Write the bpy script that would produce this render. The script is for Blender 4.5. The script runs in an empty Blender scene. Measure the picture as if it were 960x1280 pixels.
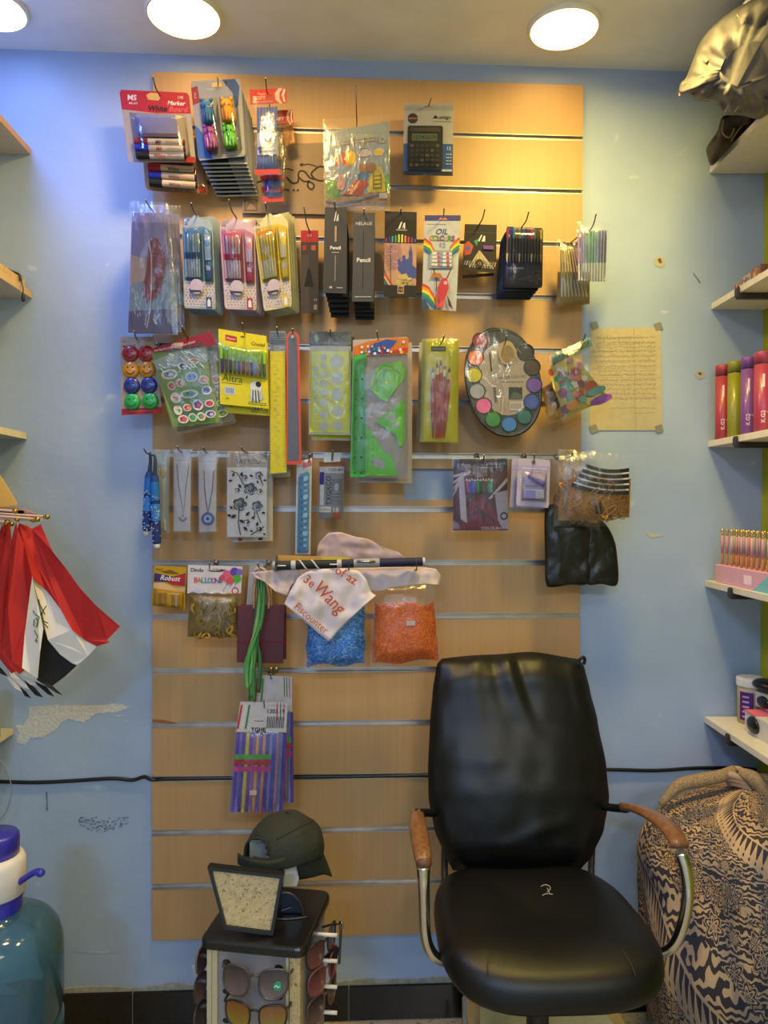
import bpy, bmesh, math, random
from mathutils import Vector, noise
random.seed(7)
S = bpy.context.scene
COL = S.collection
T0 = 2.69                    # height of the slatwall's top edge
F = 931.885                  # focal length in pixels of a 960 x 1280 frame
CAM = Vector((0.54696, -2.12263, T0 - 1.20968))
YAW, PIT, ROL = 0.0489998, -0.008660, 0.003646
fw = Vector((math.sin(YAW)*math.cos(PIT), math.cos(YAW)*math.cos(PIT), math.sin(PIT)))
r0 = Vector((math.cos(YAW), -math.sin(YAW), 0))
u0 = r0.cross(fw)
RT = r0*math.cos(ROL) + u0*math.sin(ROL)
UP = -r0*math.sin(ROL) + u0*math.cos(ROL)
# ---------------------------------------------------------------- camera
cd = bpy.data.cameras.new('camera'); cam = bpy.data.objects.new('camera', cd); COL.objects.link(cam)
cd.sensor_fit = 'VERTICAL'; cd.sensor_height = 36; cd.lens = 36*F/1280; cd.clip_start = .02; cd.clip_end = 50
from mathutils import Matrix
cam.matrix_world = Matrix(((RT.x, UP.x, -fw.x, CAM.x), (RT.y, UP.y, -fw.y, CAM.y), (RT.z, UP.z, -fw.z, CAM.z), (0, 0, 0, 1)))
S.camera = cam
# ---------------------------------------------------------------- world, exposure, added room lights
S.view_settings.view_transform = 'Standard'; S.view_settings.look = 'None'
S.view_settings.exposure = 0.31; S.view_settings.gamma = 1; S.view_settings.use_curve_mapping = False
S.cycles.transparent_max_bounces = 32; S.cycles.max_bounces = 8; S.cycles.sample_clamp_indirect = 4
w = bpy.data.worlds.new('world'); S.world = w; w.use_nodes = True
w.node_tree.nodes['Background'].inputs[0].default_value = (.44, .64, 1.0, 1)
w.node_tree.nodes['Background'].inputs[1].default_value = 1.1
LAMP_WARM, LAMP_COOL = (1.0, .66, .22), (.30, .46, 1.0)
def unseen_light(name, loc, size, power, col, rot=(0, 0, 0)):  # unseen lights without fixtures, added to brighten and tint the back wall
    l = bpy.data.lights.new(name, 'AREA'); l.shape = 'DISK'; l.size = size; l.energy = power; l.color = col
    o = bpy.data.objects.new(name, l); o.location = loc; o.rotation_euler = rot; COL.objects.link(o); return o
unseen_light('unseen_fill_light', (-.42, -.62, 2.68), .2, 10, (.14, .28, 1.0))
unseen_light('unseen_fill_light', (.30, -.58, 2.70), .2, 11.5, (1.0, .68, .24))
unseen_light('unseen_fill_light', (1.17, -.60, 2.70), .2, 15.5, (1.0, .76, .19))
unseen_light('unseen_fill_light', (.0, -2.3, 2.73), .5, 6, (.50, .68, 1.0))
unseen_light('unseen_fill_light', (1.1, -2.3, 2.73), .5, 6, (1.0, .86, .66))
unseen_light('unseen_fill_light', (-.1, -4.0, 2.70), .5, 52, (.32, .55, 1.0))  # added further back to soften shadows under the hanging packs
unseen_light('unseen_fill_light', (1.3, -4.0, 2.70), .5, 38, (.94, .88, .80))

# ---------------------------------------------------------------- helpers
def P(px, py, d):            # the point at distance d in front of the slatwall face seen at a pixel of the 960 x 1280 frame
    v = fw + RT*((px-480)/F) + UP*((640-py)/F)
    t = (-d - CAM.y)/v.y
    return CAM + v*t
def Pz(px, py, z):
    v = fw + RT*((px-480)/F) + UP*((640-py)/F)
    return CAM + v*((z-CAM.z)/v.z)
def K(d): return (2.1226-d)/F
def lin(c): return c/12.92 if c <= .04045 else ((c+.055)/1.055)**2.4
def rgb(h): return tuple(lin(int(h[i:i+2], 16)/255) for i in (0, 2, 4))
MC = {}
ALB = 1.0                    # row colours darkened to offset the stronger lamp light higher up
def m(h, rough=.45, metal=0.0, var=.06, scale=60, bump=0.0, coat=0.0, spec=.5):
    k = (h, rough, metal, var, scale, bump, coat, spec, ALB)
    if k in MC: return MC[k]
    mt = bpy.data.materials.new('paint_'+h); mt.use_nodes = True; n = mt.node_tree.nodes; L = mt.node_tree.links
    b = n['Principled BSDF']; b.inputs['Roughness'].default_value = rough; b.inputs['Metallic'].default_value = metal
    b.inputs['Coat Weight'].default_value = coat; b.inputs['Specular IOR Level'].default_value = spec
    c = tuple(x*ALB for x in rgb(h))
    tc = n.new('ShaderNodeTexCoord'); nz = n.new('ShaderNodeTexNoise'); nz.inputs['Scale'].default_value = scale; nz.inputs['Detail'].default_value = 3
    L.new(tc.outputs['Object'], nz.inputs['Vector'])
    rp = n.new('ShaderNodeValToRGB'); L.new(nz.outputs[0], rp.inputs[0])
    rp.color_ramp.elements[0].position = .3; rp.color_ramp.elements[1].position = .7
    rp.color_ramp.elements[0].color = (*[x*(1-var) for x in c], 1); rp.color_ramp.elements[1].color = (*[min(1, x*(1+var)) for x in c], 1)
    L.new(rp.outputs[0], b.inputs['Base Color'])
    if bump:
        bp = n.new('ShaderNodeBump'); bp.inputs['Strength'].default_value = bump; bp.inputs['Distance'].default_value = .003
        L.new(nz.outputs[0], bp.inputs['Height']); L.new(bp.outputs[0], b.inputs['Normal'])
    MC[k] = mt; return mt
def film_mat(name, tint='ffffff', fac=.03, rough=.16, milky=.06, scale=45, bump=.35):
    mt = bpy.data.materials.new(name); mt.use_nodes = True; n = mt.node_tree.nodes; L = mt.node_tree.links
    n.remove(n['Principled BSDF']); out = n['Material Output']
    tr = n.new('ShaderNodeBsdfTransparent'); gl = n.new('ShaderNodeBsdfGlossy'); gl.inputs['Roughness'].default_value = rough
    df = n.new('ShaderNodeBsdfDiffuse'); df.inputs[0].default_value = (*rgb(tint), 1)
    tc = n.new('ShaderNodeTexCoord'); nz = n.new('ShaderNodeTexNoise'); nz.inputs['Scale'].default_value = scale; nz.inputs['Detail'].default_value = 4
    mp = n.new('ShaderNodeMapping'); mp.inputs['Scale'].default_value = (1.6, 1, .7)
    L.new(tc.outputs['Object'], mp.inputs[0]); L.new(mp.outputs[0], nz.inputs['Vector'])
    bp = n.new('ShaderNodeBump'); bp.inputs['Strength'].default_value = bump; bp.inputs['Distance'].default_value = .01
    L.new(nz.outputs[0], bp.inputs['Height']); L.new(bp.outputs[0], gl.inputs['Normal'])
    fr = n.new('ShaderNodeFresnel'); fr.inputs[0].default_value = 1.45; L.new(bp.outputs[0], fr.inputs['Normal'])
    ma = n.new('ShaderNodeMath'); ma.operation = 'MULTIPLY_ADD'; ma.inputs[1].default_value = .8; ma.inputs[2].default_value = fac; L.new(fr.outputs[0], ma.inputs[0])
    m1 = n.new('ShaderNodeMixShader'); m1.inputs[0].default_value = milky; L.new(tr.outputs[0], m1.inputs[1]); L.new(df.outputs[0], m1.inputs[2])
    m2 = n.new('ShaderNodeMixShader'); L.new(ma.outputs[0], m2.inputs[0]); L.new(m1.outputs[0], m2.inputs[1]); L.new(gl.outputs[0], m2.inputs[2])
    L.new(m2.outputs[0], out.inputs[0]); return mt
FILM = film_mat('clear_film', milky=.015)
BLIS = film_mat('clear_blister', fac=.0, rough=.10, milky=.0, scale=12, bump=.2)
MILK = film_mat('milky_film', milky=.35, fac=.04, rough=.3)
WHITEBAG = film_mat('white_bag_film', 'e8e2e2', milky=.78, fac=.03, rough=.35, scale=25)
METAL = m('a8a4a0', .25, 1.0); CHROME = m('d8d8d8', .12, 1.0); DARKMETAL = m('6a6560', .3, 1.0); BLACKP = m('141416', .35)
def MM(x): return m(x, .6, spec=.25) if isinstance(x, str) else x

class B:
    def __init__(s): s.v = []; s.f = []; s.mi = []; s.mats = []
    def ix(s, mat):
        mat = MM(mat)
        if mat not in s.mats: s.mats.append(mat)
        return s.mats.index(mat)
    def add(s, vs, fs, mat):
        o = len(s.v); s.v += [Vector(q) for q in vs]; i = s.ix(mat)
        for f in fs: s.f.append([a+o for a in f]); s.mi.append(i)
    def prism(s, front, back, mat):
        n = len(front)
        s.add(list(front)+list(back), [list(range(n)), list(range(2*n-1, n-1, -1))]+[[i, n+i, n+(i+1) % n, (i+1) % n] for i in range(n)], mat)
    def box(s, a, b, mat, bev=0):
        x0, x1 = sorted((a[0], b[0])); y0, y1 = sorted((a[1], b[1])); z0, z1 = sorted((a[2], b[2]))
        vs = [(x, y, z) for x in (x0, x1) for y in (y0, y1) for z in (z0, z1)]
        s.add(vs, [(0, 1, 3, 2), (4, 6, 7, 5), (0, 4, 5, 1), (2, 3, 7, 6), (0, 2, 6, 4), (1, 5, 7, 3)], mat)
    def rings(s, rs, mat, cap=True, mats=None):
        n = len(rs[0]); o = len(s.v)
        for r in rs: s.v += [Vector(q) for q in r]
        for k in range(len(rs)-1):
            i = s.ix(mats[k] if mats else mat)
            for j in range(n):
                s.f.append([o+k*n+j, o+k*n+(j+1) % n, o+(k+1)*n+(j+1) % n, o+(k+1)*n+j]); s.mi.append(i)
        if cap:
            s.f.append([o+j for j in range(n-1, -1, -1)]); s.mi.append(s.ix(mats[0] if mats else mat))
            s.f.append([o+(len(rs)-1)*n+j for j in range(n)]); s.mi.append(s.ix(mats[-1] if mats else mat))
    def seg(s, A, Bp, prof, n=10):          # prof: (t, radius, material of the stretch that follows)
        A = Vector(A); Bp = Vector(Bp); ax = (Bp-A).normalized()
        e = ax.cross(Vector((0, 0, 1)) if abs(ax.z) < .8 else Vector((1, 0, 0))).normalized(); g = ax.cross(e)
        rs = [[A+(Bp-A)*t+(e*math.cos(2*math.pi*j/n)+g*math.sin(2*math.pi*j/n))*r for j in range(n)] for t, r, _ in prof]
        s.rings(rs, None, mats=[q[2] for q in prof[:-1]])
    def tube(s, pts, r, mat, n=8, smooth=True, cap=True):
        pts = [Vector(q) for q in pts]
        if smooth and len(pts) > 2: pts, r = catmull(pts, r)
        if not isinstance(r, (list, tuple)): r = [r]*len(pts)
        rs = []; e = None
        for i, p in enumerate(pts):
            ax = (pts[min(i+1, len(pts)-1)]-pts[max(i-1, 0)])
            if ax.length < 1e-9: ax = Vector((0, 0, 1))
            ax.normalize()
            if e is None: e = ax.cross(Vector((.3, .1, 1)) if abs(ax.z) < .9 else Vector((1, 0, 0)))
            e = (e-ax*e.dot(ax)).normalized(); g = ax.cross(e)
            rs.append([p+(e*math.cos(2*math.pi*j/n)+g*math.sin(2*math.pi*j/n))*r[i] for j in range(n)])
        s.rings(rs, mat, cap=cap)
    def lathe(s, c, prof, mat=None, n=32, mats=None, cap=True):
        c = Vector(c)
        s.rings([[c+Vector((math.cos(2*math.pi*j/n)*r, math.sin(2*math.pi*j/n)*r, z)) for j in range(n)] for r, z in prof], mat, mats=mats, cap=cap)
    def ball(s, c, r, mat, n=12, sc=(1, 1, 1)):
        c = Vector(c)
        s.rings([[c+Vector((math.sin(a)*math.cos(2*math.pi*j/n)*r*sc[0], math.sin(a)*math.sin(2*math.pi*j/n)*r*sc[1], -math.cos(a)*r*sc[2])) for j in range(n)]
                 for a in [math.pi*(k+.02)/(n/2+.04) for k in range(n//2+1)]], mat)
    def grid(s, fn, nx, ny, mat, matfn=None, close=False):
        o = len(s.v)
        for j in range(ny+1):
            for i in range(nx+1): s.v.append(Vector(fn(i/nx, j/ny)))
        for j in range(ny):
            for i in range(nx):
                a = o+j*(nx+1)+i; s.f.append([a, a+nx+1, a+nx+2, a+1])
                s.mi.append(s.ix(matfn((i+.5)/nx, (j+.5)/ny) if matfn else mat))
    def make(s, name, parent=None, smooth=False, kind=None, label=None, bevel=0, origin=None, sub=0):
        me = bpy.data.meshes.new(name)
        org = Vector(parent['org']) if parent else Vector(origin) if origin is not None else Vector((0, 0, 0))
        me.from_pydata([tuple(q-org) for q in s.v], [], s.f)
        for mt in s.mats: me.materials.append(mt)
        me.polygons.foreach_set('material_index', s.mi)
        if smooth: me.polygons.foreach_set('use_smooth', [True]*len(s.f))
        me.update()
        o = bpy.data.objects.new(name, me); COL.objects.link(o)
        if parent: o.parent = parent
        else: o.location = org
        o['org'] = tuple(org)
        if kind: o['kind'] = kind
        if label: o['label'] = label
        if bevel:
            bv = o.modifiers.new('b', 'BEVEL'); bv.width = bevel; bv.segments = 2; bv.limit_method = 'ANGLE'
        if sub:
            sb = o.modifiers.new('s', 'SUBSURF'); sb.levels = sb.render_levels = sub
        return o
def catmull(pts, r, k=5):
    out = []; ro = []; rr = r if isinstance(r, (list, tuple)) else [r]*len(pts)
    for i in range(len(pts)-1):
        p0, p1, p2, p3 = pts[max(i-1, 0)], pts[i], pts[i+1], pts[min(i+2, len(pts)-1)]
        for j in range(k):
            t = j/k
            out.append(.5*((2*p1)+(p2-p0)*t+(2*p0-5*p1+4*p2-p3)*t*t+(3*p1-p0-3*p2+p3)*t**3)); ro.append(rr[i]*(1-t)+rr[i+1]*t)
    out.append(pts[-1]); ro.append(rr[-1]); return out, ro
def thing(name, label, cat, loc, group=None):
    o = bpy.data.objects.new(name, None); COL.objects.link(o); o.location = loc; o.empty_display_size = .02
    o['label'] = label; o['category'] = cat; o['org'] = tuple(loc)
    if group: o['group'] = group
    return o
def tag(o, label, cat, group=None):
    o['label'] = label; o['category'] = cat
    if group: o['group'] = group
    return o
def copy_thing(root, dv, label, group=None, rot=(0, 0, 0)):
    def cp(o, par):
        c = o.copy(); COL.objects.link(c)
        if par: c.parent = par
        for ch in list(o.children): cp(ch, c)
        return c
    c = cp(root, None); c.location = Vector(root.location)+Vector(dv); c.rotation_euler = rot; c['label'] = label
    if group: c['group'] = group; root['group'] = group
    return c
GC = {}
def glyphs(t, bold=0):
    if (t, bold) in GC: return GC[(t, bold)]
    cu = bpy.data.curves.new('t', 'FONT'); cu.body = t; cu.resolution_u = 2; cu.align_x = 'CENTER'; cu.offset = bold
    ob = bpy.data.objects.new('t', cu); COL.objects.link(ob)
    dg = bpy.context.evaluated_depsgraph_get(); me = bpy.data.meshes.new_from_object(ob.evaluated_get(dg))
    r = ([tuple(v.co) for v in me.vertices], [list(p.vertices) for p in me.polygons])
    bpy.data.objects.remove(ob); bpy.data.curves.remove(cu); bpy.data.meshes.remove(me)
    GC[(t, bold)] = r; return r
class Card(B):                               # a printed card hanging in the plane y = -d, drawn on in percent of its width and height
    def __init__(s, quad, d, t=.001, mat='ffffff', tilt=0, outline=None, base=True):
        super().__init__()
        if len(quad) == 2: (x0, y0), (x1, y1) = quad; quad = [(x0, y0), (x1, y0), (x1, y1), (x0, y1)]
        s.q = quad; s.d = d; s.tl = tilt; s.off = 0; s.t_ = t
        if base:
            o = outline or [(0, 0), (0, 100), (100, 100), (100, 0)]
            s.prism([s.W(u, v) for u, v in o], [s.W(u, v, -t) for u, v in o], mat)
    def px(s, u, v):
        u /= 100; v /= 100; a, b, c, e = s.q
        return tuple(a[i]*(1-u)*(1-v)+b[i]*u*(1-v)+c[i]*u*v+e[i]*(1-u)*v for i in (0, 1))
    def W(s, u, v, off=0):
        x, y = s.px(u, v); return P(x, y, s.d+s.tl*v/100+off)
    def p(s, pts, mat):
        s.off += .00012; s.add([s.W(u, v, s.off) for u, v in pts], [list(range(len(pts)))], mat); return s
    def r(s, u0, v0, u1, v1, mat): return s.p([(u0, v0), (u0, v1), (u1, v1), (u1, v0)], mat)
    def o(s, u, v, rx, mat, ry=None, n=18):  # radius in pixels
        w = math.dist(s.px(0, 50), s.px(100, 50)); h = math.dist(s.px(50, 0), s.px(50, 100)); ry = ry or rx
        return s.p([(u+100*rx/w*math.cos(6.2832*k/n), v-100*ry/h*math.sin(6.2832*k/n)) for k in range(n)], mat)
    def s(s_, pts, wpx, mat):
        pass
    def line(s, pts, wpx, mat):
        s.off += .00012; q = [Vector(s.px(u, v)) for u, v in pts]; i0 = []
        for k, a in enumerate(q):
            dr = q[min(k+1, len(q)-1)]-q[max(k-1, 0)]
            if dr.length < 1e-6: dr = Vector((1, 0))
            dr.normalize(); nn = Vector((-dr.y, dr.x))*wpx/2
            vv = sum(pts[k][1:2])/100*s.tl
            i0 += [P(a.x+nn.x, a.y+nn.y, s.d+vv+s.off), P(a.x-nn.x, a.y-nn.y, s.d+vv+s.off)]
        s.add(i0, [[2*k, 2*k+1, 2*k+3, 2*k+2] for k in range(len(q)-1)], mat); return s
    def t(s, txt, u, v, hpx, mat, rot=0, sx=1, bold=.01, shear=0):   # cap height in pixels, centred on (u, v)
        s.off += .00012; vs, fs = glyphs(txt, bold); cx, cy = s.px(u, v)
        a0, b0 = s.px(0, v), s.px(100, v); an = math.atan2(b0[1]-a0[1], b0[0]-a0[0])+math.radians(rot)
        k = hpx/.7; out = []
        for x, y, z in vs:
            X = (x+shear*y)*k*sx; Y = -(y-.35)*k
            out.append(P(cx+X*math.cos(an)-Y*math.sin(an), cy+X*math.sin(an)+Y*math.cos(an), s.d+s.tl*v/100+s.off))
        s.add(out, [f[::-1] for f in fs] if False else fs, mat); return s
def film(name, parent, quad, d, h, mat=None, n=6, nx=10, ny=14, cr=.002, back=None, tilt=0, seed=0, sag=0):
    c = Card(quad, d, base=False, tilt=tilt); b = B(); mat = mat or FILM
    def fn(u, v, sgn=1, hh=h):
        p = (1-abs(2*u-1)**n)*(1-abs(2*v-1)**n)
        p = max(0, p)**.5 if n <= 2 else p
        nz = noise.noise(Vector((u*7+seed, v*9+seed*3, seed)))*cr*(.3+.7*p)
        return c.W(u*100, v*100, sgn*(hh*p*(1+sag*(v-.5)))+nz)
    b.grid(fn, nx, ny, mat)
    if back is not None: b.grid(lambda u, v: fn(u, v, -1, back), nx, ny, mat)
    return b.make(name, parent, smooth=True)
def rods(parent, name, lst, d, rpx, n=8):    # lst: (x0, y0, x1, y1, [(t, radius factor, colour)...])
    out = []
    for x0, y0, x1, y1, pr in lst:
        b = B(); r = rpx*K(d)
        b.seg(P(x0, y0, d), P(x1, y1, d), [(t, r*k, c) for t, k, c in pr], n=n); out.append(b.make(name, parent, smooth=False))
    return out
GROOVES = [T0-.1525*k for k in range(1, 16)]
def hook(hx, hy, d, tx, ty, what, cat='hook'):
    h = P(hx, hy, d); L = d+.05; tip = P(tx, ty, L); zg = min(GROOVES, key=lambda g: abs(g-h.z-.005))
    b = B(); x = min(max(h.x, .012), 1.208)
    b.box((x-.006, -.0012, zg-.008), (x+.006, .002, zg+.008), AL)
    b.tube([(x, 0, zg), (x, -.018, zg), (x+(h.x-x)*.4, -.035, (zg+h.z)/2+.002), (h.x, -max(.05, d*.6), h.z+.002), h+Vector((0, 0, .002)), (tip.x*.6+h.x*.4, -(d+.032), tip.z*.3+h.z*.7), tip], .0017, DARKMETAL, n=8)
    b.ball(tip, .0026, METAL, n=8)
    o = b.make('display_hook', None, smooth=True, origin=(x, 0, zg))
    return tag(o, 'metal display hook on the slatwall holding '+what, cat, 'display hooks on the slatwall')
# ================================================================ the room
CEIL = T0+.06; WY = .018
DR = (fw + RT*((478-480)/F) + UP*((640-632)/F)); DR.z = 0; DR.normalize()     # direction of the right wall
RC = P(952, 640, -WY)                                                         # its corner with the back wall
def wall_mat():
    mt = bpy.data.materials.new('pale_blue_plaster'); mt.use_nodes = True; n = mt.node_tree.nodes; L = mt.node_tree.links; b = n['Principled BSDF']
    tc = n.new('ShaderNodeTexCoord'); a = n.new('ShaderNodeTexNoise'); a.inputs['Scale'].default_value = 2.2; a.inputs['Detail'].default_value = 6; a.inputs['Roughness'].default_value = .6
    f = n.new('ShaderNodeTexNoise'); f.inputs['Scale'].default_value = 38; f.inputs['Detail'].default_value = 5
    L.new(tc.outputs['Object'], a.inputs['Vector']); L.new(tc.outputs['Object'], f.inputs['Vector'])
    r = n.new('ShaderNodeValToRGB'); r.color_ramp.elements[0].position = .3; r.color_ramp.elements[1].position = .7
    r.color_ramp.elements[0].color = (*rgb(WALLCOL[0]), 1); r.color_ramp.elements[1].color = (*rgb(WALLCOL[1]), 1); L.new(a.outputs[0], r.inputs[0])
    # thin scratches
    v = n.new('ShaderNodeTexNoise'); v.inputs['Scale'].default_value = 9; v.inputs['Detail'].default_value = 8; v.inputs['Distortion'].default_value = 1.5; L.new(tc.outputs['Object'], v.inputs['Vector'])
    r2 = n.new('ShaderNodeValToRGB'); e = r2.color_ramp.elements; e[0].position = .69; e[0].color = (0, 0, 0, 1); e[1].position = .74; e[1].color = (.35, .35, .35, 1); L.new(v.outputs[0], r2.inputs[0])
    mx = n.new('ShaderNodeMix'); mx.data_type = 'RGBA'; L.new(r2.outputs[0], mx.inputs[0]); L.new(r.outputs[0], mx.inputs[6]); mx.inputs[7].default_value = (.75, .74, .68, 1)
    L.new(mx.outputs[2], b.inputs['Base Color']); b.inputs['Roughness'].default_value = .55
    bp = n.new('ShaderNodeBump'); bp.inputs['Strength'].default_value = .25; bp.inputs['Distance'].default_value = .004
    ad = n.new('ShaderNodeMath'); L.new(f.outputs[0], ad.inputs[0]); L.new(a.outputs[0], ad.inputs[1]); L.new(ad.outputs[0], bp.inputs['Height']); L.new(bp.outputs[0], b.inputs['Normal'])
    return mt
WALLCOL = ('93a4be', 'a3b4ce')
WALL = wall_mat()
def struct(o): o['kind'] = 'structure'; return o
LX = P(-42, 640, -WY).x
b = B(); b.box((LX-.1, WY, 0), (RC.x+.15, WY+.12, CEIL), WALL); wb = struct(b.make('wall_back'))
b = B(); b.box((LX-.12, -5.2, 0), (LX, WY, CEIL), m('b4b8bc', .6)); struct(b.make('wall_left'))
e = RC-DR*5.2; nn = Vector((DR.y, -DR.x, 0))*.12
YG = m('a8a800', .5, var=.08)
b = B(); q = [RC, e, e+nn, RC+nn]; b.prism([(p.x, p.y, 0) for p in q], [(p.x, p.y, CEIL) for p in q], YG); struct(b.make('wall_right'))
b = B(); b.box((LX-.12, -5.2, CEIL), (RC.x+.3, WY+.12, CEIL+.1), m('e0e2dc', .7, scale=8, bump=.1)); struct(b.make('ceiling'))
# floor: pale speckled tiles
def speckle(name, base, spots, scale, grout=None):
    mt = bpy.data.materials.new(name); mt.use_nodes = True; n = mt.node_tree.nodes; L = mt.node_tree.links; bs = n['Principled BSDF']
    tc = n.new('ShaderNodeTexCoord'); cur = None
    a = n.new('ShaderNodeTexNoise'); a.inputs['Scale'].default_value = scale*.4; a.inputs['Detail'].default_value = 4; L.new(tc.outputs['Object'], a.inputs['Vector'])
    r = n.new('ShaderNodeValToRGB'); r.color_ramp.elements[0].position = .35; r.color_ramp.elements[1].position = .65
    r.color_ramp.elements[0].color = (*[x*.8 for x in rgb(base)], 1); r.color_ramp.elements[1].color = (*rgb(base), 1); L.new(a.outputs[0], r.inputs[0]); cur = r.outputs[0]
    for k, (sp, thr) in enumerate(spots):
        v = n.new('ShaderNodeTexNoise'); v.inputs['Scale'].default_value = scale*(1+.7*k); v.inputs['Detail'].default_value = 3; v.inputs['Distortion'].default_value = .6+k
        L.new(tc.outputs['Object'], v.inputs['Vector'])
        q = n.new('ShaderNodeValToRGB'); q.color_ramp.elements[0].position = thr; q.color_ramp.elements[0].color = (0, 0, 0, 1); q.color_ramp.elements[1].position = thr+.04; L.new(v.outputs[0], q.inputs[0])
        mx = n.new('ShaderNodeMix'); mx.data_type = 'RGBA'; L.new(q.outputs[0], mx.inputs[0]); L.new(cur, mx.inputs[6]); mx.inputs[7].default_value = (*rgb(sp), 1); cur = mx.outputs[2]
    L.new(cur, bs.inputs['Base Color']); bs.inputs['Roughness'].default_value = .3; return mt
b = B(); b.box((LX-.12, -5.2, -.08), (RC.x+.3, WY+.12, 0), speckle('floor_tile', 'b0a48c', [('6e6250', .6), ('8f8570', .58)], 70)); struct(b.make('floor'))
# black tile skirting with light grout joints, and the rough plaster edge above it
b = B(); zt = P(460, 1235, 0).z; tile = m('0e1012', .12, scale=30); x = LX
joints = [P(165, 1260, 0).x, P(436, 1260, 0).x]; w_ = joints[1]-joints[0]
js = [joints[0]-w_, joints[0], joints[1], joints[1]+w_, joints[1]+2*w_, RC.x]
xs = [LX]+js
for a, c in zip(xs[:-1], xs[1:]): b.box((a+.0012, .004, .003), (min(c, RC.x)-.0012, WY, zt), tile)
b.box((LX, .008, 0), (RC.x, WY-.001, zt-.001), m('9a968c', .8)); struct(b.make('baseboard_back'))
b = B(); random.seed(3); pts = []
n = 90
for i in range(n+1):
    x = LX+(RC.x-LX)*i/n; pts.append((x, WY-.004, zt+.012+.012*noise.noise(Vector((x*9, 0, 0)))+.004*random.random()))
fr = [(p[0], p[1], zt-.002) for p in pts]+pts[::-1]
b.prism(fr, [(a_, WY+.001, c_) for a_, _, c_ in fr], m('9a9688', .85, var=.2, bump=.4)); struct(b.make('trim_1'))
# damage on the plaster: bare patch, scuff, two nail craters
def blotch(name, pts, mat, d=-WY+.0012, parent=wb, wob=2.0, sub=6):
    q = []; N = len(pts)
    for i in range(N):
        for k in range(sub):
            t = k/sub; x = pts[i][0]*(1-t)+pts[(i+1) % N][0]*t; y = pts[i][1]*(1-t)+pts[(i+1) % N][1]*t
            q.append((x+wob*(random.random()-.5), y+wob*(random.random()-.5)))
    b = B(); b.prism([P(x, y, d) for x, y in q], [P(x, y, -WY-.001) for x, y in q], mat); return b.make(name, parent)
PL = m('c6c4be', .9, var=.14, scale=120, bump=.6)
blotch('bare_plaster', [(36, 884), (60, 881), (95, 882), (150, 880), (164, 884), (150, 889), (120, 892), (105, 903), (85, 898), (76, 904), (70, 912), (52, 922), (38, 922), (32, 932), (20, 928), (24, 916), (18, 905), (28, 907), (36, 898)], PL)
for x, y, w2, h2 in [(150, 895, 16, 2), (158, 902, 5, 1.5), (105, 953, 2, 4), (147, 1137, 2.5, 1.5), (27, 946, 3, 1.5), (36, 962, 3, 1.5), (130, 1191, 45, .8), (120, 1190, 60, .6)]:
    blotch('paint_chip', [(x-w2/2, y), (x, y-h2/2), (x+w2/2, y-.5), (x, y+h2/2)], PL, wob=.6, sub=3)
SC = m('66707e', .9, var=.2, scale=200)
random.seed(11)
for i in range(120):
    x = 97+random.random()*62; y = 1021+random.random()*20*(.35+.65*math.sin((x-92)/68*3.1)); l = 1+random.random()*3.5
    blotch('scuff', [(x, y), (x+l/2, y-.7), (x+l, y-.3), (x+l/2, y+.7)], SC, wob=.4, sub=2)
blotch('scuff', [(57, 990), (58, 1013), (60, 1013), (59, 990)], SC, wob=.8, sub=2)
def crater(x, y, r):
    random.seed(int(x)); rim = [(x+r*(.75+.5*random.random())*math.cos(a*.45), y+r*(.75+.5*random.random())*math.sin(a*.45)) for a in range(14)]
    blotch('chipped_plaster', rim, m('a8a48e', .9, bump=.6, scale=200), wob=1.2, sub=2)
    rim2 = [(x+r*.38*(.6+.8*random.random())*math.cos(a*.8), y-1+r*.38*(.6+.8*random.random())*math.sin(a*.8)) for a in range(8)]
    blotch('nail_hole', rim2, m('5a4a30', .9), d=-WY+.002, wob=.8, sub=2)
crater(825, 327, 7.5); crater(875, 468, 6)
blotch('crack', [(866, 342), (871, 349), (874, 354), (876, 353), (871, 346), (867, 341)], SC, wob=.3, sub=2)
blotch('chipped_plaster', [(806, 664), (830, 670), (812, 672)], m('b4b09c', .9), wob=1, sub=3)
# ceiling lights
def emis(name, col, st):
    mt = bpy.data.materials.new(name); mt.use_nodes = True; n = mt.node_tree.nodes; n.remove(n['Principled BSDF'])
    e = n.new('ShaderNodeEmission'); e.inputs[0].default_value = (*col, 1); e.inputs[1].default_value = st
    mt.node_tree.links.new(e.outputs[0], n['Material Output'].inputs[0]); return mt
def lamp(px, py, r, col, st, label):
    c = Pz(px, py, CEIL-.012); t = thing('ceiling_light', label, 'ceiling light', (c.x, c.y, CEIL), 'round ceiling lights')
    b = B(); b.lathe((c.x, c.y, CEIL), [(r+.004, 0), (r+.004, -.008), (r+.001, -.012), (r-.003, -.012), (r-.003, -.006)], m('e8e2d4', .4), n=48, cap=False); b.make('rim', t, smooth=False)
    b = B(); b.lathe((c.x, c.y, CEIL), [(r-.003, -.006), (r-.003, -.0105), (r*.8, -.0125), (r*.4, -.0135), (.001, -.014)], emis('lamp_glow', col, st), n=48); b.make('diffuser', t, smooth=True)
lamp(230, 22, .093, LAMP_WARM, 9, 'round white ceiling light above the whiteboard marker pack')
lamp(705, 38, .090, LAMP_WARM, 9, 'round white ceiling light nearest the big plastic bag, right of the calculator')
lamp(-14, 13, .090, LAMP_COOL, 8, 'round ceiling light cut off by the top left corner, over the left shelves')
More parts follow.
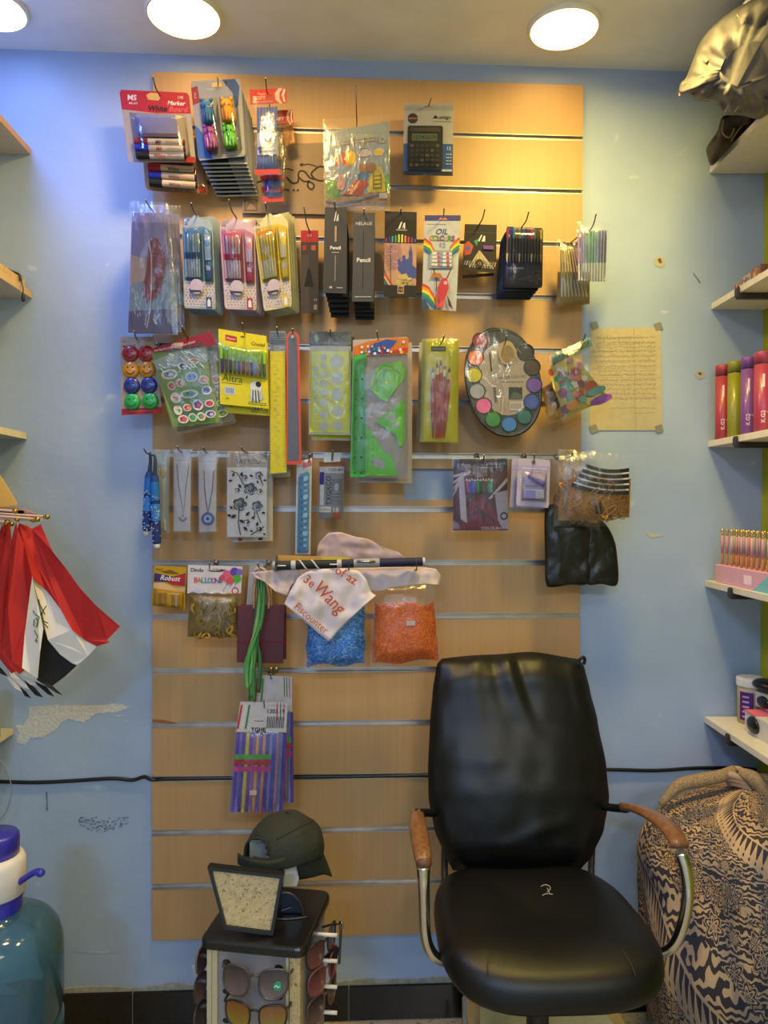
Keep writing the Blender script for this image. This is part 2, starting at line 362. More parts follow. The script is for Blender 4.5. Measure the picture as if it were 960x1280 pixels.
# ---------------------------------------------------------------- slatwall panel
def wood():
    mt = bpy.data.materials.new('maple_slat'); mt.use_nodes = True; n = mt.node_tree.nodes; L = mt.node_tree.links; bs = n['Principled BSDF']
    tc = n.new('ShaderNodeTexCoord'); mp = n.new('ShaderNodeMapping'); mp.inputs['Scale'].default_value = (95, 1, 2.2)
    a = n.new('ShaderNodeTexNoise'); a.inputs['Scale'].default_value = 1; a.inputs['Detail'].default_value = 5; L.new(tc.outputs['Object'], mp.inputs[0]); L.new(mp.outputs[0], a.inputs['Vector'])
    g = n.new('ShaderNodeTexNoise'); g.inputs['Scale'].default_value = 2.5; L.new(tc.outputs['Object'], g.inputs['Vector'])
    r = n.new('ShaderNodeValToRGB'); r.color_ramp.elements[0].position = .25; r.color_ramp.elements[1].position = .75
    r.color_ramp.elements[0].color = (*rgb(WOODCOL[0]), 1); r.color_ramp.elements[1].color = (*rgb(WOODCOL[1]), 1)
    ad = n.new('ShaderNodeMath'); ad.operation = 'MULTIPLY_ADD'; ad.inputs[1].default_value = .35; L.new(g.outputs[0], ad.inputs[0])
    m2 = n.new('ShaderNodeMath'); m2.operation = 'MULTIPLY'; m2.inputs[1].default_value = .65; L.new(a.outputs[0], m2.inputs[0]); L.new(m2.outputs[0], ad.inputs[2]); L.new(ad.outputs[0], r.inputs[0])
    L.new(r.outputs[0], bs.inputs['Base Color']); bs.inputs['Roughness'].default_value = .46; return mt
WOODCOL = ('aa8454', 'b89262')
WOODM = wood(); EDGE = m('a8946c', .7)
pan = thing('slatwall_panel', 'tall tan wood slatwall panel with metal grooves fixed to the blue wall', 'slatwall', (.61, 0, T0-2.44))
b = B(); g = .0075; PW = 1.22
cx0, cx1 = P(505, 600, 0).x, P(600, 600, 0).x; cz1, cz0 = P(540, 586, 0).z, P(540, 625, 0).z
for k in range(16):
    z1 = T0-.1525*k-(g if k else 0); z0 = T0-.1525*(k+1)+(g if k < 15 else 0)
    if k == 7:
        for a_, c_ in (((0, z0), (cx0, z1)), ((cx1, z0), (PW, z1)), ((cx0, cz1), (cx1, z1)), ((cx0, z0), (cx1, cz0))): b.box((a_[0], 0, a_[1]), (c_[0], .013, c_[1]), WOODM)
    else: b.box((0, 0, z0), (PW, .013, z1), WOODM)
for a_, c_ in (((0, T0-2.44), (cx0, T0)), ((cx1, T0-2.44), (PW, T0)), ((cx0, T0-2.44), (cx1, cz0)), ((cx0, cz1), (cx1, T0))): b.box((a_[0], .013, a_[1]), (c_[0], .0178, c_[1]), EDGE)
b.make('slatted_board', pan)
AL = m('b0a69c', .35, .85, var=.12, scale=20)
for k in range(1, 16):
    z = T0-.1525*k; b = B()
    b.box((0, .010, z-g), (PW, .0128, z+g), AL)
    b.box((-.001, -.0008, z-g-.0006), (PW+.001, .0125, z-g+.0022), AL)
    b.box((-.001, -.0008, z+g-.0016), (PW+.001, .0125, z+g+.0005), AL)
    b.make('metal_rail', pan)
b = B(); mat = m('8a5a30', .8)
b.prism([P(190.5, 899, .0012), P(191, 903, .0012), P(215, 905, .0012), P(222, 904, .0012), P(205, 900, .0012)][::-1], [P(190.5, 899, -.004), P(191, 903, -.004), P(215, 905, -.004), P(222, 904, -.004), P(205, 900, -.004)][::-1], mat); b.make('chipped_edge', pan)
# cable
b = B(); pts = [P(-30, 976, -.012), P(40, 978, -.012), P(90, 976, -.012), P(140, 973, -.011), P(165, 975, -.010), P(180, 971, -.008), P(188, 974, -.002), P(196, 974.5, -.003)]
gz = GROOVES[12]
pts += [(x, -.0005, gz) for x in (.05, .3, .6, .9, 1.15, 1.2)]+[P(735, 964, -.004), P(762, 962, -.010), P(820, 963, -.012), P(870, 960, -.012), P(920, 960, -.012), P(945, 962, -.012)]
b.tube(pts, .0052, m('0c0d0f', .4)); tag(b.make('power_cable', None, smooth=True), 'black cable running along the wall and through a slatwall groove', 'cable')
# ---------------------------------------------------------------- shelves
SHW = m('d8cfc0', .45); SHE = m('e6e0d8', .5)
def rshelf(x, y, th, label, L=1.3):
    a = P(x, y, -WY+.002); dn = Vector((DR.y, -DR.x, 0)); w2 = (RC-a).dot(dn)-.001
    q = [a, a-DR*L, a-DR*L+dn*w2, a+dn*w2]
    t = thing('wall_shelf', label, 'shelf', (a.x, a.y, a.z), 'white shelves on the right wall')
    b = B(); b.prism([(p.x, p.y, a.z) for p in q], [(p.x, p.y, a.z+th) for p in q], SHW); b.make('board', t, bevel=.001)
    return t, a, w2
def bracket(t, a, w2, s, h=.03):
    dn = Vector((DR.y, -DR.x, 0)); c = a-DR*s; b = B(); B2 = m('3a3530', .4, .5)
    q = [c-dn*.006, c+dn*w2]
    up = Vector((0, 0, 1)); e2 = DR*.009
    f = [c-dn*.006+up*.016, c-dn*.009+up*.010, c-dn*.009-up*.008, c-dn*.004-up*.016, c+dn*w2-up*.016, c+dn*w2-up*.001, c-dn*.001-up*.001, c-dn*.002+up*.016]
    b.prism([v+e2 for v in f], [v-e2 for v in f], B2); b.make('bracket', t, bevel=.002)
RS = []
for x, y, s, lb in [(887, 217, None, 'white wall shelf, topmost on the right, under the big plastic bag'), (889, 387, .17, 'white wall shelf on the right holding small patterned boxes'),
                    (885, 559, .18, 'white wall shelf on the right holding the coloured bottles'), (881, 733, .17, 'white wall shelf on the right holding the box of pens'),
                    (880, 903, .16, 'white wall shelf on the right holding the white tub, lowest one')]:
    t, a, w2 = rshelf(x, y, .018, lb); RS.append((t, a, w2))
    bracket(t, a, w2, s or .5); bracket(t, a, w2, 1.0)
def lshelf(x, y, th, ec, label, L=1.3):
    a = P(x, y, -WY+.002); t = thing('wall_shelf', label, 'shelf', tuple(a), 'shelves on the left wall')
    b = B(); b.box((LX, a.y-L, a.z), (a.x-.002, a.y, a.z+th), m('b8b4b0', .5)); b.make('board', t)
    b = B(); b.box((a.x-.002, a.y-L, a.z), (a.x, a.y, a.z+th), ec); b.make('edge_strip', t, label='edge band of the shelf board')
    return t, a
LS = [lshelf(38, 193, .018, m('c89858', .5), 'wall shelf with wood coloured edge, topmost at the left'),
      lshelf(40, 373, .018, m('d0b078', .5), 'wall shelf at the left with a black cord hanging from it'),
      lshelf(33.5, 549, .018, m('d8d0b0', .5), 'wall shelf at the left above the hanging flags'),
      lshelf(17, 917, .016, m('d8c8a8', .5), 'wall shelf at the left below the flags, under the black bottle')]
# ================================================================ office chair
LEA = m('09090b', .43, var=.15, scale=220, bump=.10, spec=.4)
ch = thing('office_chair', 'black leather office chair with chrome and worn wooden armrests', 'chair', (P(690, 1150, .48).x, -.48, 0))
def rows(tab, v):
    for a, c in zip(tab[:-1], tab[1:]):
        if a[0] <= v <= c[0]:
            t = (v-a[0])/(c[0]-a[0]); t = t*t*(3-2*t)*.4+t*.6
            return [p*(1-t)+q*t for p, q in zip(a[1:], c[1:])]
    return list(tab[-1][1:])
# rows: y px, left x px, right x px, distance from the slatwall
BT = [(819, 552, 722, .125), (824, 547, 728, .135), (832, 545, 731, .14), (860, 541, 737.5, .155), (900, 537.5, 747, .175), (958, 535, 758, .205), (998, 535.6, 761.5, .225), (1037, 543, 755, .24), (1069, 556, 741, .25), (1088, 566, 725, .25)]
def back_fn(side):
    def fn(u, v):
        y = 819+(1088-819)*v; xl, xr, d = rows(BT, y); s = 2*u-1
        top = 5.5*math.exp(-((u-.66)/.2)**2)+2*math.exp(-((u-.3)/.25)**2)-1.5
        yy = y-top*(1-v)**6+(3.5*abs(s)**3)*(1-v)**4
        x = (xl+xr)/2+(xr-xl)/2*s
        if side: return P(x, yy, d-.035*(1-abs(s)**4)*min(1, v*8+.1)*min(1, (1-v)*8+.1))
        e = (1-abs(s)**3.2)**.5 if abs(s) < 1 else 0
        ev = min(1, (v/.10))**.5*min(1, ((1-v)/.10))**.5
        lum = .020*math.exp(-((v-.62)/.26)**2)*(1-s*s)
        h = .050*e*ev+lum*ev
        # pulls and wrinkles of the cover
        wr = .0042*math.exp(-((u-.47-.35*v)/.05)**2)*max(0, 1-v*2.6)-.0046*math.exp(-((u-.53-.35*v)/.04)**2)*max(0, 1-v*2.6)
        wr += .003*math.exp(-((u-.25-.1*v)/.05)**2)*max(0, 1-v*3)-.003*math.exp(-((u-.38-.2*v)/.035)**2)*max(0, 1-v*3)
        wr += .0035*math.exp(-((u-.92)/.03)**2)*math.sin(v*9)-.003*math.exp(-((u-.06)/.03)**2)*math.sin(v*14)
        wr += .0035*math.exp(-(((v-.84)+.28*(u-.55))/.035)**2)*math.exp(-((u-.6)/.22)**2)-.003*math.exp(-(((v-.93)-.1*(u-.3))/.03)**2)*math.exp(-((u-.35)/.2)**2)
        wr += .0012*noise.noise(Vector((u*9, v*9, 1)))+.002*math.sin(u*28+v*4)*max(0, 1-v*9)
        return P(x, yy, d+h+wr*e*2.0)
    return fn
b = B(); b.grid(back_fn(0), 44, 44, LEA); b.grid(back_fn(1), 44, 44, LEA); b.make('backrest', ch, smooth=True)
b = B(); c = P(726, 826, .15); b.tube([c+Vector((-.008, -.005, .0)), c+Vector((-.002, -.008, .008)), c+Vector((.006, -.004, .010)), c+Vector((.011, 0, .002)), c+Vector((.008, 0, -.01))], .0045, m('0a0a0b', .6)); b.make('cover_knot', ch, smooth=True)
# seat cushion in plan: back, front, widths
ZS = .578
sb = P(658, 1080, .25); sf = P(695, 1216, .70)
def seat_out(a):                     # rounded plan outline
    cx = (P(658, 1100, .30).x+P(694, 1205, .66).x)/2; cy = -.478
    n_ = 3.4; ca, sa = math.cos(a), math.sin(a)
    r = (abs(ca)**n_+abs(sa)**n_)**(-1/n_); x = r*ca; y = r*sa
    wd = .222+.020*(-y+1)/2
    return Vector((cx+x*wd-.003*y, cy+y*.232, 0))
C0 = sum((seat_out(k*math.pi/8) for k in range(16)), Vector())/16
def seat_ring(rho, z, n=64):
    out = []
    for j in range(n):
        a = 2*math.pi*j/n; p = C0+(seat_out(a)-C0)*rho; fy = (C0.y-p.y)/.232
        dz = -.030*max(0, fy-.55)**1.5*2.2-.004*math.cos(p.x*20)*(1-rho)+.012*max(0, -fy-.6)
        dz -= .010*math.exp(-((fy-.05)/.5)**2)*math.exp(-((p.x-C0.x)/.14)**2)*(1 if rho < .95 else .3)
        out.append(Vector((p.x, p.y, ZS+z+dz+.0012*noise.noise(Vector((p.x*18, p.y*18, z*9))))))
    return out
prof = [(.02, 0), (.2, 0), (.4, .001), (.6, .001), (.75, .0), (.85, -.002), (.92, -.006), (.965, -.014), (.99, -.026), (1, -.042), (.995, -.058), (.97, -.070), (.92, -.076), (.7, -.078), (.1, -.078)]
b = B(); b.rings([seat_ring(r_, z_) for r_, z_ in prof], LEA); b.make('seat', ch, smooth=True)
b = B()
def on_seat(px, py, lift=.0005):
    p = Pz(px, py, ZS); fy = (C0.y-p.y)/.232
    return Vector((p.x, p.y, ZS-.002+lift-.030*max(0, fy-.55)**1.5*2.2))
b.tube([on_seat(610, 1190), on_seat(609.5, 1200), on_seat(609, 1208)], .0012, m('2e2a28', .5)); b.tube([on_seat(778, 1185), on_seat(787, 1196), on_seat(794, 1208)], .0012, m('2e2a28', .5)); b.make('seam', ch)
b = B(); zz = .0035
for q in ([(676, 1108), (681, 1106), (686, 1107), (688, 1111), (684, 1115)], [(678, 1119), (684, 1117), (691, 1118)], [(684, 1110), (687, 1116)]):
    b.tube([Pz(x, y, ZS-.002) for x, y in q], .0009, m('a8a29a', .7), n=6)
b.make('torn_thread', ch)
# armrests
WOODA = m('7c5230', .28, var=.35, scale=90, coat=.3); WOODD = m('5a3520', .5, var=.4, scale=200)
def arm_pad(pts, wds, th, name='arm_pad'):
    pts, wds = catmull([Vector(p) for p in pts], wds); rs = []
    for i, p in enumerate(pts):
        ax = (pts[min(i+1, len(pts)-1)]-pts[max(i-1, 0)]).normalized(); sd = Vector((1, 0, 0)); nr = sd.cross(ax).normalized()
        if nr.z < 0: nr = -nr
        w2 = wds[i]; rs.append([p+sd*w2*a_+nr*th*c_ for a_, c_ in ((-.85, -.5), (-1, 0), (-.85, .6), (-.4, 1), (.4, 1), (.85, .6), (1, 0), (.85, -.5))])
    b = B(); b.rings(rs, WOODA); return b.make(name, ch, smooth=True)
arm_pad([P(778, 1009, .34), P(800, 1013, .42), P(822, 1024, .49), P(840, 1040, .555), P(850, 1058, .60)], [.010, .018, .022, .023, .020], .011)
arm_pad([P(521, 1016, .36), P(522, 1030, .45), P(525, 1048, .52), P(528, 1068, .58), P(529, 1078, .60)], [.016, .020, .0205, .019, .016], .010)
b = B(); b.ball(P(530, 1080, .606), .017, WOODD, sc=(1, .5, .7)); b.make('worn_arm_end', ch, smooth=True, label='scuffed dark end of the left armrest')
b = B(); b.tube([P(851, 1066, .595), P(857, 1085, .60), P(860, 1110, .60), P(858, 1135, .59), P(852, 1160, .575), P(843, 1180, .56), P(830, 1190, .54), P(800, 1196, .50)], [.013, .013, .0125, .012, .012, .0115, .011, .011], CHROME, n=14); b.make('arm_tube', ch, smooth=True)
b = B(); b.tube([P(529, 1082, .60), P(529.5, 1105, .60), P(530, 1130, .585), P(531, 1160, .57), P(535, 1182, .56), P(546, 1197, .55), P(570, 1206, .52)], [.015, .0125, .0125, .012, .012, .0115, .011], CHROME, n=14); b.make('arm_tube', ch, smooth=True)
b = B(); b.tube([P(783, 1011, .36), P(768, 1010, .30), P(750, 1008, .23), P(730, 1010, .16)], .010, m('2a2a2c', .35, .6), n=10); b.make('arm_bracket', ch, smooth=True)
b = B(); b.tube([P(522, 1016, .38), P(534, 1016, .30), P(545, 1016, .24), P(565, 1014, .18)], .010, BLACKP, n=10); b.make('arm_bracket', ch, smooth=True)
b = B()
for x in (556, 740): b.tube([P(x, 1060, .20), P(x, 1100, .22), Vector((P(x, 1100, .22).x, -.30, ZS-.09)), Vector((C0.x, -.40, ZS-.095))], .009, m('4a4038', .4, .5), n=8)
b.make('back_support', ch, smooth=True)
b = B(); b.box((C0.x-.10, -.58, ZS-.115), (C0.x+.10, -.36, ZS-.072), BLACKP); b.lathe((C0.x, -.47, 0), [(.05, .10), (.05, .13), (.025, .14), (.025, .46), (.03, .47)], BLACKP, n=20); b.make('gas_column', ch)
for k in range(5):
    a = .3+k*2*math.pi/5; b = B(); dx = Vector((math.cos(a), math.sin(a), 0)); c0 = Vector((C0.x, -.47, .11))
    b.tube([c0, c0+dx*.13+Vector((0, 0, -.01)), c0+dx*.26+Vector((0, 0, -.045))], [.026, .022, .015], BLACKP, n=10); lg = b.make('base_leg', ch, smooth=True)
    b = B(); cc = c0+dx*.26; cc.z = .027; sd = Vector((-dx.y, dx.x, 0))
    for s_ in (-1, 1): b.seg(cc+sd*(.006*s_), cc+sd*(.022*s_), [(0, .026, BLACKP), (1, .026, BLACKP)], n=18)
    b.tube([cc, cc+Vector((0, 0, .04))], .006, METAL); b.make('caster', ch)
# carton behind the chair base
bx0, bx1 = P(584, 1250, .12).x, P(775, 1250, .12).x; zt2 = P(660, 1247, .06).z
t = thing('cardboard_box', 'tan cardboard box with torn flaps on the floor behind the chair base', 'box', ((bx0+bx1)/2, -.1, 0))
CB = m('a8905a', .8, var=.12, scale=30)
b = B(); b.box((bx0, -.165, 0), (bx1, -.03, zt2-.012), CB); b.make('carton', t, bevel=.002)
b = B(); c = Card([(600, 1246), (655, 1250), (672, 1290), (600, 1290)], .168, .003, 'b8a468'); b = c; b.make('flap', t)
c = Card([(676, 1250), (740, 1245), (775, 1290), (690, 1290)], .168, .003, 'c0ae78'); c.make('flap', t)
c = Card([(579, 1240), (583, 1240), (583, 1300), (579, 1300)], .175, .006, '8a8a84'); c.make('edge_strip', t)

# ================================================================ patterned sack
def tapestry():
    mt = bpy.data.materials.new('tapestry_weave'); mt.use_nodes = True; n = mt.node_tree.nodes; L = mt.node_tree.links; bs = n['Principled BSDF']; bs.inputs['Roughness'].default_value = .85
    def N(t, **k):
        x = n.new(t)
        for a_, v_ in k.items(): setattr(x, a_, v_)
        return x
    def math_(op, a_, b_=None, c_=None):
        x = N('ShaderNodeMath', operation=op)
        for i, q in enumerate((a_, b_, c_)):
            if q is None: continue
            if isinstance(q, (int, float)): x.inputs[i].default_value = q
            else: L.new(q, x.inputs[i])
        return x.outputs[0]
    uv = N('ShaderNodeUVMap'); uv.uv_map = 'uv'; sp = N('ShaderNodeSeparateXYZ'); L.new(uv.outputs[0], sp.inputs[0]); U, V = sp.outputs[0], sp.outputs[1]
    uvm = N('ShaderNodeMapping'); uvm.inputs['Scale'].default_value = (1, 3.1, 1); L.new(uv.outputs[0], uvm.inputs[0]); dist = N('ShaderNodeTexNoise'); dist.inputs['Scale'].default_value = 5; L.new(uvm.outputs[0], dist.inputs['Vector'])
    vm = N('ShaderNodeVectorMath', operation='MULTIPLY_ADD'); L.new(dist.outputs['Color'], vm.inputs[0]); vm.inputs[1].default_value = (.04, .04, 0); L.new(uvm.outputs[0], vm.inputs[2])
    # flowers: cells with petals
    vo = N('ShaderNodeTexVoronoi', feature='F1'); vo.inputs['Scale'].default_value = 8; L.new(vm.outputs[0], vo.inputs['Vector'])
    sub = N('ShaderNodeVectorMath', operation='SUBTRACT'); L.new(vo.outputs['Position'], sub.inputs[1]); sc = N('ShaderNodeVectorMath', operation='SCALE'); sc.inputs['Scale'].default_value = 1; L.new(vm.outputs[0], sc.inputs[0]); L.new(sc.outputs[0], sub.inputs[0])
    s2 = N('ShaderNodeSeparateXYZ'); L.new(sub.outputs[0], s2.inputs[0]); an = math_('ARCTAN2', s2.outputs[1], s2.outputs[0])
    pet = math_('MULTIPLY', math_('SINE', math_('MULTIPLY', an, 6.0)), .10); rr = math_('ADD', vo.outputs['Distance'], pet)
    ring = math_('SINE', math_('MULTIPLY', rr, 30.0))
    ringm = math_('GREATER_THAN', ring, .05); outer = math_('LESS_THAN', rr, .47); flower = math_('MULTIPLY', ringm, outer)
    # scrolls between the flowers
    wv = N('ShaderNodeTexWave', wave_type='RINGS'); wv.inputs['Scale'].default_value = 9; wv.inputs['Distortion'].default_value = 9; wv.inputs['Detail'].default_value = 1.5; wv.inputs['Detail Scale'].default_value = 2.2; L.new(vm.outputs[0], wv.inputs['Vector'])
    scr = math_('GREATER_THAN', wv.outputs['Fac'], .55)
    pat = math_('MAXIMUM', flower, math_('MULTIPLY', scr, math_('GREATER_THAN', rr, .5)))
    # bands running across in V
    vb = math_('ADD', V, math_('MULTIPLY', U, .25)); band = math_('FRACT', math_('MULTIPLY', vb, 2.6))
    inband = math_('GREATER_THAN', band, .60)
    teeth = math_('GREATER_THAN', math_('SINE', math_('MULTIPLY', math_('ADD', U, math_('MULTIPLY', V, -.3)), 150.0)), math_('SUBTRACT', math_('MULTIPLY', math_('PINGPONG', math_('MULTIPLY', band, 9.0), 1.0), 2.0), 1.1))
    zig = math_('GREATER_THAN', math_('SINE', math_('ADD', math_('MULTIPLY', V, 300.0), math_('ADD', math_('MULTIPLY', math_('PINGPONG', math_('MULTIPLY', U, 34.0), 1.0), 2.2), math_('MULTIPLY', dist.outputs['Fac'], 30.0)))), .1)
    bsel = math_('GREATER_THAN', band, .80); bpat = math_('ADD', math_('MULTIPLY', teeth, math_('SUBTRACT', 1.0, bsel)), math_('MULTIPLY', zig, bsel))
    lines_ = math_('LESS_THAN', math_('ABSOLUTE', math_('SUBTRACT', band, .62)), .012); lines2 = math_('LESS_THAN', math_('ABSOLUTE', math_('SUBTRACT', band, .80)), .010)
    f = math_('ADD', math_('MULTIPLY', pat, math_('SUBTRACT', 1.0, inband)), math_('MULTIPLY', bpat, inband)); f = math_('MINIMUM', math_('ADD', f, math_('ADD', lines_, lines2)), 1.0)
    # the part near the gathered neck is pale and striped
    neck = math_('GREATER_THAN', V, .86); st = math_('GREATER_THAN', math_('SINE', math_('MULTIPLY', V, 330.0)), -.5)
    f = math_('ADD', math_('MULTIPLY', f, math_('SUBTRACT', 1.0, neck)), math_('MULTIPLY', st, neck))
    nz = N('ShaderNodeTexNoise'); nz.inputs['Scale'].default_value = 6; L.new(uv.outputs[0], nz.inputs['Vector'])
    cr = N('ShaderNodeValToRGB'); L.new(nz.outputs[0], cr.inputs[0]); cr.color_ramp.elements[0].color = (*rgb('8a7664'), 1); cr.color_ramp.elements[1].color = (*rgb('c09c70'), 1); cr.color_ramp.elements[0].position = .4; cr.color_ramp.elements[1].position = .6
    dk = N('ShaderNodeValToRGB'); L.new(nz.outputs[0], dk.inputs[0]); dk.color_ramp.elements[0].color = (*rgb('20222e'), 1); dk.color_ramp.elements[1].color = (*rgb('3a2c28'), 1); dk.color_ramp.elements[0].position = .42; dk.color_ramp.elements[1].position = .66
    mx = N('ShaderNodeMix', data_type='RGBA'); L.new(f, mx.inputs[0]); L.new(dk.outputs[0], mx.inputs[6]); L.new(cr.outputs[0], mx.inputs[7]); L.new(mx.outputs[2], bs.inputs['Base Color'])
    bp = N('ShaderNodeBump'); bp.inputs['Strength'].default_value = .5; bp.inputs['Distance'].default_value = .002; L.new(f, bp.inputs['Height']); L.new(bp.outputs[0], bs.inputs['Normal'])
    return mt
TAP = tapestry()
kn = P(918, 962, .24)
sc_ = thing('tied_cloth_bundle', 'big bulging bundle of navy and cream patterned cloth beside the chair', 'cloth bundle', (kn.x+.02, -.28, 0))
b = B(); SX, SY = kn.x+.065, -.27
R_ = [(0, .16), (.03, .23), (.10, .285), (.22, .315), (.34, .325), (.46, .31), (.56, .285), (.63, .25), (.675, .215), (.70, .165), (.715, .10), (.735, .035), (.75, .034), (.765, .02), (.77, .003)]
NA = 120; uvs = []
RR = []
for i in range(len(R_)-1):
    for k in range(4):
        t_ = k/4; RR.append(tuple(R_[i][q]*(1-t_)+R_[i+1][q]*t_ for q in (0, 1)))
RR.append(R_[-1])
def sack_pt(a, i):
    z, r = RR[i]; f = i/len(RR)
    fold = (.010+.03*f**2)*math.sin(7*a+3*f+1.3)+(.005+.02*f**3)*math.sin(17*a+2*math.sin(z*12))
    bump = .045*noise.noise(Vector((math.cos(a)*1.4, math.sin(a)*1.4, z*3.2+4)))
    r2 = r*(1+fold*1.6)+bump*min(1, r*6)
    lean = .02*(z/.7)
    q = Vector((SX+math.cos(a)*r2*1.0-.05*math.exp(-((z-.62)/.09)**2)*(1 if math.cos(a) < 0 else .3)*abs(math.cos(a)), SY-lean*0+math.sin(a)*r2*.80, z*(kn.z/.77)*1.0))
    q.y = min(q.y, .010)
    dn2 = Vector((DR.y, -DR.x, 0)); ov = (q-RC).dot(dn2)+.003
    if ov > 0: q -= dn2*ov
    return q
for i in range(len(RR)):
    for j in range(NA): b.v.append(sack_pt(2*math.pi*j/NA, i))
loopuv = []
for i in range(len(RR)-1):
    for j in range(NA):
        b.f.append([i*NA+j, i*NA+(j+1) % NA, (i+1)*NA+(j+1) % NA, (i+1)*NA+j]); b.mi.append(b.ix(TAP))
        for jj, ii in ((j, i), (j+1, i), (j+1, i+1), (j, i+1)): loopuv.append((jj/NA*5.2, ii/(len(RR)-1)))
b.f.append([j for j in range(NA-1, -1, -1)]); b.mi.append(0); loopuv += [(0, 0)]*NA
o = b.make('cloth', sc_, smooth=True); ul = o.data.uv_layers.new(name='uv')
for i, q in enumerate(loopuv): ul.data[i].uv = q
b = B()
for k in range(3): b.tube([kn+Vector((.028*math.cos(a)+.01*k, .026*math.sin(a), -.012-.012*k+.006*math.sin(2*a))) for a in [x*.7 for x in range(10)]], .009, TAP, n=10)
b.tube([kn+Vector((0, -.0, 0)), kn+Vector((-.04, -.01, -.012)), kn+Vector((-.09, -.01, -.022)), kn+Vector((-.15, -.01, -.035)), kn+Vector((-.2, -.01, -.085))], [.012, .016, .018, .016, .008], m('8e7654', .85, var=.45, scale=260), n=10)
b.tube([kn+Vector((0, -.02, 0)), kn+Vector((.03, -.04, -.01)), kn+Vector((.06, -.06, -.05)), kn+Vector((.08, -.10, -.10))], [.012, .020, .022, .010], m('8e7654', .85, var=.45, scale=260), n=10)
b.make('knot', sc_, smooth=True)

# ================================================================ water bottle with hand pump
D0 = .52; k_ = K(D0); bx = P(-6, 1100, D0).x; by = -D0
def zz_(y): return P(0, y, D0).z
t = thing('water_bottle', 'large translucent blue water bottle with a hand pump in its neck', 'water bottle', (bx, by, .06))
mt = bpy.data.materials.new('blue_polycarbonate'); mt.use_nodes = True; n = mt.node_tree.nodes; L = mt.node_tree.links
n.remove(n['Principled BSDF']); tr = n.new('ShaderNodeBsdfTransparent'); tr.inputs[0].default_value = (.42, .62, .74, 1); gl = n.new('ShaderNodeBsdfGlossy'); gl.inputs['Roughness'].default_value = .08
df = n.new('ShaderNodeBsdfDiffuse'); df.inputs[0].default_value = (.09, .22, .34, 1); m1 = n.new('ShaderNodeMixShader'); m1.inputs[0].default_value = .38; L.new(tr.outputs[0], m1.inputs[1]); L.new(df.outputs[0], m1.inputs[2])
fr = n.new('ShaderNodeFresnel'); fr.inputs[0].default_value = 1.5; m2 = n.new('ShaderNodeMixShader'); L.new(fr.outputs[0], m2.inputs[0]); L.new(m1.outputs[0], m2.inputs[1]); L.new(gl.outputs[0], m2.inputs[2]); L.new(m2.outputs[0], n['Material Output'].inputs[0])
BLUEB = mt
zs = zz_(1152); r1 = 78*k_
b = B(); b.lathe((bx, by, 0), [(.02, .062), (r1*.88, .062), (r1*.97, .075), (r1, .10), (r1, zs-.36), (r1*.97, zs-.35), (r1*.97, zs-.33), (r1, zs-.32), (r1, zs-.22), (r1*.97, zs-.21), (r1*.97, zs-.195), (r1, zs-.185), (r1, zs-.075), (r1*.985, zs-.05), (r1*.93, zs-.025), (r1*.82, zs-.006), (r1*.68, zs+.006), (r1*.5, zs+.014), (r1*.38, zs+.024), (r1*.34, zs+.04), (r1*.34, zs+.06)], BLUEB, n=64, cap=False)
b.make('bottle', t, smooth=True)
PB = m('2c2aa0', .35, coat=.2); PW_ = m('d8cfcc', .4)
b = B(); b.lathe((bx, by, 0), [(27*k_, zz_(1150)), (29*k_, zz_(1140)), (31*k_, zz_(1132)), (29*k_, zz_(1130)), (33*k_, zz_(1118)), (33*k_, zz_(1112))], PB, n=40); b.make('pump_collar', t, smooth=True)
b = B(); b.lathe((bx, by, 0), [(31*k_, zz_(1118)), (34.5*k_, zz_(1115)), (34.5*k_, zz_(1076)), (32*k_, zz_(1070)), (27*k_, zz_(1068))], PW_, n=40); b.make('pump_body', t, smooth=True)
b = B(); b.lathe((bx, by, 0), [(27*k_, zz_(1078)), (27.5*k_, zz_(1050)), (27*k_, zz_(1044)), (24*k_, zz_(1041)), (1*k_, zz_(1040))], PB, n=40); b.make('pump_button', t, smooth=True)
b = B(); a0 = P(22, 1104, D0+.01); b.tube([a0, P(32, 1097, D0+.02), P(42, 1091, D0+.03), P(49, 1089, D0+.03)], [.007, .0065, .0065, .007], PB, n=12); b.ball(P(50.5, 1091, D0+.03), .0095, PB, sc=(1, 1, .9)); b.make('spout', t, smooth=True)
st_ = B(); st_.box((bx-.16, by-.16, 0), (bx+.16, by+.16, .06), m('3a3a3c', .6)); tag(st_.make('low_stand', None, origin=(bx, by, 0), bevel=.004), 'low dark stand on the floor under the water bottle', 'stand')

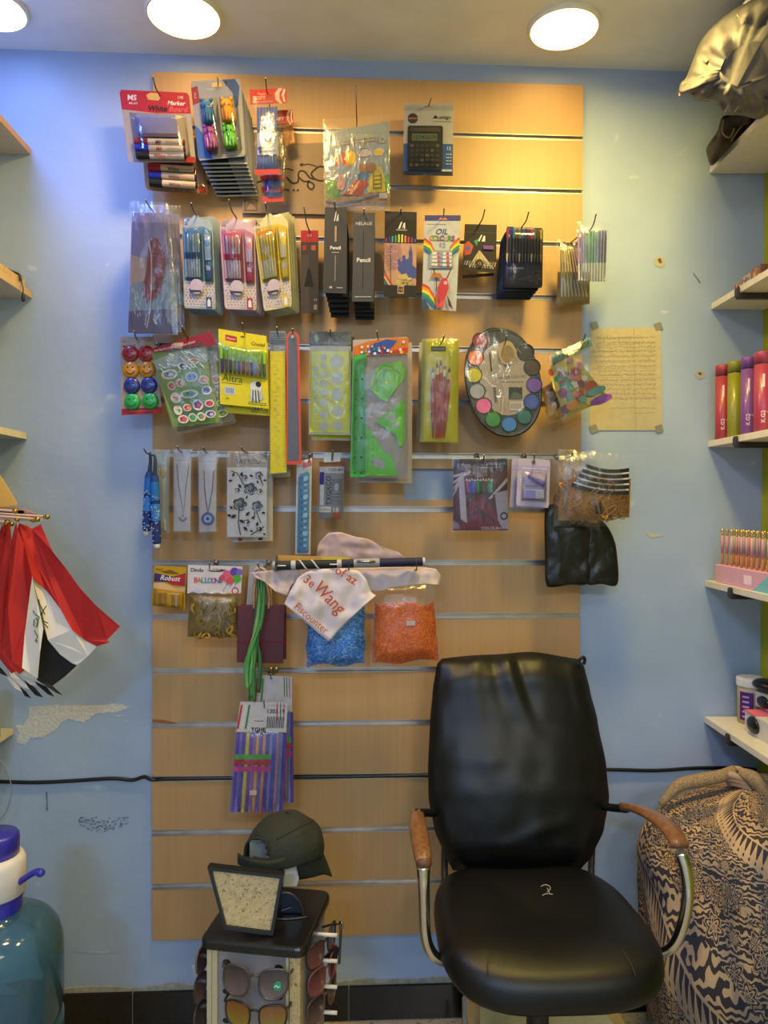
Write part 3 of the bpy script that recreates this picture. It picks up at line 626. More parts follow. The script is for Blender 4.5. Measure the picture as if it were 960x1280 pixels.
# ================================================================ flags at the left
RED, WHT, BLK = m('b01818', .75, var=.06, scale=15), m('d8d0cc', .8, var=.05, scale=15), m('101012', .8); GRN = m('1c5a38', .8)
def flag(band_polys, d, ball, label, writing=(), pole_to=None):
    bp = P(ball[0], ball[1], d+.02); t = thing('small_flag', label, 'flag', tuple(bp), 'bunch of small flags by the left shelves')
    for nm, poly, mt, dd in band_polys:
        c = Card([(0, 0), (100, 0), (100, 100), (0, 100)], d+dd, base=False)
        b = B(); Y = [q[1] for q in poly]; y0, y1 = min(Y), max(Y)
        pts = [P(x, y, d+dd+.012*math.sin((x+y)*.06)+.01*(y-y0)/(y1-y0)) for x, y in poly]
        b.prism(pts, [q+Vector((0, .0008, 0)) for q in pts], mt); b.make(nm, t)
    b = B()
    for s_ in writing: b.tube([P(x, y, d+.012+.012*math.sin((x+y)*.06)+.012) for x, y in s_], .0012, GRN, n=6, smooth=False)
    if writing: b.make('green_script', t)
    b = B(); pt = pole_to or (-60, ball[1]-8); b.tube([bp, P(pt[0], pt[1], d+.03)], .0028, m('b89a98', .5), n=8); b.make('pole', t, smooth=True)
    b = B(); b.ball(bp, .0062, m('b0903c', .25, .9)); b.ball(bp+Vector((-.006, 0, 0)), .004, m('b0903c', .3, .9)); b.make('gold_finial', t, smooth=True)
    return t
# rearmost visible flag, reaching furthest right
flag([('red_band', [(21, 663), (24, 654), (34, 657), (40, 661), (51, 655), (58, 672), (66, 690), (82, 710), (100, 735), (120, 757), (150, 783), (145, 789), (134, 800), (137, 803), (121, 808), (106, 800), (90, 787), (75, 760), (58, 738), (40, 722)], RED, 0),
      ('white_band', [(40, 720), (58, 738), (75, 760), (90, 787), (106, 801), (121, 808), (110, 820), (97, 831), (90, 829), (75, 818), (60, 800), (50, 770)], WHT, -.002),
      ('black_band', [(48, 768), (60, 800), (75, 818), (90, 829), (96, 832), (82, 845), (66, 857), (55, 856), (46, 850)], BLK, -.004)], .34, (59, 646),
     'red white and black flag hanging furthest right in the bunch, script on its white band', [[(48, 749), (50, 756), (56, 768)], [(50, 770), (58, 757)], [(52, 766), (55, 779), (60, 785)], [(54, 776), (60, 779)]])
flag([('red_band', [(22, 662), (30, 680), (40, 720), (36, 760), (31, 790), (27.5, 835), (15, 828), (8, 818), (10, 760), (12, 700)], RED, 0),
      ('white_band', [(40, 720), (46, 750), (54, 786), (50, 815), (47, 848), (38, 842), (27.5, 835), (31, 790), (36, 760)], WHT, .002),
      ('black_band', [(52, 852), (64, 856), (78, 869), (70, 866), (58, 858)], BLK, .0)], .38, (47, 649),
     'flag hanging in front of the bunch with green script on its narrow white band', [[(41, 763), (44, 768), (49, 771)], [(43, 774), (42, 782), (46, 784), (48, 777), (45, 772)], [(43, 788), (47, 796), (44, 802)], [(46, 800), (46, 804)], [(49, 771), (46, 782)]])
FL = [((42, 650), [(16, 668), (20, 652), (28, 690), (24, 800), (30, 838), (24, 843), (12, 832), (2, 812), (4, 740)], [(22, 830), (30, 833), (48, 846), (64, 856), (58, 858), (40, 850), (26, 843)], [(40, 846), (56, 856), (68, 871), (60, 868), (46, 856)]),
      ((36, 648), [(6, 676), (12, 650), (16, 690), (14, 800), (22, 838), (14, 842), (0, 824), (-6, 810), (-4, 740)], [(12, 832), (22, 836), (34, 846), (48, 856), (38, 856), (22, 842)], [(30, 850), (44, 860), (54, 872), (44, 869), (36, 860)]),
      ((30.5, 645), [(0, 668), (10, 640), (13, 645), (6, 700), (-2, 800), (-20, 800), (-18, 700)], [(8, 832), (26, 850), (38, 862), (26, 858), (14, 846)], [(24, 858), (32, 864), (39, 873), (31, 870)]),
      ((14.6, 655), [(-10, 690), (3, 655), (6, 690), (4, 790), (-6, 830), (-24, 810)], [(2, 838), (18, 852), (30, 866), (18, 860)], [(-4, 830), (4, 838), (10, 846), (0, 842)])]
FLAB = ['third flag of the bunch, deep red folds just left of the green script', 'fourth flag of the bunch, red cloth cut by the left border', 'flag under the yellow paper, only red and pale tips showing', 'lowest gold-tipped flag of the bunch, at the left border']
for (ball, rp, wp, kp), lb, dd in zip(FL, FLAB, (.322, .300, .278, .256)):
    flag([('red_band', rp, RED, 0), ('white_band', wp, WHT, 0), ('black_band', kp, BLK, 0)], dd, ball, lb)
for i, (x, y) in enumerate([(21.7, 649), (8.8, 653), (19, 639)]):
    bp = P(x, y, .40+.01*i); t = thing('flag_pole', ['pale flag stick with gold ball tip in the middle of the bunch', 'pale flag stick with gold ball tip, leftmost of the bunch', 'pale flag stick with gold ball tip just under the yellow paper'][i], 'flag pole', tuple(bp), 'bunch of small flags by the left shelves')
    b = B(); b.tube([bp, P(-60, y-6, .40)], .0028, m('b89a98', .5), n=8); b.make('pole', t, smooth=True); b = B(); b.ball(bp, .0062, m('b0903c', .25, .9)); b.make('gold_finial', t, smooth=True)
b = B(); q = [(-60, 560), (0, 593), (8, 606), (22, 629), (20, 632), (0, 634), (-60, 640)]; b.prism([P(x, y, .33) for x, y in q], [P(x, y, .30) for x, y in q], m('d8a650', .6, var=.05)); o = b.make('yellow_paper_pack', None, origin=tuple(P(0, 620, .31)), bevel=.001); tag(o, 'yellow paper pack poking in above the flags at the left border', 'paper pack')
for k, (cc_, yo) in enumerate([('d0a0a0', 0), ('b04a58', 4), ('c8b4b8', 8)]):
    b = B(); q = [(-60, 634+yo), (24+6*k, 634+yo), (40+6*k, 639+yo), (47+4*k, 643+yo), (30, 643+yo), (-60, 643+yo)]; b.prism([P(x, y, .28) for x, y in q], [P(x, y, .24) for x, y in q], cc_)
    o = b.make('plastic_sleeve', None, origin=tuple(P(0, 636, .26))); tag(o, ['pale pink plastic sleeve above the flag tips', 'red edged plastic sleeve between the pale ones above the flags', 'pinkish white plastic sleeve right behind the gold flag tips'][k], 'plastic sleeve', 'sleeves above the flags')
# cord hanging from the second left shelf
b = B(); d_ = .06; b.tube([P(-10, 324, .10), P(0, 331, .08), P(12, 338, .07), P(24, 343, .06), P(26, 351, .06)], .0035, BLACKP, n=8); b.tube([P(26, 350, .06), P(28.5, 359, .06), P(29, 366, .06)], .0016, BLACKP, n=6); b.tube([P(26, 352, .062), P(25.5, 365, .062), P(28, 368, .062)], .0006, METAL, n=5)
b.lathe(P(29, 377, .06), [(.003, 0), (.0045, .003), (.0045, .012), (.0035, .02), (.002, .024)], BLACKP, n=12)
o = b.make('black_cord', None, smooth=True, origin=tuple(P(26, 350, .06))); tag(o, 'black cord with a small weight hanging over the left shelf edge', 'cord')
b = B(); z0, z1 = P(30, 357, .04).z, P(30, 343, .04).z; x1 = P(27, 350, .04).x; b.box((LX+.005, -.35, LS[1][1].z+.018), (x1, -.02, LS[1][1].z+.018+.022), m('c8a868', .6, var=.2, scale=90)); o = b.make('yellow_box', None, origin=(LX+.05, -.1, LS[1][1].z+.018)); tag(o, 'low yellow box on the left shelf under the black cord', 'box')
# black bottle on the lowest left shelf
a = LS[3][1]; bxx = P(-6, 900, .05).x; zt_ = a.z+.016; b = B(); zh = P(0, 855, .1).z
b.lathe((bxx, -.10, 0), [(.030, zt_), (.033, zt_+.006), (.033, zt_+.03), (.027, zt_+.034), (.027, zh-.012), (.024, zh-.004), (.012, zh)], m('1c1c20', .35), n=32)
tag(b.make('black_bottle', None, smooth=True, origin=(bxx, -.10, zt_)), 'dark bottle standing on the lowest left shelf', 'bottle')
b = B(); b.tube([P(-20, 935, .05), P(0, 950, .05), P(9, 966, .05), P(14.5, 985, .05), P(12, 1002, .05), P(4, 1020, .05), P(-20, 1045, .05)], .0014, m('8a8a80', .4), n=6); tag(b.make('thin_wire', None, smooth=True, origin=tuple(P(0, 950, .05))), 'thin grey wire looping out below the lowest left shelf', 'wire')
# ================================================================ sunglasses rack
ZT = .60
fl, frp, br = Pz(256, 1175, ZT), Pz(389, 1188, ZT), Pz(407, 1112, ZT); ex = (frp-fl); ez = (br-frp)
ctr = fl+ex*.5+ez*.5; ctr.z = 0; exn = ex.normalized(); eyn = Vector((-exn.y, exn.x, 0)); wx = ex.length/2; wy = abs(ez.dot(eyn))/2
rk = thing('sunglasses_rack', 'rotating sunglasses rack with square black top and speckled pillar', 'display rack', (ctr.x, ctr.y, 0))  # pillar speckles are the floor's reflection painted on its mirror strip
def R(u, v, z): return ctr+exn*u+eyn*v+Vector((0, 0, z))     # u right, v towards the wall
def rsq(hx, hy, rad, z, n=6):
    out = []
    for sx, sy, a0 in ((1, 1, 0), (-1, 1, 90), (-1, -1, 180), (1, -1, 270)):
        for k in range(n+1):
            a = math.radians(a0+90*k/n); out.append(R(sx*(hx-rad)+rad*math.cos(a), sy*(hy-rad)+rad*math.sin(a), z))
    return out
BT_ = m('141312', .30, var=.3, scale=120)
b = B(); b.rings([rsq(wx-.004, wy-.004, .018, ZT-.022), rsq(wx, wy, .02, ZT-.018), rsq(wx, wy, .02, ZT-.005), rsq(wx-.002, wy-.002, .02, ZT-.001), rsq(wx-.006, wy-.006, .018, ZT)], BT_); b.make('top_board', rk)
px_ = .098; fy = -wy+.012
REFL = speckle('painted_reflection', 'c8ae7c', [('7a6440', .60), ('a08458', .57), ('4a3a20', .68)], 190)  # reflected floor painted as tan speckles, for the mirror surfaces
GREYP = m('8f8a8c', .35, .2); CRM = m('b8a888', .5)
b = B()
def rbox(u0, v0, z0, u1, v1, z1, mat): b.prism([R(u0, v0, z0), R(u1, v0, z0), R(u1, v1, z0), R(u0, v1, z0)], [R(u0, v0, z1), R(u1, v0, z1), R(u1, v1, z1), R(u0, v1, z1)], mat)
rbox(-px_+.012, fy+.006, .03, px_-.012, wy-.018, ZT-.022, GREYP); b.make('pillar', rk)
for u0, u1, mt in ((-px_, -px_+.010, CRM), (-px_+.011, -px_+.022, CRM), (px_-.030, px_-.024, CRM), (px_-.022, px_, REFL)):  # last strip is a mirror with the floor's reflection painted on
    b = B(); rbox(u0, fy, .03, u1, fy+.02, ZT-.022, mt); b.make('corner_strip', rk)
b = B(); rbox(px_-.012, fy+.02, .03, px_, wy-.012, ZT-.022, GREYP); rbox(-px_, fy+.02, .03, -px_+.012, wy-.012, ZT-.022, GREYP); b.make('side_panel', rk)
b = B(); b.lathe((ctr.x, ctr.y, 0), [(.16, 0), (.16, .02), (.05, .03)], BLACKP, n=32); b.make('base', rk)
for z in (ZT-.052, ZT-.112, ZT-.172, ZT-.232):
    for u in (-px_+.040, px_-.046):
        b = B(); b.prism([R(u+.009*math.cos(k*.698), fy+.0055, z+.006*math.sin(k*.698)) for k in range(9)], [R(u+.009*math.cos(k*.698), fy+.007, z+.006*math.sin(k*.698)) for k in range(9)], BLACKP); b.make('slot', rk)
PIN = m('d0c4b8', .4)
for z in (ZT-.03, ZT-.085, ZT-.14, ZT-.195):
    b = B(); b.tube([R(px_, -.01, z), R(px_+.055, -.01, z+.002)], .0042, PIN); b.make('pin', rk, smooth=True)
    b = B(); b.tube([R(-px_, -.02, z-.01), R(-px_-.035, -.02, z-.008)], .0042, PIN); b.make('pin', rk, smooth=True)
def lens_mat(name, h, h2, rough=.12):
    mt = bpy.data.materials.new(name); mt.use_nodes = True; n = mt.node_tree.nodes; L = mt.node_tree.links; bs = n['Principled BSDF']
    tc = n.new('ShaderNodeTexCoord'); sp = n.new('ShaderNodeSeparateXYZ'); L.new(tc.outputs['Generated'], sp.inputs[0]); r = n.new('ShaderNodeValToRGB'); L.new(sp.outputs[2], r.inputs[0])
    r.color_ramp.elements[0].color = (*rgb(h2), 1); r.color_ramp.elements[1].color = (*rgb(h), 1); L.new(r.outputs[0], bs.inputs['Base Color']); bs.inputs['Roughness'].default_value = rough; bs.inputs['Coat Weight'].default_value = .4
    return mt
def sunglasses(org, ax, up, W_, frame, lens, label, cat_eye=True, sticker=False, arms=True):
    ax = ax.normalized(); up = up.normalized(); out = ax.cross(up).normalized()        # out = forward of the lenses
    t = thing('sunglasses', label, 'sunglasses', tuple(org), 'sunglasses on the rack'); h = W_*.40
    def Q(u, v, w): return org+ax*(u*W_)+up*(v*W_)+out*(w*W_)
    for s_ in (-1, 1):
        cxl = s_*.255; pts = []
        for k in range(28):
            a = k/28*2*math.pi; rx = .205*(1+.10*math.cos(a)*s_); ry = .20*(1-.12*math.sin(a)) if math.sin(a) < 0 else .17
            n_ = 2.5; c_, s2 = math.cos(a), math.sin(a); q = (abs(c_)**n_+abs(s2)**n_)**(-1/n_)
            x = cxl+rx*q*c_; y = ry*q*s2+(.035*max(0, s_*c_)*(1 if s2 > 0 else .2) if cat_eye else 0)
            pts.append((x, y))
        wv = lambda x: -.35*x*x
        b = B(); b.prism([Q(x, y, wv(x)) for x, y in pts], [Q(x, y, wv(x)-.02) for x, y in pts], lens); b.make('lens', t)
        b = B(); P3 = [Q(x, y, wv(x)) for x, y in pts]; b.tube(P3+[P3[0]], .016*W_, frame, n=8, smooth=False, cap=False); b.make('frame_rim', t, smooth=True)
        if arms:
            b = B(); x0 = s_*.475; b.tube([Q(x0, .12, wv(.47)), Q(x0+s_*.03, .12, -.15), Q(x0+s_*.0, .11, -.7), Q(x0-s_*.04, -.05, -.9)], .018*W_, frame, n=8); b.make('temple_arm', t, smooth=True)
    b = B(); b.tube([Q(-.06, .07, -.0), Q(0, .095, .01), Q(.06, .07, 0)], .018*W_, frame); b.make('bridge', t, smooth=True)
    if sticker:
        b = B(); b.prism([Q(.34+.06*math.cos(k*.4488), -.04+.06*math.sin(k*.4488), -.01) for k in range(14)], [Q(.34+.06*math.cos(k*.4488), -.04+.06*math.sin(k*.4488), -.045) for k in range(14)], '2f8a6c')
        b.tube([Q(.30, -.05, .0), Q(.33, -.02, .0), Q(.35, -.05, .0), Q(.38, -.02, .0)], .006*W_, 'c8e0d4', n=5); b.make('sticker', t, label='round green sticker')
    return t
GL1 = lens_mat('brown_lens', '2e2224', '6a5652'); GL2 = lens_mat('amber_lens', '7a3a18', '8a7420', .08)
FR1 = m('4a4244', .3, .3); FR2 = m('2a2422', .3)
UPV = Vector((0, 0, 1)); dn_ = -eyn
def onface(px, py, dz): 
    # point on a plane dz in front of the pillar's face seen at the pixel
    v = fw + RT*((px-480)/F) + UP*((640-py)/F); n_ = eyn; p0 = R(0, fy-dz, .5); return CAM+v*((p0-CAM).dot(n_)/v.dot(n_))
sunglasses(onface(317.5, 1227, .03), exn, UPV+dn_*-.15, .140, FR1, GL1, 'brown-lensed sunglasses with a round green sticker, uppermost on the rack front', sticker=True)
sunglasses(onface(318, 1270, .028), exn, UPV, .132, FR2, GL2, 'amber mirror-lensed sunglasses below the pair with the green sticker')
for z in (ZT-.10, ZT-.16):
    b = B(); pass
SD = [(R(px_+.030, -.008, ZT-.052), eyn, 'e8', FR2, lens_mat('red_brown_lens', '4a2a28', '7a4a44'), 'dark sunglasses on the top right side pin of the rack'),
      (R(px_+.034, -.010, ZT-.105), eyn, '', m('6a3a3c', .3), lens_mat('wine_lens', '4a2024', '8a5050'), 'wine red sunglasses on the right side, second pin of the rack'),
      (R(px_+.032, -.010, ZT-.162), eyn, '', m('5a4038', .3), GL1, 'brown sunglasses on the right side, third pin of the rack'),
      (R(-px_-.026, -.02, ZT-.075), -eyn, '', m('6a5a50', .3), GL1, 'brown framed sunglasses on the left side, upper pin of the rack'),
      (R(-px_-.030, -.02, ZT-.135), -eyn, '', FR2, lens_mat('rose_lens', '5a4040', '9a7470'), 'rose-lensed sunglasses on the left side, second pin of the rack'),
      (R(-px_-.030, -.02, ZT-.195), -eyn, '', m('4a3430', .3), GL1, 'dark rimmed sunglasses on the left side, lowest visible pin')]
for o_, a_, _, f_, l_, lb in SD: sunglasses(o_, a_*1.0+exn*.25*(1 if a_ == eyn else -1), UPV, .135, f_, l_, lb, arms=False)
# folded pair hooked at the upper right, seen from above
b = B(); A_ = P(403, 1158, .50); b.tube([P(403, 1159, .50), P(414, 1156, .51), P(422, 1155, .52)], .0024, FR2); b.tube([P(425, 1151, .52), P(426, 1165, .53), P(425, 1185, .54), P(424, 1205, .55)], .0028, FR2)
b.tube([P(424, 1155, .52), P(427, 1153, .53), P(429, 1160, .53)], .002, METAL); t_ = thing('folded_sunglasses', 'thin black folded spectacles hooked at the upper right of the rack', 'sunglasses', tuple(A_))
b.make('frame', t_, smooth=True); b = B(); b.prism([P(400, 1200, .50), P(421, 1201, .52), P(424, 1184, .53), P(419, 1182, .53)], [P(400, 1201.5, .495), P(421, 1202.5, .515), P(424, 1185.5, .525), P(419, 1183.5, .525)], FR2); b.make('lens', t_)
b = B(); random.seed(5)
for i in range(9): b.tube([P(240+random.random()*9, 1203+random.random()*18, .50), P(242+random.random()*9, 1204+random.random()*16, .50)], .0012, m('b8bab4', .4), n=5, smooth=False)
tag(b.make('silver_chain', None, origin=tuple(P(245, 1205, .50))), 'small silver glasses chain dangling left of the rack', 'chain')
# trapezoid mirror on the rack top, its floor reflection painted as speckles
TL, TR, BR_, BL = (259, 1084), (354, 1095), (341, 1170), (280, 1162)
def plane_pt(px, py, d0, lean=.25):     # leaning back slightly: distance shrinks with height
    y = py; return P(px, py, d0-lean*(.074*(1170-py)/80))
dm = -Pz(312, 1168, ZT).y
fm = thing('trapezoid_mirror', 'trapezoid black frame with speckled tan face standing on the rack top', 'display frame', tuple(plane_pt(312, 1168, dm)))  # a mirror; the speckled tan is the floor's reflection painted on
q = [TL, TR, BR_, BL]; cxm = sum(p[0] for p in q)/4; cym = sum(p[1] for p in q)/4
def ins(p, k): return (p[0]+(cxm-p[0])*k, p[1]+(cym-p[1])*k)
b = B(); o_ = [plane_pt(*p, dm+.012) for p in q]; i_ = [plane_pt(*ins(p, .10), dm+.012) for p in q]; o2 = [p+Vector((.003, .016, .002)) for p in o_]; i2 = [p+Vector((0, .008, 0)) for p in i_]
for k in range(4):
    j = (k+1) % 4; b.add([o_[k], o_[j], i_[j], i_[k]], [(0, 1, 2, 3)], BT_); b.add([i_[k], i_[j], i2[j], i2[k]], [(0, 1, 2, 3)], BT_); b.add([o_[k], o_[j], o2[j], o2[k]], [(3, 2, 1, 0)], BT_)
b.add(o2, [(0, 1, 2, 3)], BT_); b.make('frame', fm)
b = B(); b.prism(i2, [p+Vector((0, .004, 0)) for p in i2], REFL); b.make('painted_mirror_face', fm)
# round dark disc behind it
dd_ = -Pz(360, 1146, ZT).y; b = B(); pts = [(365+22*math.cos(a), 1147-31*math.sin(a)) for a in [math.pi*k/16 for k in range(17)]]
t_ = thing('round_dark_lens', 'half round dark blue disc with black rim lying behind the trapezoid frame', 'lens', tuple(P(362, 1147, dd_)))
b.prism([P(x-8, y, dd_) for x, y in pts], [P(x-8, y, dd_-.004) for x, y in pts], m('10121c', .2)); b.make('disc', t_)
b = B(); b.tube([P(x-8, y, dd_+.001) for x, y in pts], .0028, m('2a2a30', .3), n=8); b.tube([P(340, 1149, dd_+.01), P(362, 1149, dd_+.012), P(385, 1146, dd_+.005)], .0025, BT_, n=8); b.make('rim', t_, smooth=True)
b = B(); b.tube([P(352, 1138, dd_+.003), P(364, 1134, dd_+.003)], .0008, m('6a6c78', .3), n=5); b.make('reflex_line', t_)
# ---------------------------------------------------------------- cap
dc = .43; CAPM = m('23261d', .85, var=.15, scale=160, bump=.25); cc = P(350, 1075, dc); kc = K(dc)
cp = thing('baseball_cap', 'dark olive baseball cap above the rack, brim pointing down to the right', 'cap', tuple(cc))
# crown: rows between the brow line and the top, in the photo's outline
def crown(u, v, r0_=0.0):            # u around the head 0..1, v up 0..1
    a = 2*math.pi*u; rx = 50.5*kc*(1-(v**2.6))**.5*(1+.03*math.cos(a)); ry = .092*(1-(v**2.6))**.5
    tilt = math.radians(8)
    x = math.cos(a)*rx; y = math.sin(a)*ry; z = v*62*kc
    z += x*.20*(1-v)-x*.05*v-min(0, y)*.42*(1-v)
    x += 6*kc*v+2*kc
    nz = .004*noise.noise(Vector((x*25, y*25, z*25+2)))
    return Vector((cc.x+x+nz, cc.y+y, cc.z+z-.006-.012*max(0, -math.sin(a))*(1-v)+nz))
b = B()
def cfn(u, v): return crown(u, v*.999)
NU, NV = 72, 22; o0 = len(b.v)
for j in range(NV+1):
    for i in range(NU+1): b.v.append(cfn(i/NU, j/NV))
for j in range(NV):
    for i in range(NU):
        c4 = (b.v[j*(NU+1)+i]+b.v[(j+1)*(NU+1)+i+1])/2; e = c4-CAM
        # arched opening at the back of the cap
        sx = 480+F*e.dot(RT)/e.dot(fw); sy = 640-F*e.dot(UP)/e.dot(fw)
        if e.y < cc.y-CAM.y and ((sx-320)/14.5)**2+((sy-1066)/19)**2 < 1 and sy < 1071: continue
        a = j*(NU+1)+i; b.f.append([a, a+1, a+NU+2, a+NU+1]); b.mi.append(b.ix(CAPM))
o = b.make('crown', cp, smooth=True); sd = o.modifiers.new('s', 'SOLIDIFY'); sd.thickness = .0025; sd.offset = -1
b = B(); b.tube([P(305+.5, 1070, dc+.075), P(307, 1058, dc+.082), P(312, 1050, dc+.085), P(320, 1047.5, dc+.088), P(329, 1050, dc+.09), P(334, 1058, dc+.092), P(336, 1070, dc+.093)], .0024, CAPM, n=8)
b.tube([P(345, 1050, dc+.092), P(360, 1042, dc+.085), P(375, 1034, dc+.07), P(388, 1028, dc+.045), P(392, 1024, dc+.03)], .0011, m('14160f', .9), n=6); b.make('piping', cp, smooth=True)
b = B(); q = [P(297, 1073, dc+.055), P(308, 1079, dc+.082), P(322, 1082, dc+.094), P(338, 1083, dc+.096), P(354, 1079, dc+.090), P(370, 1070, dc+.07)]
rs = []; pts_, _ = catmull(q, 1)
for p in pts_: rs.append([p+Vector((0, dy, dz)) for dy, dz in ((0, .013), (-.0025, .006), (-.002, -.007), (0, -.012), (.003, -.007), (.003, .006))])
b.rings(rs, CAPM); b.make('back_strap', cp, smooth=True)
b = B(); C_ = [(367, 1065, .06), (380, 1061, .05), (392, 1058, .02), (398, 1052, -.02)]; D_ = [(374, 1100, .03), (390, 1097, .03), (405, 1093, .0), (415.5, 1096, -.03)]
M_ = [(370, 1080, .055), (388, 1076, .05), (402, 1073, .02), (409, 1075, -.02)]
def brim(u, v):
    def cv(T, u_): 
        t = u_*3; i = min(int(t), 2); f = t-i; return Vector(T[i])*(1-f)+Vector(T[i+1])*f
    p = cv(C_, u)*(1-v)**2+cv(M_, u)*2*v*(1-v)+cv(D_, u)*v*v; return P(p.x, p.y, dc+p.z)
b.grid(brim, 16, 12, CAPM); o = b.make('brim', cp, smooth=True); sd = o.modifiers.new('s', 'SOLIDIFY'); sd.thickness = .004
c = Card([(358, 1064), (381, 1064), (371, 1108), (354, 1108)], dc+.035, .012, 'd8d0cc'); c.off = 0
t_ = thing('white_card_stand', 'upright white card under the cap between the brim and the trapezoid frame', 'card', tuple(P(366, 1108, dc+.035))); c.make('white_card', t_)
b = B(); b.prism([P(312, 1050, dc+.02), P(332, 1050, dc+.02), P(334, 1100, dc+.02), P(312, 1100, dc+.02)], [P(312, 1050, dc-.01), P(332, 1050, dc-.01), P(334, 1100, dc-.01), P(312, 1100, dc-.01)], m('8a8a88', .5)); b.make('grey_support', t_)
b = B(); b.prism([P(334, 1084, dc+.03), P(355, 1078, dc+.03), P(355, 1108, dc+.03), P(334, 1100, dc+.03)], [P(334, 1084, dc-.01), P(355, 1078, dc-.01), P(355, 1108, dc-.01), P(334, 1100, dc-.01)], m('2c2826', .6)); b.make('dark_support', t_)

# ================================================================ things on the right shelves
def onshelf(k, px, s, inset=.03):        # point on shelf k: s metres from the back wall, seen at column px
    t, a, w2 = RS[k]; zt_ = a.z+.018; base = a-DR*s
    # intersect column px with the line across the shelf
    dn = Vector((DR.y, -DR.x, 0)); best = min((abs(480+F*((base+dn*q-CAM).dot(RT))/((base+dn*q-CAM).dot(fw))-px), q) for q in [i*.002 for i in range(-5, 200)])[1]
    p = base+dn*best; return Vector((p.x, p.y, zt_))
cols = [('9c3440', 'red drinking bottle, leftmost in the row on the right shelf', 903.5, .05, 18.5), ('7e7e1c', 'lime green drinking bottle between the red and purple ones', 918.5, .105, 17.5),
        ('70408c', 'purple drinking bottle between the green and pink-red ones', 934.5, .165, 18), ('983250', 'pink-red drinking bottle cut by the right border of the photo', 953.5, .235, 21)]
for c_, lb, px, s_, w_p in cols:
    p = onshelf(2, px, s_); r = w_p/2*K(-p.y); h = .212
    t = thing('drinking_bottle', lb, 'bottle', tuple(p), 'slim coloured bottles on the right shelf'); mm_ = m(c_, .35, coat=.1, var=.03)
    b = B(); b.lathe(p, [(r*.9, 0), (r, .003), (r, h*.845)], mm_, n=28); b.make('bottle_body', t, smooth=True)
    b = B(); b.lathe(p, [(r*.94, h*.845), (r*.94, h*.86)], BLACKP, n=28, cap=False); b.make('seal_ring', t, smooth=True)
    b = B(); b.lathe(p, [(r, h*.86), (r, h*.985), (r*.93, h), (.001, h)], mm_, n=28); b.make('lid', t, smooth=True)
    if c_ != '7e7e1c':
        b = B(); wp = m('e8c8cc', .5)
        def cyl(ang, z): return p+Vector((math.sin(ang)*(r+.0003), -math.cos(ang)*(r+.0003), z))
        b.grid(lambda u, v: cyl(-.55+.25*u, h*(.56+.16*v)), 3, 2, wp); b.make('printed_bar', t); b = B()
        vs, fs = glyphs('K.G2', .01); kk = .012/.7
        b.add([cyl((-y*kk)/r*.8-.25, .032+x*kk*.9+.01) for x, y, z in vs], fs, wp)
        vs, fs = glyphs('classic', 0); kk = .0045/.7
        b.add([cyl(x*kk/r+.25, .052+y*kk) for x, y, z in vs], fs, wp); b.make('lettering', t)
# pens in a pink box on the fourth shelf
p0 = onshelf(3, 893, .06); dn = Vector((DR.y, -DR.x, 0)); zt_ = p0.z
t = thing('pen_display_box', 'pale pink box of upright pens on the right shelf', 'box', tuple(p0))
c0_ = onshelf(3, 894, .05)
def Sx(u, s_, z): return Vector(c0_)+dn*u-DR*s_+Vector((0, 0, z))
b = B(); b.prism([Sx(0, 0, 0), Sx(.13, 0, 0), Sx(.13, .30, 0), Sx(0, .30, 0)], [Sx(0, 0, .052), Sx(.13, 0, .052), Sx(.13, .30, .052), Sx(0, .30, .052)], m('d8a0b4', .4, var=.05)); b.make('tray', t, bevel=.002)
b = B(); b.prism([Sx(-.0005, .17, .012), Sx(-.0005, .21, .012), Sx(-.0005, .21, .036), Sx(-.0005, .17, .036)], [Sx(.0, .17, .012), Sx(.0, .21, .012), Sx(.0, .21, .036), Sx(.0, .17, .036)], 'f0d8e0'); b.prism([Sx(-.0008, .215, .0), Sx(-.0008, .30, .0), Sx(-.0008, .30, .048)], [Sx(0, .215, .0), Sx(0, .30, .0), Sx(0, .30, .048)], '78b8c8'); b.make('box_print', t)
pc = ['c88a98', '90b4bc', 'c88a98', 'a8b0b8', 'd09a98', '88b0b8', 'c07a84', 'b89aa8']
for i in range(20):
    s_ = .018+.0148*(i//2*2)*.95+(.006 if i % 2 else 0); u = .012+.03*(i % 2); q = Sx(u, s_, .03); pp = thing('glitter_pen', ['pink', 'blue', 'pink', 'grey-blue', 'rose', 'mint', 'red-pink', 'mauve'][i % 8]+' glass-topped pen in the pink box, '+('front' if i % 2 == 0 else 'rear')+' row, place '+['one', 'two', 'three', 'four', 'five', 'six', 'seven', 'eight', 'nine', 'ten'][i//2]+' from the wall', 'pen', tuple(q), 'pens in the pink box')
    b = B(); b.seg(q, q+Vector((0, 0, .055)), [(0, .0032, 'a06a50'), (1, .0034, 'a06a50')]); b.seg(q+Vector((0, 0, .055)), q+Vector((0, 0, .105)), [(0, .0038, pc[i % 8]), (1, .0038, pc[i % 8])]); b.make('barrel', pp, smooth=True)
    b = B(); gm = m('d8b878', .2, .8); b.lathe(q+Vector((0, 0, .105)), [(.0036, 0), (.0046, .004), (.003, .007), (.0048, .012), (.0044, .017), (.002, .019)], gm, n=10); b.make('gold_top', pp, smooth=True)
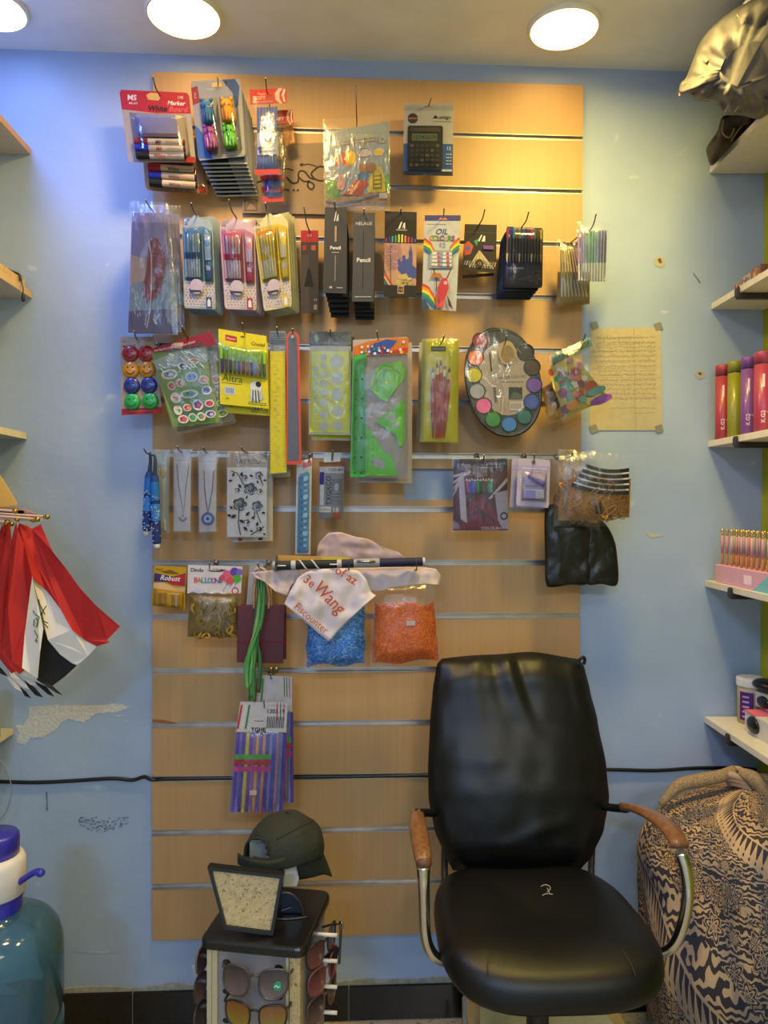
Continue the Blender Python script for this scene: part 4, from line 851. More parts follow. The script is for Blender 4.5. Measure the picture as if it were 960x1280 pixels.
# small patterned boxes on the second shelf
pal = ['c06a50', '4a6a9a', 'd8b070', '8a3a48', '5a8a90', 'c8a0a0']
random.seed(21)
for i, (s_, w_, l_, h_) in enumerate([(.05, .022, .045, .040), (.10, .022, .045, .046), (.15, .022, .05, .052), (.235, .03, .085, .062), (.34, .03, .11, .075)]):
    c_ = onshelf(1, 917, .045); t, a, w2 = RS[1]
    def Sy(u, q, z): return Vector(c_)+dn*(u)-DR*(q-.045)+Vector((0, 0, z))
    lb = ['small patterned box at the wall end of the second right shelf', 'small orange and blue patterned box, second from the wall', 'small patterned box, third from the wall on the second right shelf', 'blue patterned long box on the second right shelf', 'larger patterned box at the right border, second right shelf'][i]
    tt = thing('patterned_box', lb, 'box', tuple(Sy(0, s_, 0)), 'small patterned boxes on the second right shelf'); b = B(); base = ['b08a60', 'c8a878', '9a6a50', '4a6078', '6a6078'][i]
    b.prism([Sy(0, s_, 0), Sy(w_*2, s_, 0), Sy(w_*2, s_+l_*.95, 0), Sy(0, s_+l_*.95, 0)], [Sy(0, s_, h_), Sy(w_*2, s_, h_), Sy(w_*2, s_+l_*.95, h_), Sy(0, s_+l_*.95, h_)], base)
    for k in range(26):
        y_ = s_+random.random()*l_*.8+.003; z_ = .004+random.random()*(h_-.014); e_ = .003+random.random()*.006; off = -.0003*(1+k*.1)
        pts = [(y_+e_*math.cos(a)*.9, z_+.004+e_*.8*math.sin(a)) for a in [x*1.047 for x in range(6)]]
        b.prism([Sy(off, y1, z1) for y1, z1 in pts], [Sy(.001, y1, z1) for y1, z1 in pts], random.choice(pal))
    b.make('carton', tt)
# tub and two white cartons with black mice on the lowest right shelf
p = onshelf(4, 938, .06); t = thing('white_tub', 'white lidded tub with purple label on the lowest right shelf', 'tub', tuple(p)); r = .036
b = B(); b.lathe(p, [(r*.94, 0), (r*.97, .09), (r*.97, .105)], m('b8a888', .5), n=32); b.make('tub_body', t, smooth=True)
b = B(); b.grid(lambda u, v: p+Vector((math.sin(-1.35+1.1*u)*(r*.98), -math.cos(-1.35+1.1*u)*(r*.98), .012+.08*v)), 10, 2, m('4a1a6a', .4))
for k in range(5): b.grid(lambda u, v: p+Vector((math.sin(-1.1+.5*u)*(r*.99), -math.cos(-1.1+.5*u)*(r*.99), .02+.014*k+.005*v)), 5, 1, m('b8a0c8', .4))
b.make('label_band', t, smooth=True)
b = B(); b.lathe(p+Vector((0, 0, .105)), [(r*1.04, 0), (r*1.06, .004), (r*1.06, .018), (r*1.02, .024), (r*.9, .026), (.001, .026)], m('dcd8d0', .4), n=32); b.make('lid', t, smooth=True)
def mousebox(s_, px, z, label, hh, pink=False):
    c_ = onshelf(4, px, s_)+Vector((0, 0, z))
    def Q(u, q, zz2): return c_+dn*u-DR*q+Vector((0, 0, zz2))
    t = thing('white_carton', label, 'carton', tuple(c_), 'white cartons on the lowest right shelf'); b = B()
    b.prism([Q(0, 0, 0), Q(.09, 0, 0), Q(.09, .14, 0), Q(0, .14, 0)], [Q(0, 0, hh), Q(.09, 0, hh), Q(.09, .14, hh), Q(0, .14, hh)], m('ccc8c4', .5)); b.make('carton', t, bevel=.0015)
    b = B(); N = 20
    b.rings([[Q(-.001-.012*math.sin(ph), .050+.032*math.cos(ph)*math.cos(2*math.pi*k/N)*1.0, hh*.52+hh*.42*math.cos(ph)*math.sin(2*math.pi*k/N)) for k in range(N)] for ph in [x*math.pi/12 for x in range(0, 7)]], m('0e0f12', .25)); b.make('black_mouse', t, smooth=True)
    if pink:
        b = B(); b.prism([Q(-.003, .0, hh+.0005), Q(.05, .0, hh+.0005), Q(.05, .06, hh+.0005), Q(-.003, .06, hh+.0005)], [Q(-.003, .0, hh+.003), Q(.05, .0, hh+.003), Q(.05, .06, hh+.003), Q(-.003, .06, hh+.003)], 'e06a80'); b.make('pink_flap', t)
    return c_
c1 = mousebox(.135, 931, 0, 'lower white carton with pink flap and black oval on the lowest right shelf', .055, True)
c2 = mousebox(.10, 944, .060, 'upper white carton with black oval stacked by the white tub', .040)
cb = onshelf(4, 946, .12)+Vector((.03, 0, .122)); b = B(); b.ball(cb, .026, m('121216', .3), n=20, sc=(1.5, 1.8, .62)); tag(b.make('black_case', None, smooth=True, origin=tuple(cb)), 'rounded black case on top of the white cartons and tub', 'case')
# top shelf: dark shoe-like bag and big plastic sack
def blob(name, parent, pts, d_, depth, mat, wr=.006, seed=0, n=2.2):
    """closed soft shape whose outline in the photo is pts, with real depth"""
    cx = sum(p[0] for p in pts)/len(pts); cy = sum(p[1] for p in pts)/len(pts); N = len(pts)*6; o = []
    for i in range(len(pts)):
        p0, p1, p2, p3 = [Vector(pts[(i+k) % len(pts)]) for k in (-1, 0, 1, 2)]
        for k in range(6):
            t = k/6; o.append(.5*((2*p1)+(p2-p0)*t+(2*p0-5*p1+4*p2-p3)*t*t+(3*p1-p0-3*p2+p3)*t**3))
    b = B(); rs = []
    for j in range(1, 18):
        a = math.pi*j/18; rho = math.sin(a)**.6; dy = -math.cos(a)*depth/2; r = []
        for i, q in enumerate(o):
            x = cx+(q.x-cx)*rho; y = cy+(q.y-cy)*rho; nn_ = noise.noise(Vector((x*.035+seed, y*.035, dy*9)))+.6*noise.noise(Vector((x*.09+seed, y*.09, dy*22)))
            r.append(P(x, y, d_-dy*(1+.0*nn_)+wr*nn_*3))
        rs.append(r)
    b.rings(rs, mat); return b.make(name, parent, smooth=True)
t = thing('dark_shoe_bag', 'dark brown crumpled bag under the big plastic sack on the top shelf', 'bag', tuple(P(900, 190, .06)))
blob('bag_body', t, [(884, 195), (884, 183), (896, 165), (903, 146), (918, 144), (930, 141), (942, 134), (950, 138), (944, 152), (925, 172), (905, 192), (890, 207)], .085, .12, m('3a322a', .7, var=.45, scale=60, bump=.9), .016, 3)
b = B(); b.tube([P(905, 150, .19), P(903, 165, .20), P(912, 172, .20), P(918, 160, .20)], .0018, '7a6a58'); b.tube([P(914, 176, .19), P(925, 160, .2), P(938, 150, .2)], .0016, '6a6048'); b.make('strap', t, smooth=True)
t = thing('plastic_sack', 'big bulging translucent plastic sack on the topmost right shelf', 'sack', tuple(P(930, 80, .2)))
SK = m('545056', .55, var=.25, scale=16, bump=.9, spec=.3)
blob('sack_body', t, [(849, 116), (851, 104), (858, 96), (868, 70), (878, 48), (900, 24), (925, 6), (950, -6), (990, -20), (1040, 20), (1040, 90), (1000, 130), (960, 143), (948, 149), (930, 145), (908, 142), (898, 134), (893, 128), (870, 126), (862, 118)], .34, .30, SK, .014, 8)
b = B()
for q in ([(852, 106), (870, 96), (888, 90), (912, 87)], [(912, 86), (930, 76), (950, 62), (975, 48)], [(916, 97), (935, 82), (960, 62)], [(921, 18), (927, 28), (926, 36), (912, 50)], [(868, 112), (876, 120), (893, 127)], [(918, 140), (935, 118), (962, 96)], [(906, 140), (918, 122), (950, 100), (975, 80)]):
    b.tube([P(x, y, .455 if x > 880 else .40) for x, y in q], [.0006]+[.0013]*(len(q)-2)+[.0006], m('a89478', .35), n=6)
b.make('sack_creases', t, smooth=True)
b = B(); b.prism([P(849, 111, .33), P(856, 110, .33), P(855, 118, .33), P(848.5, 120, .33)], [P(849, 111, .30), P(856, 110, .30), P(855, 118, .30), P(848.5, 120, .30)], m('d8a878', .5)); b.make('tied_corner', t)
b = B(); b.tube([P(928, 10, .38), P(936, 2, .38), P(950, -4, .38)], [.004, .008, .004], m('e0dcd8', .4)); b.make('white_handle', t, smooth=True)
# ================================================================ merchandise hanging on the slatwall
def root(name, quad, d, label, cat, group=None):
    q = quad if len(quad) == 4 else [quad[0], (quad[1][0], quad[0][1]), quad[1], (quad[0][0], quad[1][1])]
    c = P((q[0][0]+q[1][0])/2, (q[0][1]+q[1][1])/2, d); return thing(name, label, cat, tuple(c), group)
HOLE = '3a3632'; ALB = .66
def Q4(x0, y0, x1, y1): return [(x0, y0), (x1, y0), (x1, y1), (x0, y1)]
RND = [(0, 4), (0, 96), (3, 100), (97, 100), (100, 96), (100, 4), (97, 0), (3, 0)]
def squiggles(c, u0, v0, u1, v1, rows_, col, w=.6, seed=1):        # tiny unreadable print
    random.seed(seed); 
    for k in range(rows_):
        v = v0+(v1-v0)*(k+.5)/rows_; u = u0
        while u < u1-2:
            l = 2+random.random()*6; c.line([(u, v), (min(u+l, u1), v)], w, col); u += l+1.5
    return c
# ---- 1 whiteboard marker pack
def marker_pack(quad, d, lb):
    t = root('marker_pack', quad, d, lb, 'marker pack', 'whiteboard marker packs')
    c = Card(quad, d, .001, 'a89c94', outline=RND); RD = 'b02430'
    c.p([(0, 4), (0, 27), (50, 31), (100, 30), (100, 4), (97, 0), (3, 0)], RD); c.p([(38, 6), (44, 2.5), (55, 2.5), (58, 9), (55, 13), (40, 12)], 'd8b060')
    c.t('MS', 17, 10, 6.5, 'e8d8d8', bold=.03); c.t('MELAIT', 18, 18, 2.4, 'e8d8d8'); c.t('11K', 87, 7, 3.4, 'f0e0c8'); c.t('Marker', 80, 15.5, 5.2, 'f0e4d8', bold=.02, shear=.2); c.t('White', 52, 24, 6.6, '281820', bold=.03, shear=.15); c.t('Board', 82, 24, 6.6, 'd85a60', bold=.02, shear=.15)
    c.p([(84, 92), (84, 100), (97, 100), (100, 97), (99, 92)], 'a02028'); squiggles(c, 20, 94, 80, 98, 1, 'd8c8b8')
    c.make('backing_card', t)
    e = Card([c.px(18, 33), c.px(80, 33), c.px(80, 64), c.px(18, 64)], d+.020, .019, '7a7cb0', outline=[(0, 8), (0, 92), (4, 100), (96, 100), (100, 92), (96, 8), (92, 0), (6, 0)]); e.r(2, 84, 98, 98, '5a4a58'); e.make('eraser', t, bevel=.001)
    for k, cc_ in enumerate(('8a2028', '2428a0', '18181c')):
        a = c.px(13, 71+k*9.5); z = c.px(86, 72+k*9.5); lst = [(a[0], a[1], z[0], z[1], [(0, 1, cc_), (.27, 1, cc_), (.271, .9, 'c8bcb4'), (.97, .9, 'c8bcb4'), (.971, .8, cc_), (1, .75, cc_)])]
        for o in rods(t, 'marker', lst, d+.010, 4.6, n=12): pass
        l = Card([c.px(38, 67+k*9.5), c.px(80, 67.5+k*9.5), c.px(80, 75.5+k*9.5), c.px(38, 75+k*9.5)], d+.0202, base=False); l.t('White' if k == 2 else 'MS', 22, 50, 4, 'a02830' if k else '302428', bold=.02); squiggles(l, 50, 25, 98, 70, 2, '40383c', .5, k)
        l.make('marker_print', t)
    film('blister', t, [c.px(10, 31), c.px(92, 31), c.px(93, 93), c.px(11, 93)], d, .024, BLIS, n=10)
    return t
MQ = [(149, 112), (236, 116), (245, 203), (161, 203)]
marker_pack(MQ, .11, 'red-topped whiteboard marker pack with purple eraser, front one at upper left'); hook(200, 121, .11, 191, 96, 'the whiteboard marker packs')
t = root('marker_pack', Q4(181, 165, 259, 243), .06, 'whiteboard marker pack hanging lower, half hidden behind the front pack', 'marker pack', 'whiteboard marker packs')
q = [(176, 165), (252, 168), (260, 243), (182, 238)]; c = Card(q, .06, .001, 'c89c78', outline=RND); c.r(10, 50, 80, 57, 'a83040'); c.p([(85, 88), (86, 99), (99, 97), (97, 85)], 'c03828'); c.make('backing_card', t)
for k, cc_ in enumerate(('b02830', '2c38a8', '181818')):
    a = c.px(8, 60+k*13); z = c.px(84, 60.5+k*13); rods(t, 'marker', [(a[0], a[1], z[0], z[1], [(0, 1, cc_), (.27, 1, cc_), (.271, .9, 'd8c0a0'), (.97, .9, 'd8c0a0'), (.971, .8, cc_), (1, .7, cc_)])], .075, 4.8, n=12)
    l = Card([c.px(38, 56+k*13), c.px(80, 56+k*13), c.px(80, 65+k*13), c.px(38, 65+k*13)], .0858, base=False); l.t('White', 24, 50, 4, '5a1820', bold=.02); squiggles(l, 50, 25, 98, 75, 2, '884030', .6, k); l.make('marker_print', t)
film('blister', t, q, .06, .02, BLIS, n=10)
# ---- 2 shaped erasers, thick stack
def er_pack(dd, label, full=True):
    q = [(238, 102), (301, 98), (307, 195), (248, 201)]
    t = root('eraser_pack', q, .13, label, 'eraser pack', 'stack of shaped eraser packs'); c = Card(q, .13, .001, '8a8c98', outline=RND)
    c.p([(0, 8), (0, 30), (15, 27), (13, 6)], '8a2838'); c.t('No.2', 7, 18, 2.6, 'c8a0a8', rot=85); c.p([(0, 55), (0, 97), (30, 99), (22, 75), (8, 60)], '2a5aa8'); c.p([(62, 0), (82, 18), (84, 38), (92, 34), (96, 10), (88, 0)], '2c4a80'); c.p([(66, 2), (74, 2), (70, 9)], '1e3050')
    c.t('Eraser', 40, 11, 3, 'b8b8c8'); c.p([(42, 4), (50, 3), (60, 4), (62, 9), (42, 9)], 'd0a860'); squiggles(c, 50, 92, 96, 97, 2, 'd0ccd0'); c.make('backing_card', t)
    for u0, top, bot in ((22, '2a6aa0', '9a4a8a'), (62, 'd89020', '5ab030')):
        for v0, cc_, nm in ((27, top, 1), (60, bot, 0)):
            b = B(); x0, y0 = c.px(u0+6, v0); x1, y1 = c.px(u0+9, v0+29); cx = lambda f: x0+(x1-x0)*f
            b.seg(P(cx(.3), y0+(y1-y0)*.32, .145), P(cx(1), y1-1, .145), [(0, .0125, cc_), (.12, .0165, cc_), (.85, .0175, cc_), (1, .014, cc_)], n=14)
            b.ball(P(cx(.15), y0+(y1-y0)*.18, .147), .0165, cc_, n=14, sc=(1, .8, .85))
            for s_ in (-1, 1): b.ball(P(cx(.1)+s_*5.5, y0-2, .147), .0058, cc_, n=8)
            dk = {'2a6aa0': '1a3a60', '9a4a8a': 'd8a0d0', 'd89020': 'a05a10', '5ab030': 'b8e890'}[cc_]
            for s_ in (-1, 1): b.ball(P(cx(.15)+s_*2.8, y0+(y1-y0)*.14, .1605), .0018, '201818', n=6)
            for k in range(3): b.tube([P(cx(.5)-4+4*k, y0+(y1-y0)*.45, .1625), P(cx(.7)-4+4*k, y0+(y1-y0)*.85, .163)], .0011, dk, n=5)
            b.make('shaped_eraser', t, smooth=True)
    film('blister', t, [c.px(14, 22), c.px(50, 22), c.px(56, 94), c.px(20, 94)], .13, .036, BLIS, n=6, nx=8)
    film('blister', t, [c.px(54, 21), c.px(90, 21), c.px(94, 92), c.px(60, 92)], .13, .036, BLIS, n=6, nx=8)
    return t
er_pack(0, 'grey-blue pack of four animal shaped erasers, frontmost of its thick stack'); hook(273, 107, .13, 272, 96, 'the stack of shaped eraser packs')
for i in range(9):
    d = .112-.0105*i; y = 205+5.0*i; x0, x1 = 252+2.4*i, 309+1.7*i
    q = [(x0-8, y-98), (x1-8, y-101), (x1, y), (x0, y+1)]
    t = root('eraser_pack', q, d, 'eraser pack hanging behind the frontmost, '+['second', 'third', 'fourth', 'fifth', 'sixth', 'seventh', 'eighth', 'ninth', 'last'][i]+' in the thick stack', 'eraser pack', 'stack of shaped eraser packs')
    c = Card(q, d, .001, ['7a8094', '8a8a90', '6a7890', '948e88'][i % 4], outline=RND); c.p([(0, 60), (0, 97), (30, 99), (20, 80)], '2a4a80'); c.p([(15, 93), (15, 99), (60, 99), (60, 93)], '1e2838'); c.p([(0, 98), (0, 100), (100, 100), (100, 98)], 'c8beb0'); c.make('backing_card', t)
    film('blister', t, [c.px(15, 20), c.px(90, 20), c.px(94, 96), c.px(20, 96)], d, .008, BLIS, n=6, nx=4, ny=4)
# ---- 3 blue clay/stick packs with red header
def stick_pack(qh, qb, d, lb, bands):
    t = root('blue_strip_pack', qh, d, lb, 'craft pack', 'blue strip packs with red headers')
    c = Card(qh, d, .002, 'c03028'); c.p([(78, 0), (68, 30), (68, 70), (80, 100), (88, 100), (80, 70), (80, 30), (90, 0)], 'e8b8a8'); c.p([(92, 5), (86, 40), (90, 90), (96, 90), (92, 50), (98, 5)], 'f0c8b8')
    c.t('Paper', 32, 30, 3.4, 'e8a090', shear=.2); c.t('SOFT', 26, 58, 4.4, 'f0c0a8', bold=.02); squiggles(c, 5, 78, 64, 90, 1, 'f0c8b8', .8); c.make('header_card', t)
    if qb:
        n_ = 7
        for k in range(n_):
            f = (k+.5)/n_; a = (qb[0][0]*(1-f)+qb[1][0]*f, qb[0][1]*(1-f)+qb[1][1]*f); z = (qb[3][0]*(1-f)+qb[2][0]*f, qb[3][1]*(1-f)+qb[2][1]*f)
            rods(t, 'blue_strip', [(a[0], a[1], z[0], z[1], [(0, .9, '4a62b0'), (1, .9, '3e56a8')])], d+.004, 2.0, n=6)
        for v0, v1, cc_, ww in bands:
            cb_ = Card([(qb[0][0]-ww, qb[0][1]+v0), (qb[1][0]+ww, qb[0][1]+v0-1), (qb[1][0]+ww+1, qb[0][1]+v1-1), (qb[0][0]-ww+1, qb[0][1]+v1)], d+.0115, .003, cc_); 
            if cc_ == '8a98c8': squiggles(cb_, 8, 8, 92, 92, 5, '2a3460', .7); cb_.o(12, 70, 2.4, '1e2850')
            cb_.make('band', t)
        film('bag', t, [(qh[0][0]+4, qh[0][1]+8), (qh[1][0]-4, qh[1][1]+8), (qb[2][0]+4, qb[2][1]+4), (qb[3][0]-4, qb[3][1]+4)], d+.002, .016, n=6)
    return t
stick_pack([(312, 112), (358, 110), (359, 129), (313, 131)], [(321, 135), (347, 134), (346, 212), (321, 212)], .12, 'pack of blue strips under a red header with white swirl, front one', [(27, 31, '2a3048', 0), (31, 59, '8a98c8', 0), (77, 84, 'a82830', 3)])
stick_pack([(340, 138), (366, 137), (367, 155), (342, 157)], [(329, 200), (352, 200), (353, 252), (331, 252)], .08, 'second blue strip pack with red bands, lower behind the front one', [(34-.5, 41, 'a82830', 2), (20, 25, 'a82830', 4), (46, 53, 'b03038', 2)])
hook(334, 117, .12, 332, 98, 'the blue strip packs')
t = root('orange_foil_strip', Q4(354, 158, 368, 181), .06, 'crinkled orange and cream wrapper right of the blue strips', 'wrapper'); c = Card([(353, 160), (366, 157), (369, 178), (357, 182)], .06, .002, 'c88a58')
random.seed(9)
for k in range(12): u = random.random()*90; v = random.random()*90; c.p([(u, v), (u+12, v+4), (u+6, v+14)], random.choice(['e8c8a0', 'b04828', 'd8683a']))
c.make('wrapper', t)
# ---- 4 kraft sheet with calligraphy
t = root('calligraphy_sheet', Q4(304, 178, 408, 268), .012, 'tan paper sheet with large black Arabic calligraphy behind other packs', 'paper'); c = Card([(302, 182), (407, 178), (410, 268), (303, 266)], .012, .0012, 'a88e74')
BR = '30241c'

def strokes(c, L_):                       # strokes given in photo pixels
    (x0, y0), (x1, _), (_, y2) = c.q[0], c.q[1], c.q[3]
    for pts, w_ in L_: c.line([((x-x0)/(x1-x0)*100, (y-y0)/(y2-y0)*100) for x, y in catmull([Vector(p+(0,)) for p in pts], 1)[0] for x, y in [(x, y)]] if 0 else [((v.x-x0)/(x1-x0)*100, (v.y-y0)/(y2-y0)*100) for v in catmull([Vector((a_, b_, 0)) for a_, b_ in pts], 1)[0]], w_, BR)
strokes(c, [([(406, 212), (399, 210), (392, 214), (388, 219), (393, 225), (401, 227), (406, 226)], 2.4), ([(375, 209), (384, 207), (395, 210)], 1.6), ([(374, 208), (378, 206)], 2.4),
    ([(392, 225), (386, 223), (380, 216), (374, 215), (372, 221), (378, 227), (386, 228), (391, 232), (388, 237), (383, 233), (385, 226)], 2.2), ([(372, 221), (371, 228), (364, 229), (357, 222)], 2.4), ([(352, 213), (358, 212), (366, 214)], 1.6), ([(357, 222), (350, 224), (347, 230), (352, 236), (360, 238)], 2.2), ([(347, 228), (338, 226), (333, 219), (328, 224), (334, 232), (344, 234)], 2.2), ([(327, 226), (318, 228), (312, 222)], 2.0)])
for x, y in ((365, 237), (370, 237)): strokes(c, [([(x, y), (x+1.5, y+1.5)], 2.6)])
c.r(2, 80, 18, 97, '7a604c'); c.r(4, 82, 16, 95, 'a08468')
for k in range(5): c.line([(4, 95-3*k), (9+k, 84), (16, 92-k*2)], .6, '5a4434')
c.make('sheet', t)
# ---- 5 colouring book in bag
t = root('colouring_book', Q4(406, 148, 487, 262), .10, 'childrens colouring book with slide drawing in a clear bag', 'colouring book'); c = Card([(407, 165), (486, 152), (487, 256), (407, 259)], .10, .004, 'a0a0a8')
c.p([(0, 0), (0, 28), (100, 25), (100, 0)], '98a0a8'); c.t('COLOURING', 58, 12, 4.2, 'b8c89a', rot=9); squiggles(c, 22, 15, 80, 22, 2, 'a06a50', .9); c.p([(0, 28), (0, 85), (100, 85), (100, 26)], '8e9cb4')
c.p([(0, 85), (0, 100), (100, 98), (100, 78), (70, 84), (40, 88)], 'a8785a'); c.p([(0, 68), (8, 64), (18, 68), (24, 80), (20, 90), (0, 88)], '6a9a48'); c.p([(86, 72), (96, 62), (100, 64), (100, 84), (88, 84)], '5a9a5a')
c.o(36, 38, 10, 'd8902a', 10.5); c.o(40, 38, 6, 'e8c830', 8); c.line([(28, 30), (30, 46)], 3.4, 'c0483a'); c.o(16, 41, 4, 'd0703a', 6); c.o(62, 34, 10, 'c8c0c8', 5); c.line([(52, 34), (56, 29), (66, 29), (73, 34), (68, 39), (56, 39), (52, 34)], .9, '6a5058'); c.o(84, 35, 7, 'd8c890', 4.5); c.o(84, 36, 3.5, 'e8b830')
c.p([(66, 84), (70, 64), (78, 52), (88, 53), (92, 66), (94, 84)], 'd8c020')
for k in range(4): c.line([(76, 64+5*k), (86, 64+5*k)], 1.4, '4a4a30')
c.line([(75, 60), (75, 80)], 1, '4a4a30'); c.line([(87, 60), (87, 80)], 1, '4a4a30'); c.o(83, 57, 3, 'b8b080', 2)
c.p([(28, 84), (52, 64), (60, 62), (64, 66), (42, 86)], 'c84030'); c.p([(36, 84), (54, 66), (57, 66), (40, 85)], 'e8c8a0'); c.p([(44, 86), (62, 68), (67, 72), (54, 87)], 'c04838')
c.o(60, 54, 6, 'a87850', 6.5); c.o(55, 49, 2.3, 'a87850'); c.o(65, 49, 2.3, 'a87850'); c.p([(50, 60), (58, 57), (68, 60), (64, 68), (52, 68)], '4a78b0'); c.o(72, 53, 6, '9a6a48', 6); c.o(24, 72, 5, 'd8a0a0', 7); c.o(22, 62, 1.6, 'd8a0a0', 4); c.o(27, 62, 1.6, 'd8a0a0', 4)
c.line([(0, 92), (20, 96), (50, 93), (98, 84)], 2, '2a6a90'); c.r(84, 85, 97, 92, 'd8c8c8'); c.t('A', 90, 20, 6, 'c8c8c8'); c.o(90, 20, 4.5, 'b0b0b4'); c.t('A', 90, 20, 5, '6a6a70')
c.make('booklet', t); film('bag', t, [(404, 149), (488, 143), (488, 263), (405, 264)], .106, .004, n=6, cr=.0015, nx=16, ny=22, seed=3); hook(446, 152, .10, 445, 106, 'the colouring book')
# ---- 6 calculator
q = [(505, 129), (567, 129), (566, 220), (504, 219)]; t = root('calculator_pack', q, .08, 'boxed calculator with black keypad on white and blue card at upper right', 'calculator'); c = Card(q, .08, .014, 'aaa8ac')
c.r(0, 0, 100, 10, '9a989e'); c.r(42, 4, 58, 6, 'b08a48'); c.p([(0, 56), (0, 98), (100, 100), (100, 56)], '24509a'); c.p([(0, 94), (0, 100), (100, 100), (100, 94)], '182844'); c.o(18, 21, 6.5, '30303c'); c.r(8, 20, 28, 22, 'b05050'); c.p([(58, 21), (64, 16), (70, 21)], '1c1c20'); c.t('amigo', 83, 19, 4.4, '2a2a30', bold=.01); squiggles(c, 58, 24, 97, 26, 1, '6a6a70', .7)
c.t('12', 91, 62, 4, 'd8d8e0'); squiggles(c, 86, 68, 97, 86, 4, 'b8c0d8', 1.2); c.r(78, 91, 98, 94, 'd0d0d8'); c.make('box', t)
k = Card([c.px(8, 31), c.px(79, 31), c.px(79, 92), c.px(8, 92)], .086, .006, '1c1b1e', outline=RND); k.r(8, 4, 92, 13, '48403e'); k.r(12, 18, 84, 34, '5c6a58'); k.t('12345678', 48, 26, 5.2, '20281e'); 
for r_ in range(5):
    for cc_ in range(6): k.r(8+14.5*cc_, 42+11*r_, 8+14.5*cc_+9.5, 42+11*r_+6.5, '38363c' if (r_+cc_) % 5 else '605458')
k.make('keypad', t); film('bag', t, q, .087, .003, BLIS, n=6, nx=5, ny=7); hook(536, 133, .08, 539, 122, 'the calculator')
# ================= second row
# feather pack
def feather(d, q, lb, full=True):
    t = root('feather_pack', q, d, lb, 'feather pack', 'quill feather packs'); c = Card(q, d, .002, '9a92c4')
    c.p([(0, 8), (0, 45), (100, 45), (100, 8)], '8078ac'); c.p([(0, 35), (0, 62), (50, 60), (60, 40)], 'b89a90'); c.p([(0, 60), (0, 82), (100, 80), (100, 50)], '8098b0'); c.p([(0, 82), (0, 100), (100, 100), (100, 80)], '5a5080'); c.line([(14, 80), (86, 79)], .8, '9a90b8')
    if full:
        c.make('printed_card', t); b = B(); pts = []
        import itertools
        spine = [(52, 26), (56, 34), (58, 45), (57, 55), (54, 66), (52, 73), (52, 79)]; L_ = [(50, 24), (44, 40), (42, 52), (38, 60), (32, 66), (34, 72), (42, 75)]; R_2 = [(66, 21), (86, 32), (90, 45), (86, 57), (82, 64), (76, 68), (62, 72)]
        f = Card(q, d+.006, base=False); f.p([(52, 22), (48, 27), (46, 36), (44, 45), (42, 52), (36, 58), (40, 60), (30, 64), (36, 67), (32, 72), (42, 70), (44, 76), (52, 73), (60, 72), (64, 70), (74, 69), (84, 62), (82, 58), (88, 54), (92, 45), (92, 36), (86, 28), (76, 22), (64, 20)], '8a1c2c')
        f.off = .002; f.line([(60, 21), (50, 24), (56, 34), (57, 45), (56, 60), (53, 78), (50, 86), (44, 96)], 1.5, 'c8b8b0')
        for k_ in range(26):
            v = 26+k_*1.75; f.off = .0015; f.line([(55, v), (62+8*math.sin(k_*.4+1), v-3), (84-4*math.cos(k_*.24), v-2)], .7, 'a83444' if k_ % 2 else '701424')
            if v < 66: f.off = .0018; f.line([(54, v+2), (44, v+6)], .6, 'a83444')
        f.make('feather', t); cc_ = Card(q, d+.004, base=False)
        random.seed(2)
        for k_ in range(16): u = 5+random.random()*22; v = 62+random.random()*22; cc_.line([(u, v), (u+3, v+3)], .8, 'd0e0d8')
        cc_.line([(76, 84), (62, 92)], 1, 'd0c8d8'); cc_.line([(44, 84), (40, 94)], 1.2, 'b8b0c8'); cc_.line([(60, 88), (68, 93)], 2, 'c8d0e8'); cc_.make('card_print', t)
    else: c.make('printed_card', t)
    return t
t = feather(.14, [(165, 266), (207, 266), (213, 416), (160, 416)], 'large clear bag with a dark red quill feather on purple card, front one')
film('bag', t, [(162, 251), (211, 253), (223, 418), (159, 418)], .147, .006, n=6, cr=.003, nx=18, ny=30, seed=5)
for i in range(3):
    q = [(172+5*i, 268), (214+5*i, 268), (221+4*i, 417-i*4), (168+5*i, 417-i*4)]; t = feather(.118-.02*i, q, 'feather pack behind the front one, only its right edge showing, '+['second', 'third', 'rearmost'][i]+' in the stack', False); film('bag', t, [(q[0][0], 255), (q[1][0]+2, 257), (q[2][0]+2, q[2][1]+2), (q[3][0], q[3][1]+2)], .121-.02*i, .006, n=4, cr=.005, nx=8, ny=16, seed=i)
hook(188, 261, .14, 182, 250, 'the feather packs')
